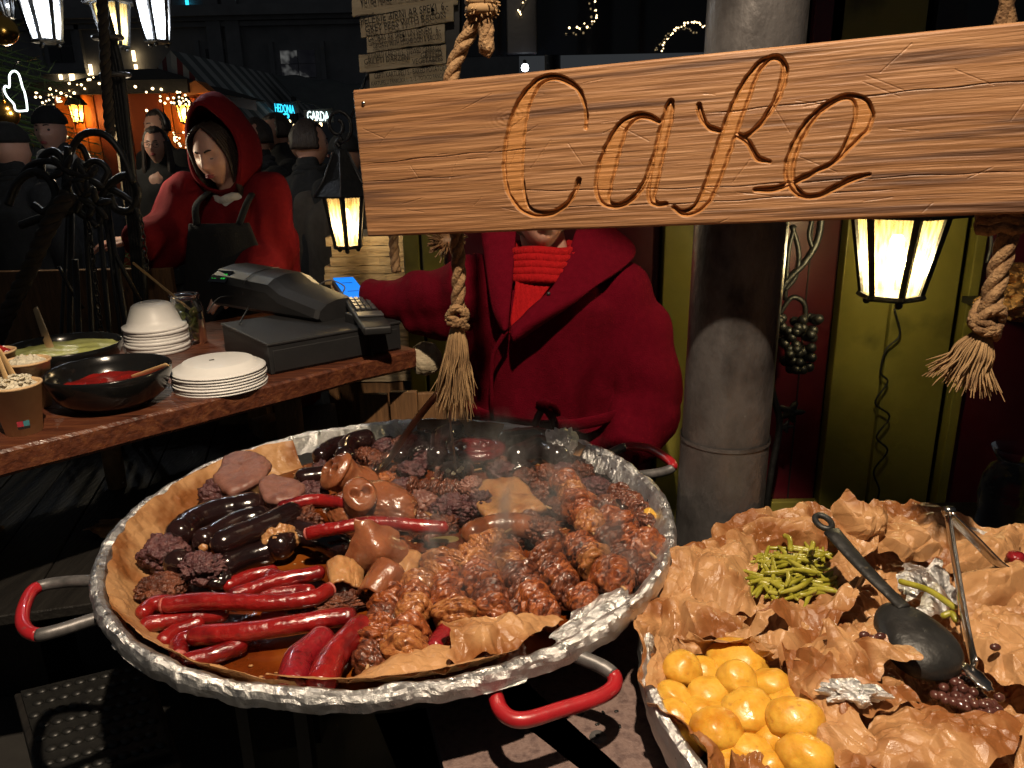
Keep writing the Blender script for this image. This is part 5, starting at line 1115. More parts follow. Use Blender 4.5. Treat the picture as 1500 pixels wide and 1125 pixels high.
def finish(me, name, m_, root, fold=0, fs=9, seed=0):
    if fold: displace(me, lambda c: fold * (fbm((c[0], c[1], c[2] * .45), fs, seed, 3) + .5 * (1 - abs(noise.noise(Vector((c[0] * fs * .8, c[1] * fs * .8, c[2] * fs * .35 + seed))))) ** 3))
    me.materials.clear(); me.materials.append(M[m_]); return link(name, me, root)
def person(label, px, py, y, h, yaw, coat, hat=None, hair='hair_dark', pitch=0., seed=0, long_hair=False, arms=(.0, .0), legm='grey_cloth', glasses=False, scarf=None, shut=False, wide=1.):
    """a standing person whose face centre is seen at a photo pixel, at a depth; the height follows from the ground"""
    fc = Py(px, py, y); s = (fc.z + .115) / 1.7 if h is None else h / 1.7; x0, y0 = fc.x, fc.y
    Rz = Matrix.Rotation(yaw, 3, 'Z'); hr = Rz @ Matrix.Rotation(pitch, 3, 'X')
    L = lambda x, y_, z: Rz @ (Vector((x, y_, z)) * s) + Vector((x0, y0, 0))
    root = thing('person', label, 'person', (x0, y0, 0)); hc = L(0, -.01, 1.585)
    b = MB(); b.add(head_pts(hc, hr, s), ICO(4)[1]); cap(b, L(0, .02, 1.40), .055 * s, L(0, .005, 1.53), .05 * s)
    cap(b, L(0, .02, 1.0), .13 * s, L(0, .02, 1.33), .13 * s)
    for sx in (-1, 1):
        cap(b, L(sx * .09, .02, .05), .05 * s, L(sx * .09, .02, .95), .08 * s)
        cap(b, L(sx * .09, -.02, .04), .035 * s, L(sx * .09, -.14, .035), .03 * s)
    c = MB(); t = c.tube([L(0, .02, .62), L(0, .02, .85), L(0, .02, 1.08), L(0, .02, 1.28), L(0, .02, 1.40), L(0, .015, 1.46), L(0, .012, 1.53)], [.215 * s * wide, .21 * s * wide, .205 * s * wide, .215 * s * wide, .16 * s, .085 * s, .07 * s], 20, sq=(.68, 1), up=tuple(Rz @ Vector((0, -1, 0))))
    for k, sx in enumerate((-1, 1)):
        f_ = arms[k]; sh = L(sx * .19 * wide, .02, 1.36); el = L(sx * (.25 + .02 * f_) * wide, .02 - .10 * f_, 1.09); wr = L(sx * (.22 - .14 * f_), -.02 - .30 * f_, .86 + .24 * f_)
        cap(c, sh, .082 * s, el, .066 * s); cap(c, el, .066 * s, wr, .052 * s); hand(b, wr - (el - wr).normalized() * .0, wr - el, (0, -.4, 1), s)
        cap(b, el, .04 * s, wr, .03 * s)
    me = fused(b, .0105, 1); finish(me, 'body', 'skin', root)
    me = fused(c, .018, 4); finish(me, 'coat', coat, root, .014, 8, seed)
    lg = MB()
    for sx in (-1, 1): cap(lg, L(sx * .09, .02, .06), .068 * s, L(sx * .085, .02, .92), .1 * s)
    me = fused(lg, .022, 2); finish(me, 'trousers', legm, root)
    for sx in (-1, 1): MB().ico(L(sx * .09, -.05, .05), (.055 * s, .15 * s, .055 * s), 3, None, Rz).build('shoe', 'black_cloth', root)
    f = lambda x, y_, z: hr @ (Vector((x, y_, z)) * s) + hc
    if hat == 'beanie':
        V, F = ICO(4); keep = [i for i, v in enumerate(V) if v[2] > .18 - .12 * v[1] * -1 * .0]; mb = MB()
        mb.ico(f(0, .004, .028), (.086 * s, .104 * s, .112 * s), 4, lambda d: 1 + .03 * fbm(d, 3, seed) if d.z > .12 else .55, hr); mb.build('beanie', 'black_cloth', root)
    elif hair:
        mb = MB(); V, F = ICO(4)
        def hf(d):
            front = d.y < -.25 and d.z < .55 + .3 * abs(d.x)
            low = d.z < (-.75 if long_hair else -.35)
            return (.55 if (front or low) else 1) * (1 + .05 * fbm((d.x * 3, d.y * 3, d.z), 2, seed))
        mb.ico(f(0, .008, .012), (.085 * s, .103 * s, .122 * s), 4, hf, hr); mb.build('hair', hair, root)
        if long_hair:
            mb = MB()
            for k in range(26):
                a = R(-25 + 230 * k / 25); x, y_ = math.cos(a) * .078, math.sin(a) * .08
                mb.tube(curve([f(x, y_ + .01, .03), f(x * 1.12, y_ + .01, -.07), f(x * 1.2, y_ - .005, -.17), f(x * 1.1, y_ - .02, -.25 - .03 * (k % 3))], 4), [.016 * s] * 9 + [.014 * s, .012 * s, .010 * s, .005 * s], 7)
            mb.build('hair_strands', hair, root)
    face_parts(root, hc, hr, s, shut, hair or 'hair_dark')
    if glasses:
        mb = MB()
        for sx in (-1, 1): mb.tube([f(sx * .031 + .021 * math.cos(a / 14 * 6.283), -.098, .006 + .018 * math.sin(a / 14 * 6.283)) for a in range(14)], .0016, 6, closed=True)
        mb.tube([f(-.01, -.1, .008), f(.01, -.1, .008)], .0015, 6); mb.build('glasses', 'black_steel', root)
    if hat == 'headband': MB().tube([f(.09 * math.cos(a / 20 * math.pi), .01, .02 + .112 * math.sin(a / 20 * math.pi)) for a in range(21)], .008 * s, 8).build('headband', 'worn_grey', root)
    if scarf:
        mb = MB()
        for k in range(3): mb.tube([f((.078 + .006 * k) * math.cos(a / 18 * 6.283), .012 + (.075 + .006 * k) * math.sin(a / 18 * 6.283), -.115 - .026 * k + .008 * math.sin(a * 1.1 + k)) for a in range(18)], .02 * s, 8, closed=True)
        mb.build('scarf', scarf, root)
    return root

# hooded seller of the neighbouring stall
def hooded():
    Y = 2.92; q = lambda px, py, dy=0.: Py(px, py, Y + dy)
    hc = q(318, 226); base = Vector((hc.x + .04, Y + .05, 0)); root = thing('person', 'person in a red pointed hood and black apron, looking down at their work', 'person', base)
    hr = Matrix.Rotation(R(-13), 3, 'Z') @ Matrix.Rotation(R(15), 3, 'X') @ Matrix.Rotation(R(-5), 3, 'Y')
    b = MB(); s = .97; b.add(head_pts(hc, hr, s, 5), ICO(5)[1]); nk = Vector((hc.x + .035, Y + .05, hc.z - .18)); cap(b, nk, .05, hc + Vector((.012, .03, -.07)), .046)
    cap(b, Vector((base.x, base.y, .9)), .12, nk - Vector((0, 0, .1)), .12)
    for sx in (-1, 1): cap(b, (base.x + sx * .09, base.y, .05), .05, (base.x + sx * .09, base.y, .95), .08); cap(b, (base.x + sx * .09, base.y - .02, .04), .036, (base.x + sx * .09, base.y - .15, .036), .03)
    hl = q(192, 352, -.12); hrr = q(352, 425, -.22)
    hand(b, hl, (-1, -.3, -.05), (0, -.2, 1), .95); cap(b, q(240, 340, -.05), .036, hl, .028)
    hand(b, hrr, (-.8, -.5, -.3), (0, -.3, 1), .95); cap(b, q(405, 385, -.05), .036, hrr, .028)
    finish(fused(b, .0058, 1), 'body', 'skin', root)
    face_parts(root, hc, hr, s, True)
    c = MB(); z0 = hc.z
    c.tube([(base.x, base.y, .55), (base.x, base.y, .8), (base.x, base.y, z0 - .52), (base.x, base.y, z0 - .30), (base.x + .005, base.y, z0 - .2), (base.x + .0, base.y, z0 - .145)], [.25, .225, .205, .20, .155, .085], 22, sq=(.72, 1), up=(0, -1, 0))
    shl, shr = q(272, 282, .05), q(390, 285, .05)
    cap(c, shl, .082, q(246, 332, -.02), .082); cap(c, q(246, 332, -.02), .085, q(212, 352, -.1), .072); cap(c, q(250, 360, -.03), .075, q(235, 385, -.05), .055)
    cap(c, shr, .086, q(400, 362, .0), .088); cap(c, q(402, 366, .0), .085, q(372, 402, -.14), .075)
    cl = finish(fused(c, .011, 4), 'cloak', 'red_cloak', root, .02, 7, 3)
    # hood: shell around the head, open towards the face, pointed on top
    ax = Matrix.Rotation(R(-14), 3, 'Z') @ Vector((0, -1, -.10)); ax.normalize(); u = Vector((0, 0, 1)); u = (u - ax * u.dot(ax)).normalized(); v = ax.cross(u)
    A = np.zeros((64, 30, 3)); hcc = hc + Vector((.016, .03, .010))
    for i in range(64):
        a = 2 * math.pi * i / 64; ca, sa = math.cos(a), math.sin(a); pk = max(0, ca) ** 6
        for j in range(30):
            t = j / 29; f_ = .062 + .028 * max(0, ca) * (1 - t) - .20 * t ** 1.15; rr_ = (1 - t ** 3.2) ** .5 * (1 + .10 * math.sin(t * 3))
            if ca < -.3: rr_ *= 1.0
            p = hcc + ax * f_ + (u * ca * (.136 + .050 * pk * math.sin(min(1, .45 + t) * math.pi * .5)) + v * sa * (.106 + .014 * t)) * rr_
            p += u * (.006 * noise.noise((sa * 3, t * 5, 1))) + ax * (.012 * math.sin(a * 3 + 1) * (1 - t))
            if ca < 0 and t > .15: p += Vector((0, .0, -.03 * (-ca) * t))
            A[i, j] = p
    o = MB().arr(A, True).build('hood', 'red_cloak', root, fix=False); solid(o, .009, -1)
    MB().tube([A[i, 0] for i in range(64)], .006, 8, closed=True).build('hood_hem', 'red_cloak', root)
    # dark hair showing at the hood, pale scarf, apron
    mb = MB(); f = lambda x, y_, z: hr @ (Vector((x, y_, z)) * s) + hc
    for sx in (-1, 1):
        for k in range(7): mb.tube(curve([f(sx * .010, -.050 + .01 * k, .114), f(sx * (.056 + .002 * k), -.062 + .011 * k, .075), f(sx * .074, -.048 + .014 * k, .0), f(sx * .070, -.045 + .014 * k, -.09), f(sx * (.072 + .004 * k), -.03 + .01 * k, -.20)], 4), .0075, 7)
    mb.build('hair', 'hair_dark', root)
    mb = MB(); 
    for k in range(3): mb.tube([nk + Vector((math.cos(a / 18 * 6.283) * .068, math.sin(a / 18 * 6.283) * .062 - .01, -.018 + .02 * k + .008 * math.sin(a * 1.3 + k))) for a in range(18)], .017, 8, closed=True)
    mb.build('scarf', 'white_cloth', root)
    xs = [(292, 300), (362, 300)]; A = np.zeros((24, 20, 3))
    for i in range(24):
        for j in range(20):
            t, w_ = j / 19, i / 23 - .5; z = z0 - .235 - .62 * t; wd = .19 + .12 * min(1, t * 2.4); x = base.x - .02 + w_ * wd * 1.15
            yy = base.y - .72 * .222 * math.sqrt(max(.05, 1 - ((x - base.x) / .26) ** 2)) - .028 - .006 * fbm((x * 12, z * 3, 0), 1); A[i, j] = (x, yy, z)
    o = MB().arr(A).build('apron', 'black_cloth', root, fix=False); solid(o, .006)
    for sx in (-1, 1): MB().tube(curve([(base.x - .02 + sx * .075, base.y - .185, z0 - .24), (base.x - .01 + sx * .09, base.y - .15, z0 - .17), (base.x + sx * .08, base.y - .03, z0 - .12)], 5), .013, 8, sq=(.3, 1), up=(0, -1, .3)).build('apron_strap', 'black_cloth', root)
    lg = MB()
    for sx in (-1, 1): cap(lg, (base.x + sx * .09, base.y, .06), .068, (base.x + sx * .085, base.y, .9), .1)
    finish(fused(lg, .022, 2), 'trousers', 'grey_cloth', root)
    for sx in (-1, 1): MB().ico((base.x + sx * .09, base.y - .06, .05), (.055, .15, .055), 3).build('shoe', 'black_cloth', root)
hooded()
# glove of the hooded person is dark: a small mitt over the reaching hand
# ------------------------------------------------------------------ seller in the wine-red coat
def seller():
    Y = 2.02; q = lambda px, py, dy=0.: Py(px, py, Y + dy); cx = q(808, 480).x
    root = thing('person', 'person in a wine-red hooded coat behind the pan, face hidden by the sign', 'person', (cx, Y + .05, 0))
    chin = q(800, 366, -.06); hc = chin + Vector((-.01, .055, .108)); hr = Matrix.Rotation(R(4), 3, 'Z') @ Matrix.Rotation(R(-14), 3, 'X')
    b = MB(); b.add(head_pts(hc, hr, 1.03, 5), ICO(5)[1]); nk = Vector((cx + .0, Y + .05, hc.z - .2)); cap(b, nk, .062, hc + Vector((.0, .03, -.06)), .058)
    cap(b, (cx, Y + .06, .8), .13, nk - Vector((0, 0, .12)), .14)
    for sx in (-1, 1): cap(b, (cx + sx * .1, Y + .06, .05), .05, (cx + sx * .1, Y + .06, .85), .085); cap(b, (cx + sx * .1, Y + .02, .04), .036, (cx + sx * .1, Y - .09, .036), .03)
    hl = q(540, 452, .28); hand(b, hl, (-1, .2, -.1), (0, -.2, 1)); cap(b, q(610, 452, .2), .038, hl, .03)
    hrr = q(905, 668, -.14); hand(b, hrr, (-.7, -.5, -.4), (0, -.3, 1)); cap(b, q(955, 620, -.05), .038, hrr, .03)
    finish(fused(b, .0068, 1), 'body', 'skin', root); face_parts(root, hc, hr, 1.03)
    c = MB(); zt = q(800, 372).z
    c.tube([(cx - .01, Y + .06, .40), (cx - .01, Y + .06, .62), (cx - .01, Y + .06, .82), (cx, Y + .06, 1.0), (cx + .005, Y + .06, zt - .13), (cx + .005, Y + .06, zt - .055), (cx, Y + .06, zt + .0)], [.27, .25, .225, .225, .225, .17, .095], 26, sq=(.74, 1), up=(0, -1, 0))
    sr = q(905, 428, .03); er = q(945, 575, .0)
    cap(c, sr, .088, er, .098); cap(c, q(938, 480, .02), .09, er, .098); cap(c, er, .098, q(925, 648, -.08), .075); cap(c, q(950, 605, -.02), .088, q(900, 665, -.12), .062)
    sl = q(700, 425, .05); el = q(618, 440, .16)
    cap(c, sl, .1, el, .078); cap(c, el, .078, q(548, 436, .28), .056); cap(c, q(680, 455, .08), .08, q(612, 468, .16), .056)
    me = fused(c, .0095, 4)
    def fold(p):
        x, y, z = p; h = .012 * fbm((x, y, z * .5), 7, 5, 3)
        if x > sr.x - .06: h += .006 * max(0, math.sin((z * 1.0 + x * .8) * 26 + 3 * noise.noise((x * 5, y * 5, z * 5)))) * min(1, max(0, (1.08 - z) * 5))   # sleeve rings
        if x < sl.x - .01: h += .0055 * math.sin(x * 40 + z * 22 + 2 * noise.noise((x * 6, y * 6, z * 6)))
        if abs(x - cx) < .2: h += .010 * math.sin((x - cx) * 46 + 2.5 * noise.noise((x * 3, 0, z * 2.5))) * min(1, max(0, 1.12 - z) * 4)
        return h
    displace(me, fold); me.materials.clear(); me.materials.append(M['red_coat']); link('coat', me, root)
    # knitted sweater in the open neck: ribbed panel and rolled collar
    fy = lambda x, z: Y + .06 - .74 * .232 * math.sqrt(max(.06, 1 - ((x - cx) / .27) ** 2)) * (1 - .55 * max(0, (z - (zt - .15)) / .16)) - .022
    vt = [q(760, 372), q(840, 366)]; vb = q(748, 472); A = np.zeros((60, 30, 3))
    for i in range(60):
        for j in range(30):
            t, w_ = j / 29, i / 59; l, r_ = vt[0].lerp(vb + Vector((-.004, 0, 0)), t), vt[1].lerp(vb + Vector((.004, 0, 0)), t); p = l.lerp(r_, w_)
            A[i, j] = (p.x, fy(p.x, p.z) - .012 - .0035 * abs(math.sin((p.x - cx) * 260)), p.z)
    o = MB().arr(A).build('sweater', 'knit_red', root, fix=False); solid(o, .006)
    mb = MB(); nkc = Vector((hc.x + .004, hc.y + .012, chin.z - .022))
    for k in range(5):
        mb.tube([nkc + Vector((math.cos(a / 40 * 6.2832) * (.082 + .004 * k), math.sin(a / 40 * 6.2832) * (.080 + .004 * k) - .004 * k, .018 - .016 * k + .004 * math.sin(a * .5) )) for a in range(40)], .0125, 10, closed=True)
    mb.build('rolled_collar', 'knit_red', root)
    # lapels and the fallen hood
    def strip(P0, P1, name, th, off, n_=26, seed=1, bul=.02):
        A = np.zeros((n_, 14, 3)); C0, C1 = curve(P0, 8), curve(P1, 8)
        for i in range(n_):
            k0, k1 = C0[int(i / (n_ - 1) * (len(C0) - 1))], C1[int(i / (n_ - 1) * (len(C1) - 1))]
            for j in range(14):
                t = j / 13; p = k0.lerp(k1, t); p = p + Vector((0, -bul * math.sin(t * math.pi) - off, .003 * noise.noise((i * .2, t * 2, seed)))); A[i, j] = p
        o = MB().arr(A).build(name, 'red_coat', root, fix=False); solid(o, th)
    g = lambda px, py, dy=0.: (lambda p: Vector((p.x, fy(p.x, p.z) + dy, p.z)))(q(px, py, -.12))
    strip([g(852, 342, .03), g(818, 410, -.02), g(775, 452, -.025), g(748, 478, -.02)], [g(905, 338, .1), g(942, 384, .04), g(850, 432, -.03), g(752, 496, -.022)], 'hood_collar', .012, .012, seed=2, bul=.022)
    strip([g(757, 346, .03), g(752, 400, -.01), g(746, 450, -.02), g(742, 478, -.02)], [g(700, 345, .08), g(712, 400, .0), g(722, 450, -.015), g(738, 482, -.018)], 'lapel', .01, .010, seed=3, bul=.012)
    mb = MB(); mb.tube(curve([g(742, 480, -.035), g(722, 520, -.03), g(720, 580, -.025), g(722, 640, -.02)], 8), .006, 8, sq=(1, .4)); mb.build('front_edge', 'red_coat', root)
    bt = g(803, 428, -.05); MB().ico(bt, (.005, .003, .005), 2).build('snap_button', 'black_steel', root)
    # belt and its knot
    pts = [Vector((cx + .252 * math.sin(a), Y + .06 - .188 * math.cos(a) - .014, q(810, 592).z - .012 * math.cos(a * 2))) for a in [R(-80 + 160 * k / 24) for k in range(25)]]
    MB().tube(pts, .017, 10, sq=(1, .35), up=(0, 0, 1)).build('belt', 'red_coat', root)
    kb = g(795, 582, -.055); mb = MB(); mb.ico(kb, (.02, .014, .018), 3, lambda d: 1 + .25 * fbm(d, 2, 1))
    for dx, dz in ((.035, -.012),): mb.tube(curve([kb, kb + Vector((dx * .6, -.014, dz + .016)), kb + Vector((dx, -.006, dz - .012)), kb + Vector((dx * .3, -.006, -.008))], 5), .008, 8, sq=(1, .5))
    for dx in (-.03, .035): mb.tube(curve([kb, kb + Vector((dx * .7, -.01, -.04)), kb + Vector((dx, -.004, -.10))], 5), .011, 8, sq=(1, .35))
    mb.build('belt_knot', 'red_coat', root)
    lg = MB()
    for sx in (-1, 1): cap(lg, (cx + sx * .1, Y + .06, .06), .07, (cx + sx * .09, Y + .06, .75), .105)
    finish(fused(lg, .022, 2), 'trousers', 'black_cloth', root)
    for sx in (-1, 1): MB().ico((cx + sx * .1, Y - .0, .05), (.055, .15, .055), 3).build('shoe', 'black_cloth', root)
    mb = MB(); mb.ico(hc + Vector((0, .02, .02)), (.09, .1, .12), 4, lambda d: (.6 if d.y < -.3 and d.z < .5 else 1) * (1 + .05 * fbm(d, 3, 2))); mb.build('hair', 'hair_grey', root)
seller()

# ------------------------------------------------------------------ lanterns
def lantern(label, px, py, y, hpx, pane, power, colr, rot=.3, bulbm='bulb_warm', curl=False, hang=None, group=None, amber=False, fat=1.):
    """px,py: photo pixel of the middle of the glass; hpx: glass height in pixels"""
    c = Py(px, py, y); k = mpp(c); h = hpx * k; rt, rb_ = h * .42 * fat, h * .27 * fat
    root = thing('lantern', label, 'lantern', c - Vector((0, 0, h * .55)), group); n_ = 6
    P = lambda r_, a, z: c + Vector((r_ * math.cos(a), r_ * math.sin(a), z))
    A = [rot + i * math.pi / 3 for i in range(6)]
    for i in range(6):
        a, b = A[i], A[(i + 1) % 6]; w_ = .1 * h
        MB().tube([P(rt, a, h * .5), P(rb_, a, -h * .5)], [h * .055, h * .045], 4, sq=(1, 1), up=(math.cos(a), math.sin(a), 0)).build('frame_post', 'iron', root, False)
        q = [P(rb_ * .96, a, -h * .49), P(rb_ * .96, b, -h * .49), P(rt * .96, b, h * .49), P(rt * .96, a, h * .49)]
        pn_ = MB().add(q, [(0, 1, 2, 3)]).build('glass_pane', pane, root, False)
        m_ = MB()                              # ragged scalloped strip along the top of each pane
        for t in range(7):
            p = P(rt, a, h * .49).lerp(P(rt, b, h * .49), (t + .5) / 7); m_.ico(p, (h * .045, h * .045, h * .035), 1)
        m_.build('scallop', 'iron', pn_)
    MB().lathe([(0, -h * .56), (rb_ * 1.1, -h * .56), (rb_ * 1.22, -h * .53), (rb_ * 1.15, -h * .49), (0, -h * .49)], 6, c, rot=Matrix.Rotation(rot, 3, 'Z')).build('base', 'iron', root, False)
    for i in (0, 2, 4): MB().ico(P(rb_ * .8, A[i], -h * .6), h * .05, 2).build('foot_scroll', 'iron', root)
    rf_ = MB().lathe([(rt * 1.0, h * .5), (rt * 1.5, h * .47), (rt * 1.52, h * .5), (rt * .95, h * .8), (rt * .36, h * 1.32), (rt * .3, h * 1.38), (0, h * 1.42)], 6, c, rot=Matrix.Rotation(rot, 3, 'Z')).build('roof', 'iron', root, False)
    for a in A: MB().tube([P(rt * 1.54, a, h * .5), P(rt * .98, a, h * .81), P(rt * .38, a, h * 1.33)], h * .018, 6).build('roof_rib', 'worn_grey' if curl else 'iron', rf_)
    top = c + Vector((0, 0, h * 1.42))
    if curl:
        C = [top + Vector((.02 * h + (.30 - .017 * i) * h * math.cos(a) - .02 * h, 0, .42 * h + (.34 - .017 * i) * h * math.sin(a))) for i, a in enumerate([R(-90 + 36 * j) for j in range(16)])]
        MB().tube(curve(C, 3), h * .035, 8).build('scroll', 'iron', root)
        MB().tube(curve([top, top + Vector((-.06 * h, 0, .10 * h)), top + Vector((.05 * h, 0, .18 * h)), C[0]], 4), h * .04, 8).build('hook', 'iron', root)
        MB().tube([C[3], C[3] + Vector((.06, .06, .15)), C[3] + Vector((.08, .16, .5))], h * .03, 6).build('hanger', 'iron', root)
    elif hang is not None: MB().tube(curve([top - Vector((0, 0, .02 * h)), top + Vector((0, 0, .2 * h)), Vector(hang)], 5), h * .03, 8).build('hanger', 'iron', root)
    MB().ico(c + Vector((0, 0, h * .14)), (h * .085, h * .085, h * .12), 3).build('bulb', bulbm, root)
    MB().tube([c + Vector((0, 0, h * .24)), c + Vector((0, 0, h * .5))], h * .05, 8).build('socket', 'iron', root)
    if power:
        li = bpy.data.lights.new('bulb_light', 'POINT'); li.energy = power; li.color = colr; li.shadow_soft_size = h * .1
        lo = bpy.data.objects.new('bulb_light', li); COL.objects.link(lo); lo.parent = root; lo.matrix_parent_inverse = Matrix.Translation(-root.location); lo.matrix_basis = Matrix.Translation(c + Vector((0, 0, -h * .08)))
    return root
WARM = (1, .74, .40)
lantern('black iron lantern with scrolled hanger glowing beside the sign end', 507, 323, 2.75, 72, 'pane_warm', 7, WARM, .62, curl=True)
lantern('black iron lantern with ribbed glass hanging under the sign before the olive door', 1312, 372, 1.98, 118, 'pane_warm', 15, (1, .84, .45), .45, hang=Py(1310, 60, 2.36), fat=1.25)
LW = Vector((-1.9, 3.3, 2.9))
lantern('white-lit iron lantern hanging beside the gold bauble', 62, 22, 3.1, 68, 'pane_cool', 11, (.85, .92, 1), .55, 'bulb_cool', hang=Py(70, -160, 3.1))
lantern('yellowish iron lantern partly behind the dark lantern post', 166, 36, 3.2, 58, 'pane_warm', 4, (1, .9, .6), .3, hang=Py(160, -130, 3.1))
lantern('white-lit iron lantern hanging right of the lantern post', 226, 26, 3.1, 62, 'pane_cool', 11, (.85, .92, 1), .75, 'bulb_cool', hang=Py(222, -160, 3.1))
lantern('tiny unlit-looking lantern far behind the gold bauble', 12, 12, 5.0, 24, 'pane_cool', 0, (1, 1, 1), .4, 'bulb_cool', hang=Py(12, -90, 5.0))
fr2 = thing('lantern_gantry', 'iron bar on two posts from which the market lanterns hang', 'frame', (-3.2, 3.3, 0))
a_, b_ = Py(-330, -170, 3.12), Py(560, -165, 3.12); zb = max(a_.z, b_.z)
MB().tube([(a_.x, 3.12, zb), (b_.x + .6, 3.12, zb)], .025, 8).build('bar', 'iron', fr2)
for x in (a_.x, b_.x + .6): MB().tube([(x, 3.12, 0), (x, 3.12, zb)], .03, 8).build('post', 'iron', fr2)
# bare bulb on a pale post behind the iron stand
pw = thing('pale_post', 'pale wooden post lit by a small bare bulb behind the iron stand', 'post', Py(190, 420, 3.0) * 1)
pa, pb = Py(208, 420, 3.05), Py(174, 175, 3.05); MB().tube([(pa.x, 3.05, 0), pa, pb], .026, 4, up=(1, 0, 0)).build('timber', 'old_plank', pw, False)
bb = Py(183, 222, 2.98); MB().ico(bb, .016, 3).build('bulb', 'bulb_warm', pw); MB().tube([bb + Vector((0, .0, .01)), bb + Vector((0, .06, .03))], .011, 8).build('socket', 'iron', pw)
li = bpy.data.lights.new('bulb_light', 'POINT'); li.energy = 4; li.color = (1, .85, .6); li.shadow_soft_size = .017
lo = bpy.data.objects.new('bulb_light', li); COL.objects.link(lo); lo.parent = pw; lo.matrix_parent_inverse = Matrix.Translation(-pw.location); lo.matrix_basis = Matrix.Translation(bb + Vector((0, -.03, 0)))

# ------------------------------------------------------------------ kiosk wall behind the seller
WY = 2.45; wx = lambda px, py=330: Py(px, py, WY).x
kw = thing('kiosk_wall', 'kiosk wall of dark red panels in olive-yellow frames with dark windows above', 'kiosk', (wx(1040), WY, 0))
ztop = Py(1100, 105, WY).z
def panel(x0, x1, z0, z1, m_, dy=0., name='panel', d=.03, bev=.004): MB().box(((x0 + x1) / 2, WY + dy + d / 2, (z0 + z1) / 2), (x1 - x0, d, z1 - z0)).build(name, m_, kw, False, bev)
xr0 = wx(588)
panel(xr0, 3.2, 0, ztop, 'wall_dark', .06, 'backing', .03, 0)
for x0, x1 in ((wx(650), wx(972)), (wx(1040), wx(1240)), (wx(1452), 3.0)): panel(x0 + .004, x1 - .004, .25, ztop - .06, 'wall_red', .03)
zc = Py(1200, 375, WY).z
for x0, x1 in ((xr0, wx(612)), (wx(616), wx(648)), (wx(974), wx(1036)), (wx(1243), wx(1318)), (wx(1322), wx(1418)), (wx(1434), wx(1450))): panel(x0, x1, .0, ztop, 'wall_olive', 0., 'frame_board', .05)
panel(wx(1040), wx(1240), ztop - .0, ztop + .06, 'wall_olive', -.004, 'head_rail'); panel(wx(1456), 3.0, ztop - .05, ztop + .06, 'wall_olive', -.004, 'head_rail')
panel(wx(1037), wx(1240), .15, .3, 'wall_olive', -.004, 'bottom_rail')
for px in (1150, 1195): panel(wx(px), wx(px) + .004, .3, ztop - .07, 'wall_dark', .026, 'groove', .01, 0)
# dark windows above
panel(xr0, 3.2, ztop + .062, 3.0, 'window_dark', .04, 'window_pane', .02, 0)
for px, m_ in ((742, 'wall_dark'), (1190, 'wall_red'), (1215, 'wall_olive'), (1368, 'wall_dark')):
    x = wx(px, 60); panel(x, x + (.09 if m_ != 'wall_olive' else .28), ztop + .062, 3.0, m_, 0, 'window_frame', .03)
# bulbs hung before the window stand in for lights reflected in its glass
def garland(label, pts, n_, m_='fairy', r_=.008, seed=0, sag=0., wire=.003, jit=.02, y=None):
    C = curve(pts, 10); root = thing('light_string', label, 'string lights', C[0]); rnd = random.Random(seed)
    MB().tube(C, wire, 5).build('wire', 'cotton_wire', root); V = MB(); V.ico((0, 0, 0), r_, 2); me = V.mesh('bulb', m_)
    for i in range(n_):
        t = (i + rnd.random() * .6) / n_ * (len(C) - 1); k = int(t); p = C[k].lerp(C[min(k + 1, len(C) - 1)], t - k) + Vector((rnd.gauss(0, jit), rnd.gauss(0, jit), rnd.gauss(0, jit)))
        o = bpy.data.objects.new('bulb', me); COL.objects.link(o); o.parent = root; o.matrix_parent_inverse = Matrix.Translation(-root.location); o.matrix_basis = Matrix.Translation(p)
        s_ = rnd.uniform(.6, 1.2); o.scale = (s_, s_, s_)
    return root
q = lambda px, py: Py(px, py, WY - .02)
garland('arc of tiny bulbs standing in for reflections in the dark window beside the pole', [q(968, 75), q(985, 48), q(1012, 33), q(1036, 40)], 26, 'fairy', .0025, 1, jit=.002, wire=.0015)
garland('short string of tiny bulbs standing in for reflections in the dark window above the sign', [q(868, -8), q(872, 25), q(858, 38), q(832, 42)], 12, 'fairy', .0028, 2, jit=.003, wire=.0015)
garland('little cluster of bulbs standing in for reflections high in the dark window by the hanging rope', [q(772, -4), q(762, 12), q(760, 22)], 5, 'fairy', .0035, 3, jit=.003, wire=.0015)
lb = thing('reflection_bulb', 'single round white bulb standing in for a reflection at the top edge of the sign', 'bulb', q(769, 99)); MB().ico(q(769, 99), .011, 2).build('bulb', 'bulb_cool', lb); MB().tube([q(769, 99), q(769, 99) + Vector((0, .03, .02))], .006, 6).build('socket', 'iron', lb)

# iron grape vine in front of the wall
vy = 2.30; v_ = lambda px, py: Py(px, py, vy)
iv = thing('iron_grapevine', 'wrought iron vine with a grape cluster beside the steel pole', 'ironwork', v_(1140, 740))
for pts, r_ in (([(1205, 300), (1198, 350), (1178, 385), (1150, 415), (1138, 450), (1130, 560), (1142, 620), (1130, 690), (1122, 760), (1120, 900)], .011), ([(1160, 330), (1170, 370), (1165, 405), (1150, 425)], .008),
                ([(1142, 460), (1160, 436), (1178, 445), (1180, 470), (1186, 462), (1196, 470)], .008), ([(1150, 440), (1155, 370), (1164, 330)], .007), ([(1190, 318), (1185, 345), (1192, 362), (1200, 340)], .007)):
    MB().tube(curve([v_(*p) for p in pts], 8), r_, 8).build('stem', 'iron', iv)
rnd = random.Random(4); gm = MB(); gm.ico((0, 0, 0), .0155, 2); gme = gm.mesh('grape', 'iron'); gme.polygons.foreach_set('use_smooth', [True] * len(gme.polygons))
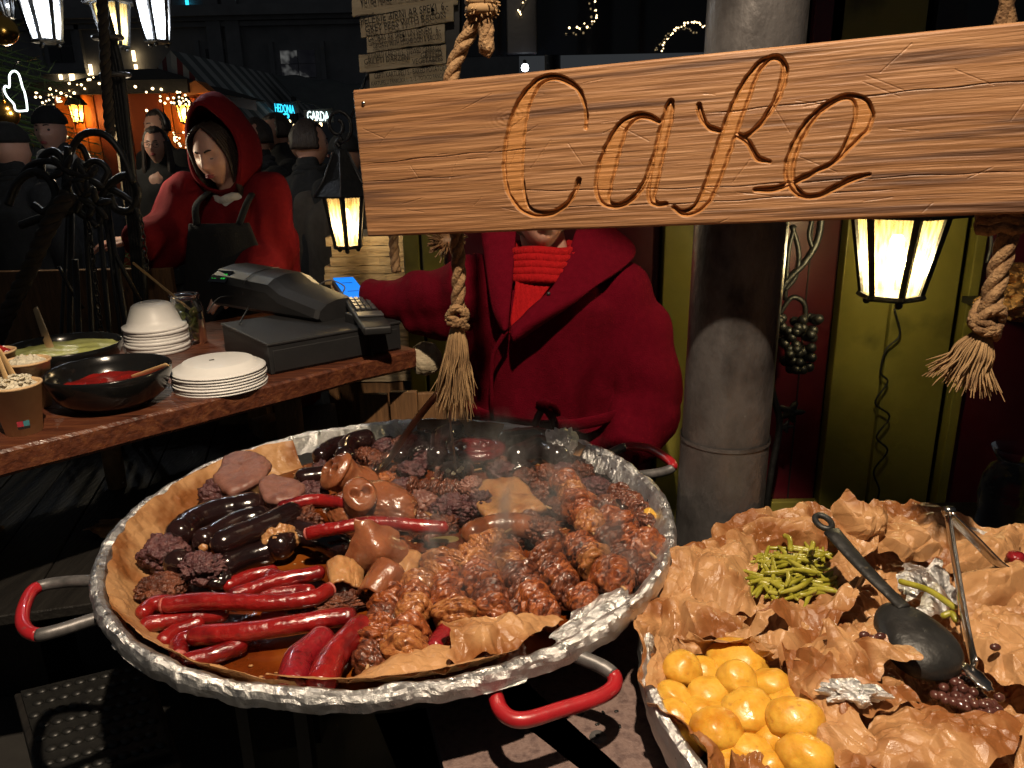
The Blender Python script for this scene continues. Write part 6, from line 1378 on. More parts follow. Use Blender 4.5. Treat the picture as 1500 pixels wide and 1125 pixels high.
for i in range(64):
    t = rnd.random(); px = 1163 + (1 - .55 * t) * 32 * rnd.uniform(-1, 1); py = 462 + 76 * t; p = v_(px, py) + Vector((0, rnd.uniform(-.05, .02), 0))
    o = bpy.data.objects.new('grape', gme); COL.objects.link(o); o.parent = iv; o.matrix_parent_inverse = Matrix.Translation(-iv.location); o.matrix_basis = Matrix.Translation(p)
for px, py, s_ in ((1158, 604, .05), (1150, 625, .03)):
    c = v_(px, py); MB().ico(c, (s_, .008, s_ * .8), 3, lambda d: .72 + .28 * math.cos(5 * math.atan2(d.z, d.x))).build('leaf', 'iron', iv)
tag(MB().tube(curve([Py(x, y, WY - .03) for x, y in ((1310, 452), (1318, 490), (1298, 512), (1290, 545), (1300, 560), (1282, 590), (1303, 610), (1284, 640), (1300, 660), (1280, 690), (1288, 720), (1276, 750))], 8), .0035, 6).build('curly_cable', 'cotton_wire'), 'thin black cable curling down the olive door below the lantern', 'cable')
# hook hung under the sign, plastic bag, brown paper bundle
o = MB().tube(curve([Py(x, y, WY - .04) for x, y in ((1438, 325), (1450, 335), (1452, 360), (1446, 385))], 6), .006, 6); tag(o.build('iron_hook', 'worn_grey'), 'small pale metal hook on the wall behind the right rope', 'hook')
wad(Py(1478, 440, 2.1), (.08, .06, .045), 201, 'crumpled brown paper bundle on the shelf by the dark red wall', 'parchment_oily', .3, f0=.9, f1=6)
wad(Py(1500, 402, 2.12), (.06, .05, .03), 202, 'crumpled brown paper lying on top of the paper bundle', 'parchment_oily', .3, f0=.9, f1=6)
zsf = Py(1478, 440, 2.1).z - .052; shf = thing('wall_shelf', 'narrow dark shelf on the red wall carrying the paper bundle', 'shelf', (wx(1500), 2.3, zsf - .02)); MB().box((Py(1520, 470, 2.2).x + .12, 2.24, zsf - .01), (.42, .40, .02)).build('board', 'wall_dark', shf, False)
pbz = .62; c = Py(1462, 790, 1.75); bgm = MB()
bgm.lathe([(0, 0), (.055, 0), (.062, .03), (.055, .07), (.063, .12), (.058, .17), (.045, .2), (.03, .21), (.05, .25)], 40, (c.x, c.y, c.z)); me_o = bgm.build('plastic_bag', 'clear_plastic'); tag(me_o, 'crumpled clear plastic bag standing behind the potato pan', 'bag')
o = MB().box((c.x, c.y + .05, c.z / 2 - .002), (.5, .35, c.z - .004)); tag(o.build('back_cabinet', 'wall_dark', smooth=False, bevel=.004), 'low black cabinet behind the potato pan', 'cabinet')

# ------------------------------------------------------------------ menu planks
MYY = 2.40; mq_ = lambda px, py, d=0.: Py(px, py, MYY - d)
mnu = thing('menu_board', 'handwritten menu of stacked wooden slats behind the sign', 'sign', mq_(600, 130))
MB().hexa([mq_(530, 150) + Vector((0, .03, 0)), mq_(672, 130) + Vector((0, .03, 0)), mq_(672, 130) + Vector((0, .045, 0)), mq_(530, 150) + Vector((0, .045, 0))],
          [mq_(560, -60) + Vector((0, .03, 0)), mq_(672, -60) + Vector((0, .03, 0)), mq_(672, -60) + Vector((0, .045, 0)), mq_(560, -60) + Vector((0, .045, 0))]).build('backing', 'wall_dark', mnu, False)
ML = [((515, -14), (672, -46), (670, 5), (516, 24), [('VISTAS NAGETI 5,- CHICKEN NUGGETS', 15, .1, .36)]),
      ((527, 28), (664, 0), (664, 30), (529, 55), [('PELĒKIE ZIRŅI AR SPEĶI  6,-', 10.5, .03, .62), ('GREY PEAS WITH BACON', 10, .06, .16)]),
      ((537, 54), (651, 35), (651, 61), (538, 77), [('GRŪBAS AR SPEĶI UN SĒNĒM   6,-', 9, .04, .58), ('GROATS WITH MUSHROOM & BACON', 8, .09, .14)]),
      ((525, 80), (653, 65), (653, 92), (527, 106), [('SUTINĀTI KĀPOSTI 5,- STEWED CABBAGES', 8.2, .12, .66), ('GRILĒTI DĀRZEŅI       GRILLED', 8.2, .07, .36), ('VEGETABLES', 8, .62, .08)]),
      ((541, 108), (656, 94), (660, 116), (542, 130), [('CEPTI KARTUPEĻI 5,- BAKED POTATOES', 7.8, .08, .58), ('KARTUPEĻU PANKŪKA 1,- 2,- 3,- POTATO PANCAKE', 6.2, .03, .14)])]
for k, (a, b, c, d, txt) in enumerate(ML):
    off = .004 * (k % 2); Q = [mq_(*p, off) for p in (d, c, b, a)]; bk = [p + Vector((0, .026, 0)) for p in Q]
    nu, nv = 40, 8; A = np.zeros((nu, nv, 3))
    for i in range(nu):
        for j in range(nv):
            u, v = i / (nu - 1), j / (nv - 1); p = (Q[0] * (1 - u) + Q[1] * u) * (1 - v) + (Q[3] * (1 - u) + Q[2] * u) * v
            p.z += .0035 * noise.noise((u * 5, k * 3., v * 1.2)) * (1 if j in (0, nv - 1) else .4); A[i, j] = p
    o = slt = MB().arr(A).build('slat', 'menu_wood', mnu, False, fix=False); solid(o, .02, -1)
    ex = (Q[1] - Q[0]); Wd = ex.length; ex.normalize(); ez = (Q[3] - Q[0]); Hd = ez.length; ez = (ez - ex * ez.dot(ex)).normalized(); n_ = ex.cross(ez)
    if n_.y > 0: n_ = -n_
    for s_, size, u, v in txt:
        me = text_mesh(s_, size * mpp(Q[0]) * 1.35, .12, .0003); me.materials.append(M['ink']); xs_ = [p.co.x for p in me.vertices]; wdt = max(xs_) - min(xs_); lim = Wd * (.97 - u); sx = min(.8, lim / wdt)
        org = Q[0] + ex * Wd * u + ez * Hd * v + n_ * .0145
        me.transform(Matrix(((ex.x * sx, ez.x, n_.x, org.x), (ex.y * sx, ez.y, n_.y, org.y), (ex.z * sx, ez.z, n_.z, org.z), (0, 0, 0, 1)))); link('lettering', me, slt, False)

# ------------------------------------------------------------------ wood pile under the near lantern
wp = thing('plank_pile', 'pile of pale weathered planks lit by the lantern beside the red sleeve', 'planks', Py(530, 405, 3.0))
ztp = Py(530, 345, 3.0).z; zp_ = ztp
for k in range(16):
    w_ = .34 + .05 * math.sin(k * 2.2); th = .034 + .006 * math.sin(k * 1.7); x0 = Py(483, 380, 3.0).x + .02 * math.sin(k * 1.3); A = MB()
    for_ = np.array([[(x0 + w_ * i / 14, 2.96 + y_ * .3 + .006 * noise.noise((i * .5, k * 2., 0)) * (y_ == 0), zp_ - th * z_ + .004 * noise.noise((i * .4, k * 3., z_ * 2.))) for y_, z_ in ((1, 0), (0, 0), (0, .5), (0, 1), (1, 1))] for i in range(15)])
    A.arr(for_); A.add(for_[0], [tuple(range(5))]); A.add(for_[-1], [tuple(range(5))]); A.build('plank', 'old_plank', wp, False); zp_ -= th + .002
MB().box((Py(525, 400, 3.0).x, 3.1, zp_ / 2 - .002), (.3, .26, zp_ - .004)).build('base_box', 'brown_wood', wp, False)
ro = thing('hanging_rope', 'short end of rope hanging behind the sign by the olive post', 'rope', Py(578, 395, 2.3))
for s_ in strands([Py(574, 250, 2.3), Py(576, 340, 2.3), Py(580, 398, 2.3)], .014): MB().tube(s_, .0088, 8).build('strand', 'rope', ro)
mb = MB(); c = Py(655, 354, 2.2); rnd = random.Random(8)
for i in range(150):
    d = Vector((rnd.gauss(-.2, .6), rnd.gauss(0, .4), rnd.gauss(-.1, .35))).normalized(); mb.tube([c + d * .01, c + d * .03, c + d * rnd.uniform(.04, .065)], .0016, 4, cap=False)
mb.ico(c, (.04, .03, .024), 2); tag(mb.build('dried_wreath', 'brown_wood'), 'dry twig bunch peeking out under the sign beside the rope', 'wreath')
o = wad(Py(625, 525, 2.22), (.045, .035, .05), 203, 'pale bag hanging under the far counter end', 'menu_wood', .10, f0=.7, f1=4, name='plastic_bag', cat='bag')

# ------------------------------------------------------------------ iron stand with scrolls on the left
iy = 2.45; I_ = lambda px, py, dy=0.: Py(px, py, iy + dy)
st = thing('iron_stand', 'tangled black wrought iron stand with scrolls behind the sauce bowls', 'stand', I_(120, 480))
rnd = random.Random(21)
RODS = [((60, 520), (100, 290)), ((78, 520), (104, 300)), ((140, 520), (128, 295)), ((160, 520), (142, 290)), ((176, 520), (150, 290)), ((192, 520), (156, 300)), ((205, 440), (150, 320)), ((118, 520), (124, 300)), ((86, 390), (122, 452)), ((104, 520), (110, 380))]
for k, (a, b) in enumerate(RODS):
    A, B = I_(*a, .05 * math.sin(k * 2)), I_(*b, .03 * math.cos(k)); 
    if a[1] == 520: A = B + (A - B) * 1.0; A = Vector((A.x, A.y, 0)) * .0 + Vector((A.x + (A.x - B.x) * .9, A.y, .0))
    MB().tube([A, A.lerp(B, .5) + Vector((.02 * math.sin(k * 2.), 0, 0)), B], (.006, .010, .007, .0085)[k % 4], 8).build('rod', 'iron', st)
SCR = [[(12, 300), (24, 270), (48, 252), (72, 262), (82, 290), (66, 310), (48, 300)], [(96, 300), (98, 240), (118, 200), (150, 196), (176, 222), (196, 268)], [(104, 300), (97, 262), (100, 222), (118, 214), (130, 240), (124, 262)],
       [(140, 300), (164, 268), (188, 258), (202, 284), (192, 308), (170, 306), (160, 286)], [(100, 215), (97, 265), (112, 306), (132, 322), (143, 332)], [(20, 285), (40, 246), (70, 236), (96, 246)], [(60, 262), (62, 232), (80, 222), (92, 240), (84, 256)],
       [(108, 300), (140, 276), (168, 280), (196, 300), (206, 330)], [(120, 292), (122, 250), (140, 236), (158, 250), (150, 270)], [(30, 330), (58, 320), (84, 316), (110, 305)]]
for k, pts in enumerate(SCR): MB().tube(curve([I_(*p, -.06 + .03 * (k % 4)) for p in pts], 8), .0125 - .0015 * (k % 3), 8).build('scroll', 'iron', st)
for k, (x, y) in enumerate(((110, 258), (95, 250), (128, 262), (118, 290), (140, 300))):
    for m_ in range(5):
        a = m_ * 1.257 + k; c = I_(x, y, -.08); MB().ico(c + Vector((.028 * math.cos(a), 0, .028 * math.sin(a))), (.026, .007, .011), 2, None, Matrix.Rotation(-a, 3, 'Y')).build('petal', 'iron', st)
for k, (a, b) in enumerate((((130, 330), (150, 500)), ((206, 320), (216, 400)))):
    A, B = I_(*a, -.1), I_(*b, -.1); n_ = int((B - A).length / .018); lk = MB()
    for i in range(n_):
        p = A.lerp(B, i / n_); rt_ = i % 2; lk.tube([p + Vector(((.007 if rt_ else .001) * math.cos(t), (.001 if rt_ else .007) * math.cos(t), .012 * math.sin(t))) for t in [j * .785 for j in range(8)]], .0022, 5, closed=True)
    lk.build('chain', 'iron', st)
rp_ = thing('thick_rope', 'thick dark rope draped down from the iron stand', 'rope', I_(10, 470))
for s_ in strands([I_(100, 285, -.12), I_(72, 330, -.14), I_(40, 400, -.14), I_(6, 470, -.14), I_(-20, 540, -.14)], .022, .11): MB().tube(s_, .0135, 8).build('strand', 'brown_cloth', rp_)
lp = thing('lantern_post', 'tall bent bundle of black iron bars and rope carrying the lanterns', 'post', I_(205, 440, .2))
for k in range(4):
    o_ = k * 4; C = curve([I_(214 - o_, 470, .3), I_(208 - o_, 380, .3), I_(192 - o_, 230, .3), I_(178 - o_ * 1.2, 110, .3), I_(162 - o_ * .8, 40, .3), I_(150 - o_ * .3, -20, .3), I_(150, -170, .35)], 8)
    C = [Vector((C[0].x + .05, C[0].y, 0))] + C; MB().tube(C, .0115, 8).build('bar', 'iron', lp)
for s_ in strands([I_(148, -20, .24), I_(152, 40, .24), I_(156, 120, .24), I_(162, 200, .24)], .016): MB().tube(s_, .01, 8).build('rope_strand', 'brown_cloth', lp)
for y in (55, 110): c = I_(158 + (y - 55) * .2, y, .28); MB().tube([c + Vector((.045 * math.cos(a / 14 * 6.283), .03 * math.sin(a / 14 * 6.283), 0)) for a in range(14)], .008, 6, closed=True).build('collar', 'worn_grey', lp)
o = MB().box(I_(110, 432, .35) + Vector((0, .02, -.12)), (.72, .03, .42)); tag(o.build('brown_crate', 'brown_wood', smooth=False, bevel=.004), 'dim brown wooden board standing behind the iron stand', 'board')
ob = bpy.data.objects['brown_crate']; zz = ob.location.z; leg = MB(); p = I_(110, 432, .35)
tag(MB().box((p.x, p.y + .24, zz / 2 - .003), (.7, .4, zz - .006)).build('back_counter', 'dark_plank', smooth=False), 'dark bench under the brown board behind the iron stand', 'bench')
# ------------------------------------------------------------------ market behind
person('person in a black beanie facing the stall beside the lit tree', 76, 192, 4.6, None, 0., 'grey_cloth', 'beanie', seed=1, scarf='white_cloth')
person('person with long dark hair and glasses among the crowd', 229, 214, 5.6, None, .1, 'black_cloth', None, long_hair=True, glasses=True, arms=(.8, .8), seed=2)
person('person with a pale headband behind the one in glasses', 231, 186, 6.6, None, -.5, 'black_cloth', 'headband', seed=3)
person('person in black seen from behind at the tree', 14, 222, 3.9, None, 2.8, 'black_cloth', 'beanie', seed=4, wide=1.15, scarf='black_cloth')
person('person in profile with pale cheek beside the red hood', 377, 205, 5.0, None, -.9, 'black_cloth', None, seed=5, scarf='grey_cloth')
person('dark haired person looking left in the crowd', 406, 196, 5.3, None, -1.1, 'black_cloth', None, seed=6)
person('large person in a black coat with back turned beside the lantern', 452, 214, 4.1, None, 2.2, 'black_cloth', None, seed=7, wide=1.25, scarf='black_cloth')
person('person in a brown coat partly behind the near lantern', 506, 236, 3.9, None, 2.9, 'brown_cloth', 'beanie', seed=8, wide=1.15, scarf='brown_cloth')
person('pale faced person looking up in the far crowd', 441, 216, 6.2, None, -.8, 'grey_cloth', None, seed=9, pitch=-.3)

# orange kiosk
KY = 8.2; K = lambda px, py, dy=0.: Py(px, py, KY + dy)
ok_ = thing('orange_kiosk', 'orange lit wooden market kiosk with a dark roof', 'kiosk', (K(180, 200).x, KY, 0))
zt = K(180, 132).z; xk = lambda px: K(px, 165).x
for px0, px1, m_ in ((84, 108, 'orange_wall'), (108, 124, 'orange_wall'), (124, 142, 'orange_wall'), (142, 190, 'dark_red_wall'), (190, 241, 'dark_red_wall'), (241, 253, 'orange_wall'), (253, 270, 'orange_wall'), (270, 290, 'dark_red_wall')):
    MB().box(((xk(px0) + xk(px1)) / 2, KY, zt / 2), (xk(px1) - xk(px0) - .012, .05, zt)).build('board', m_, ok_, False, .006)
MB().box((xk(187), KY + 1.0, zt / 2), (xk(290) - xk(84), 1.9, zt)).build('core', 'dark_red_wall', ok_, False)
x0, x1 = xk(68), xk(300); rdg = K(175, 92).z
MB().add([(x0, KY - .35, zt - .02), (x1, KY - .35, zt - .02), (xk(205), KY + .6, rdg), (xk(150), KY + .6, rdg), (x0, KY + 2.2, zt), (x1, KY + 2.2, zt)], [(0, 1, 2, 3), (1, 5, 2), (0, 3, 4), (3, 2, 5, 4)]).build('roof', 'roof_dark', ok_, False)
MB().box(((x0 + x1) / 2, KY - .33, zt + .0), (x1 - x0, .05, .12)).build('fascia', 'roof_dark', ok_, False)
for px in (113, 270):
    lantern('small amber wall lantern on the orange kiosk boards', px, 166, KY - .22, 24, 'pane_amber', 16, (1, .5, .12), .2, hang=K(px, 140), group='amber lanterns on the kiosk')
q = lambda px, py, y=KY - .45: Py(px, py, y)
garland('string of warm fairy lights along the orange kiosk roof', [q(62, 150), q(92, 138), q(120, 122), q(145, 118), q(180, 127), q(215, 133), q(243, 137), q(262, 146), q(275, 158)], 40, 'fairy', .011, 5, jit=.05)
garland('bunch of warm fairy lights beside the beanie wearer', [q(62, 152), q(75, 140), q(88, 146), q(70, 154), q(90, 150)], 22, 'fairy', .010, 6, jit=.05)
garland('fairy lights hanging at the kiosk corner by the red hood', [q(258, 140), q(268, 150), q(278, 148), q(281, 175), q(276, 195), q(256, 196), q(256, 210), q(272, 212)], 34, 'fairy', .010, 7, jit=.03)
o = MB(); c = K(288, 134, -.3); o.hexa([c + Vector((-.16, 0, -.05)), c + Vector((.12, 0, .0)), c + Vector((.1, .3, .0)), c + Vector((-.18, .3, -.05))], [c + Vector((-.10, 0, .06)), c + Vector((.0, 0, .10)), c + Vector((.0, .3, .1)), c + Vector((-.10, .3, .06))])
o.build('gable_board', 'orange_wall', ok_, False)

# striped stall and further awning
def stripes(root, P0, P1, P2, P3, n_, ms, name='stripe'):   # strips from edge P0-P1 to edge P3-P2
    P0, P1, P2, P3 = [Vector(p) for p in (P0, P1, P2, P3)]
    for k in range(n_):
        a, b = k / n_, (k + 1) / n_; qd = [P0.lerp(P1, a), P0.lerp(P1, b), P3.lerp(P2, b), P3.lerp(P2, a)]; o = MB().add(qd, [(0, 1, 2, 3)]).build(name, ms[k % len(ms)], root, False, fix=False); solid(o, .01)
sa = thing('striped_stall', 'market stall with a red and white striped awning behind the orange kiosk', 'stall', (Py(330, 200, 9.5).x, 9.5, 0))
g0, g1 = Py(250, 74, 9.2), Py(412, 112, 14.5); e0, e1_ = Py(352, 186, 8.7), Py(462, 168, 14.0); e2, e3 = Py(222, 112, 10.2), Py(380, 118, 15.5)
stripes(sa, g0, g1, e1_, e0, 22, ('awning_grey', 'awning_grey', 'awning_white') if False else ('awning_grey', 'awning_white'))
stripes(sa, e2, g0, g0 + Vector((.02, -.1, -.9)), e2 + Vector((0, -.1, -.5)), 5, ('awning_white', 'awning_red'))
stripes(sa, g0, e0, e0 + Vector((0, -.08, -.34)), g0 + Vector((0, -.08, -.42)), 11, ('awning_white', 'awning_red'))
for p in (e0, e1_, e2, e3): MB().tube([(p.x, p.y, 0), p], .04, 8).build('post', 'iron', sa)
MB().box(((e0.x + e1_.x) / 2, 11.6, .5), (1.2, 4.6, 1.0)).build('stall_counter', 'roof_dark', sa, False)
sb = thing('grey_awning_stall', 'further market stall with a sagging grey awning and lit signs', 'stall', (Py(470, 200, 12).x, 12, 0))
h0, h1, h2, h3 = Py(398, 108, 13.0), Py(560, 128, 12.5), Py(560, 168, 11.2), Py(430, 142, 11.6)
nu = 24; A = np.zeros((nu, 10, 3))
for i in range(nu):
    for j in range(10): u, v = i / (nu - 1), j / 9; p = (h0 * (1 - u) + h1 * u) * (1 - v) + (h3 * (1 - u) + h2 * u) * v; p.z -= .12 * math.sin(u * math.pi) * v + .02 * math.sin(u * 20); A[i, j] = p
o = MB().arr(A).build('awning', 'awning_grey', sb, fix=False); solid(o, .02)
for p in (h2, h3): MB().tube([(p.x, p.y, 0), p], .04, 8).build('post', 'iron', sb)
MB().box(((h2.x + h3.x) / 2, 12.2, .5), (2.2, .8, 1.0)).build('stall_counter', 'roof_dark', sb, False)
def lit_sign(txt, px0, px1, py, y, m_, slant, label, hpx, plate=None):
    c = Py((px0 + px1) / 2, py, y); k = mpp(c); me = text_mesh(txt, hpx * k * 1.38, 0, .008); me.materials.append(M[m_]); xs_ = [v.co.x for v in me.vertices]; ys_ = [v.co.y for v in me.vertices]
    sx = (px1 - px0) * k / (max(xs_) - min(xs_)); t = thing('lit_sign', label, 'sign', c)
    me.transform(Matrix.Translation((-(max(xs_) + min(xs_)) / 2, -(max(ys_) + min(ys_)) / 2, 0))); me.transform(Matrix(((sx, 0, 0, c.x), (0, 0, -1, c.y), (sx * slant, 1, 0, c.z), (0, 0, 0, 1)))); link('letters', me, t, False)
    bkw = (px1 - px0) * k + .1; MB().box((c.x, c.y + .05, c.z), (bkw, .03, hpx * k * 1.4), Matrix.Rotation(-math.atan(slant) * -1, 3, 'Y')).build('back_plate', plate or 'roof_dark', t, False)
    return t
t = lit_sign('HEDONIA', 403, 431, 159, 11.0, 'neon_cyan', -.12, 'small cyan glowing letter sign under the stall awning', 12); 
c = Py(419, 170, 11.0); MB().tube([c + Vector((.035 * math.cos(a / 14 * 6.283), 0, .03 * math.sin(a / 14 * 6.283))) for a in range(14)], .012, 6, closed=True).build('round_mark', 'neon_cyan', t)
lit_sign('GARDA', 450, 482, 170, 11.0, 'neon_pale', -.05, 'white glowing letter sign under the grey awning', 14)
q = lambda px, py: Py(px, py, 10.8)
garland('string of pale lights below the glowing letter signs', [q(411, 180), q(424, 183), q(436, 188), q(446, 187), q(460, 182), q(472, 184)], 22, 'fairy', .018, 9, jit=.05)
stb = thing('lit_display', 'bluish lit display box under the white letter sign', 'display', Py(442, 200, 10.9)); 
for px, py, w_, h_, m_ in ((440, 192, .09, .12, 'screen_blue'), (443, 203, .12, .12, 'neon_pale'), (456, 190, .14, .06, 'screen_blue')): MB().box(Py(px, py, 10.9), (w_, .05, h_)).build('panel', m_, stb, False)

# facade
FY = 19.; fa = thing('dark_facade', 'dark old building front with a moulded cornice and windows', 'building', (-6, FY, 0)); X_ = lambda px, py=60: Py(px, py, FY).x; Z_ = lambda px, py: Py(px, py, FY).z
fx0, fx1 = X_(-300), X_(760); MB().box(((fx0 + fx1) / 2, FY + .5, 6), (fx1 - fx0, 1, 12)).build('wall', 'facade', fa, False)
for z, d, hh in ((Z_(430, 16), .35, .22), (Z_(430, 26), .2, .1), (Z_(430, 34), .12, .1)): MB().box(((fx0 + fx1) / 2, FY - d / 2, z), (fx1 - fx0, d, hh)).build('cornice', 'facade', fa, False)
for k in range(60): MB().box((X_(318) + k * .2, FY - .12, Z_(430, 21)), (.09, .14, .09)).build('dentil', 'facade', fa, False)
for px in (318, 345): MB().box((X_(px), FY - .08, 3.2), (.32, .16, 6.4)).build('pilaster', 'facade', fa, False)
def win(px0, py0, px1, py1, lit, label=None):
    x0, x1, z0, z1 = X_(px0), X_(px1), Z_((px0 + px1) / 2, py1), Z_((px0 + px1) / 2, py0); w_ = thing if False else None
    cxx, cz = (x0 + x1) / 2, (z0 + z1) / 2
    f_ = MB().box((cxx, FY - .03, cz), (x1 - x0 + .24, .06, z1 - z0 + .24)).build('window', 'facade', fa, False)
    for i in range(2):
        for j in range(2):
            MB().box((x0 + (x1 - x0) * (.26 + .48 * i), FY - .075, z0 + (z1 - z0) * (.27 + .46 * j)), ((x1 - x0) * .45, .02, (z1 - z0) * .43)).build('pane', 'window_lit' if lit else 'window_dark', f_, False)
    for s_ in (-1, 1): MB().box((cxx + s_ * ((x1 - x0) / 2 + .16), FY - .06, cz), (.1, .12, z1 - z0 + .3)).build('window_frame', 'facade', f_, False)
    MB().box((cxx, FY - .09, z0 - .16), (x1 - x0 + .5, .18, .1)).build('sill', 'facade', f_, False)
mw = mat('window_lit', [(.004, .004, .006), (.01, .01, .012), (.2, .2, .19)], .2, scale=1.6, detail=3, pos=[.3, .52, .62]); setp(mw.node_tree.nodes['Principled BSDF'], em=(.75, .8, .75), es=.0)
nn_ = mw.node_tree; cr = [n for n in nn_.nodes if n.type == 'VALTORGB'][0]; nn_.links.new(cr.outputs[0], nn_.nodes['Principled BSDF'].inputs['Emission Color']); nn_.nodes['Principled BSDF'].inputs['Emission Strength'].default_value = .5
win(408, 72, 462, 116, True); win(70, 40, 108, 95, False); win(300, 70, 330, 110, False)
for k, (px, py) in enumerate(((196, 82), (199, 98), (133, 102), (104, 112), (107, 115), (89, 113), (274, 4))):
    w_ = thing('far_light', 'small far lit slot in the dark building front', 'light', Py(px, py, FY - .2), 'far lights on the dark front'); MB().box(Py(px, py, FY - .1), (.06, .04, .22 if k in (0, 2, 3, 4) else .1)).build('glow', 'fairy' if k < 6 else 'neon_cyan', w_, False)

# lit conifer with neon mitten and baubles
TX = Py(-70, 200, 6.4); tr = thing('conifer_tree', 'dark decorated conifer with tiny lights at the edge of the market', 'tree', (TX.x, 6.4, 0))
MB().tube([(TX.x, 6.4, 0), (TX.x, 6.4, 2.0), (TX.x, 6.4, 4.6)], [.14, .10, .02], 10).build('trunk', 'bark', tr)
mb = MB(); rnd = random.Random(31); tips = []
for i in range(430):
    z = .5 + 4.0 * rnd.random() ** 1.1; rad = (4.7 - z) * .36; a = rnd.random() * 6.283; d = Vector((math.cos(a), math.sin(a), -.28)); p0 = Vector((TX.x, 6.4, z)); L = rad * rnd.uniform(.75, 1.05); tips.append(p0 + d * L)
    mb.tube([p0, p0 + d * L], [.012, .003], 4, cap=False)
    for k in range(34):
        t = rnd.uniform(.25, 1.02); b = p0 + d * L * t; n_ = Vector((rnd.gauss(0, 1), rnd.gauss(0, 1), rnd.gauss(-.2, .7))).normalized(); e = (d * .9 + n_).normalized(); s_ = e.cross(Vector((rnd.random(), rnd.random(), 1))).normalized() * .0055; l_ = rnd.uniform(.07, .13)
        mb.add([b - s_, b + s_, b + e * l_], [(0, 1, 2)])
mb.build('crown', 'needles', tr, False, fix=False)
tw = MB(); tw.ico((0, 0, 0), .009, 2); twm = tw.mesh('light', 'fairy')
for i in range(90):
    o = bpy.data.objects.new('light', twm); COL.objects.link(o); o.parent = tr; o.matrix_parent_inverse = Matrix.Translation(-tr.location); o.matrix_basis = Matrix.Translation(rnd.choice(tips) + Vector((0, -.05, 0)))
for px, py in ((20, 90), (55, 150)):
    li = bpy.data.lights.new('fairy_glow', 'POINT'); li.energy = 9; li.color = (1, .85, .6); li.shadow_soft_size = .05; lo = bpy.data.objects.new('fairy_glow', li); COL.objects.link(lo); lo.parent = tr; lo.matrix_parent_inverse = Matrix.Translation(-tr.location); lo.matrix_basis = Matrix.Translation(Py(px, py, 5.25))
nm = thing('mitten_light', 'white neon outline of a mitten hanging on the conifer', 'light', Py(30, 165, 5.0)); N_ = lambda px, py: Py(px, py, 5.0)
MB().tube(curve([N_(*p) for p in ((40, 162), (39, 150), (36, 135), (33, 128), (31, 120), (27, 108), (20, 104), (14, 110), (14, 122), (13, 128), (8, 126), (6, 132), (11, 142), (20, 152), (24, 162), (40, 162))], 5), .0055, 8).build('neon_tube', 'neon_white', nm)
MB().tube(curve([N_(20, 104), N_(22, 95), N_(30, 88)], 4), .004, 6).build('hanger', 'cotton_wire', nm)
for px, py, r_, y, lb_ in ((4, 44, 21, 4.6, 'large dull gold bauble hanging below the white-lit lantern'), (10, 168, 17, 5.4, 'gold bauble hanging low on the conifer beside the neon mitten')):
    c = Py(px, py, y); rr_ = r_ * mpp(c); t = thing('gold_bauble', lb_, 'bauble', c - Vector((0, 0, rr_))); MB().ico(c, rr_, 4).build('ball', 'gold', t); MB().tube([c + Vector((0, 0, rr_ * .97)), c + Vector((0, 0, rr_ * 1.2))], rr_ * .2, 10).build('cap', 'gold', t); MB().tube([c + Vector((0, 0, rr_ * 1.15)), c + Vector((0, 0, rr_ * 2.2))], .004, 5).build('string', 'cotton_wire', t)
# ember-lit crate at the far left under the counter
eb = thing('wicker_crate', 'wicker crate glowing warm under the left end of the counter', 'crate', Pz(8, 800, .45)); c = Pz(4, 790, .5)
for k in range(5): MB().tube([c + Vector((-.12, -.04, -.1 + .05 * k)), c + Vector((.0, -.05 + .006 * (k % 2), -.1 + .05 * k)), c + Vector((.035, -.04, -.1 + .05 * k))], .012, 6).build('weave', 'rope', eb)
MB().box(c + Vector((-.05, .06, -.26)), (.2, .16, .5)).build('crate_body', 'dark_plank', eb, False)

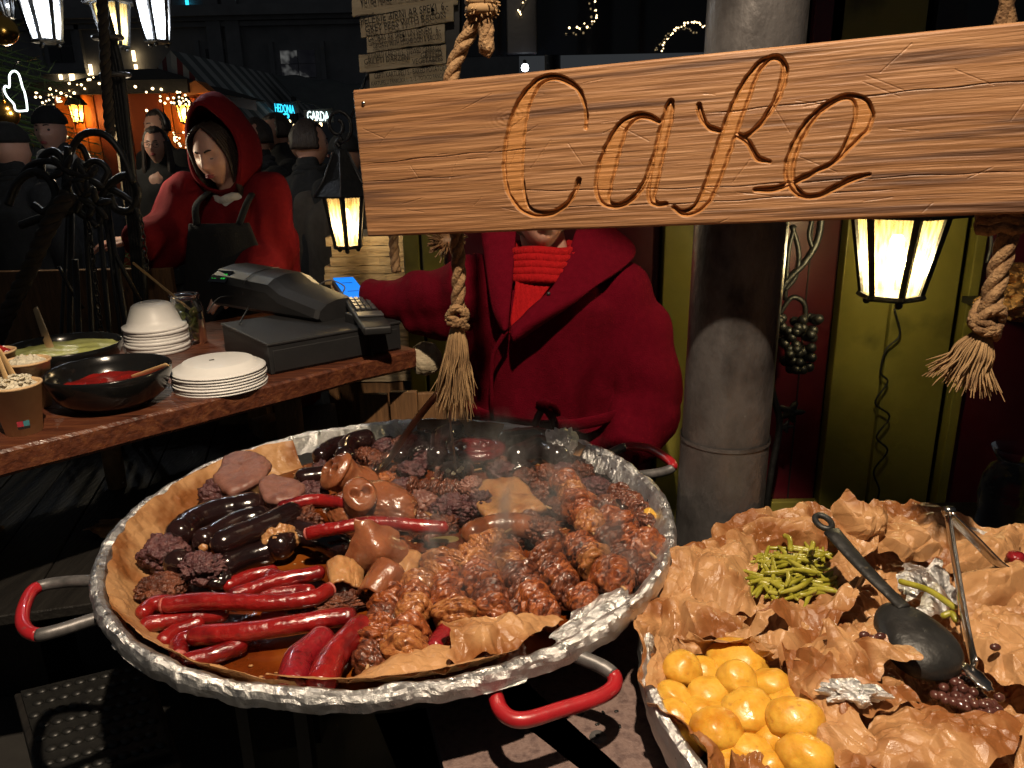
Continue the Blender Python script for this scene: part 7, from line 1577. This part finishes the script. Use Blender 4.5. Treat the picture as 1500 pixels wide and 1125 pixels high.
# ------------------------------------------------------------------ steam over the pan
def steam(c, rad, dens, seed, label):
    m = bpy.data.materials.new('steam'); m.use_nodes = True; n, l = m.node_tree.nodes, m.node_tree.links; n.remove(n['Principled BSDF'])
    v = n.new('ShaderNodeVolumePrincipled'); v.inputs['Color'].default_value = (.9, .9, .9, 1); v.inputs['Anisotropy'].default_value = .3
    tc = n.new('ShaderNodeTexCoord'); mp = n.new('ShaderNodeMapping'); mp.inputs['Scale'].default_value = (16, 16, 8); mp.inputs['Location'].default_value = (seed * 3.1, seed, 0)
    nz_ = n.new('ShaderNodeTexNoise'); nz_.inputs['Scale'].default_value = 1; nz_.inputs['Detail'].default_value = 4; nz_.inputs['Distortion'].default_value = 1.2
    mr = n.new('ShaderNodeMapRange'); mr.inputs[1].default_value = .52; mr.inputs[2].default_value = .75; mr.inputs[3].default_value = 0; mr.inputs[4].default_value = dens
    ln = n.new('ShaderNodeVectorMath'); ln.operation = 'LENGTH'; m2 = n.new('ShaderNodeMapping'); m2.vector_type = 'TEXTURE'; m2.inputs['Location'].default_value = (0, 0, rad[2]); m2.inputs['Scale'].default_value = rad
    fo = n.new('ShaderNodeMapRange'); fo.inputs[1].default_value = .35; fo.inputs[2].default_value = 1; fo.inputs[3].default_value = 1; fo.inputs[4].default_value = 0
    mu = n.new('ShaderNodeMath'); mu.operation = 'MULTIPLY'
    l.new(tc.outputs['Object'], mp.inputs[0]); l.new(mp.outputs[0], nz_.inputs['Vector']); l.new(nz_.outputs[0], mr.inputs[0]); l.new(tc.outputs['Object'], m2.inputs[0]); l.new(m2.outputs[0], ln.inputs[0]); l.new(ln.outputs['Value'], fo.inputs[0])
    l.new(mr.outputs[0], mu.inputs[0]); l.new(fo.outputs[0], mu.inputs[1]); l.new(mu.outputs[0], v.inputs['Density']); l.new(v.outputs[0], n['Material Output'].inputs['Volume'])
    o = MB().ico(c, rad, 3).build('steam', m); tag(o, label, 'steam', kind='stuff')
steam(Pz(720, 735, .98), (.24, .22, .14), 13, 1, 'thin steam drifting above the skewers in the meat pan')
steam(Pz(910, 800, .93), (.11, .11, .08), 13, 2, 'wisp of steam by the foil wall of the pan')
print('OBJECTS', len(bpy.data.objects), 'TRIS', sum(len(m.polygons) for m in bpy.data.meshes))
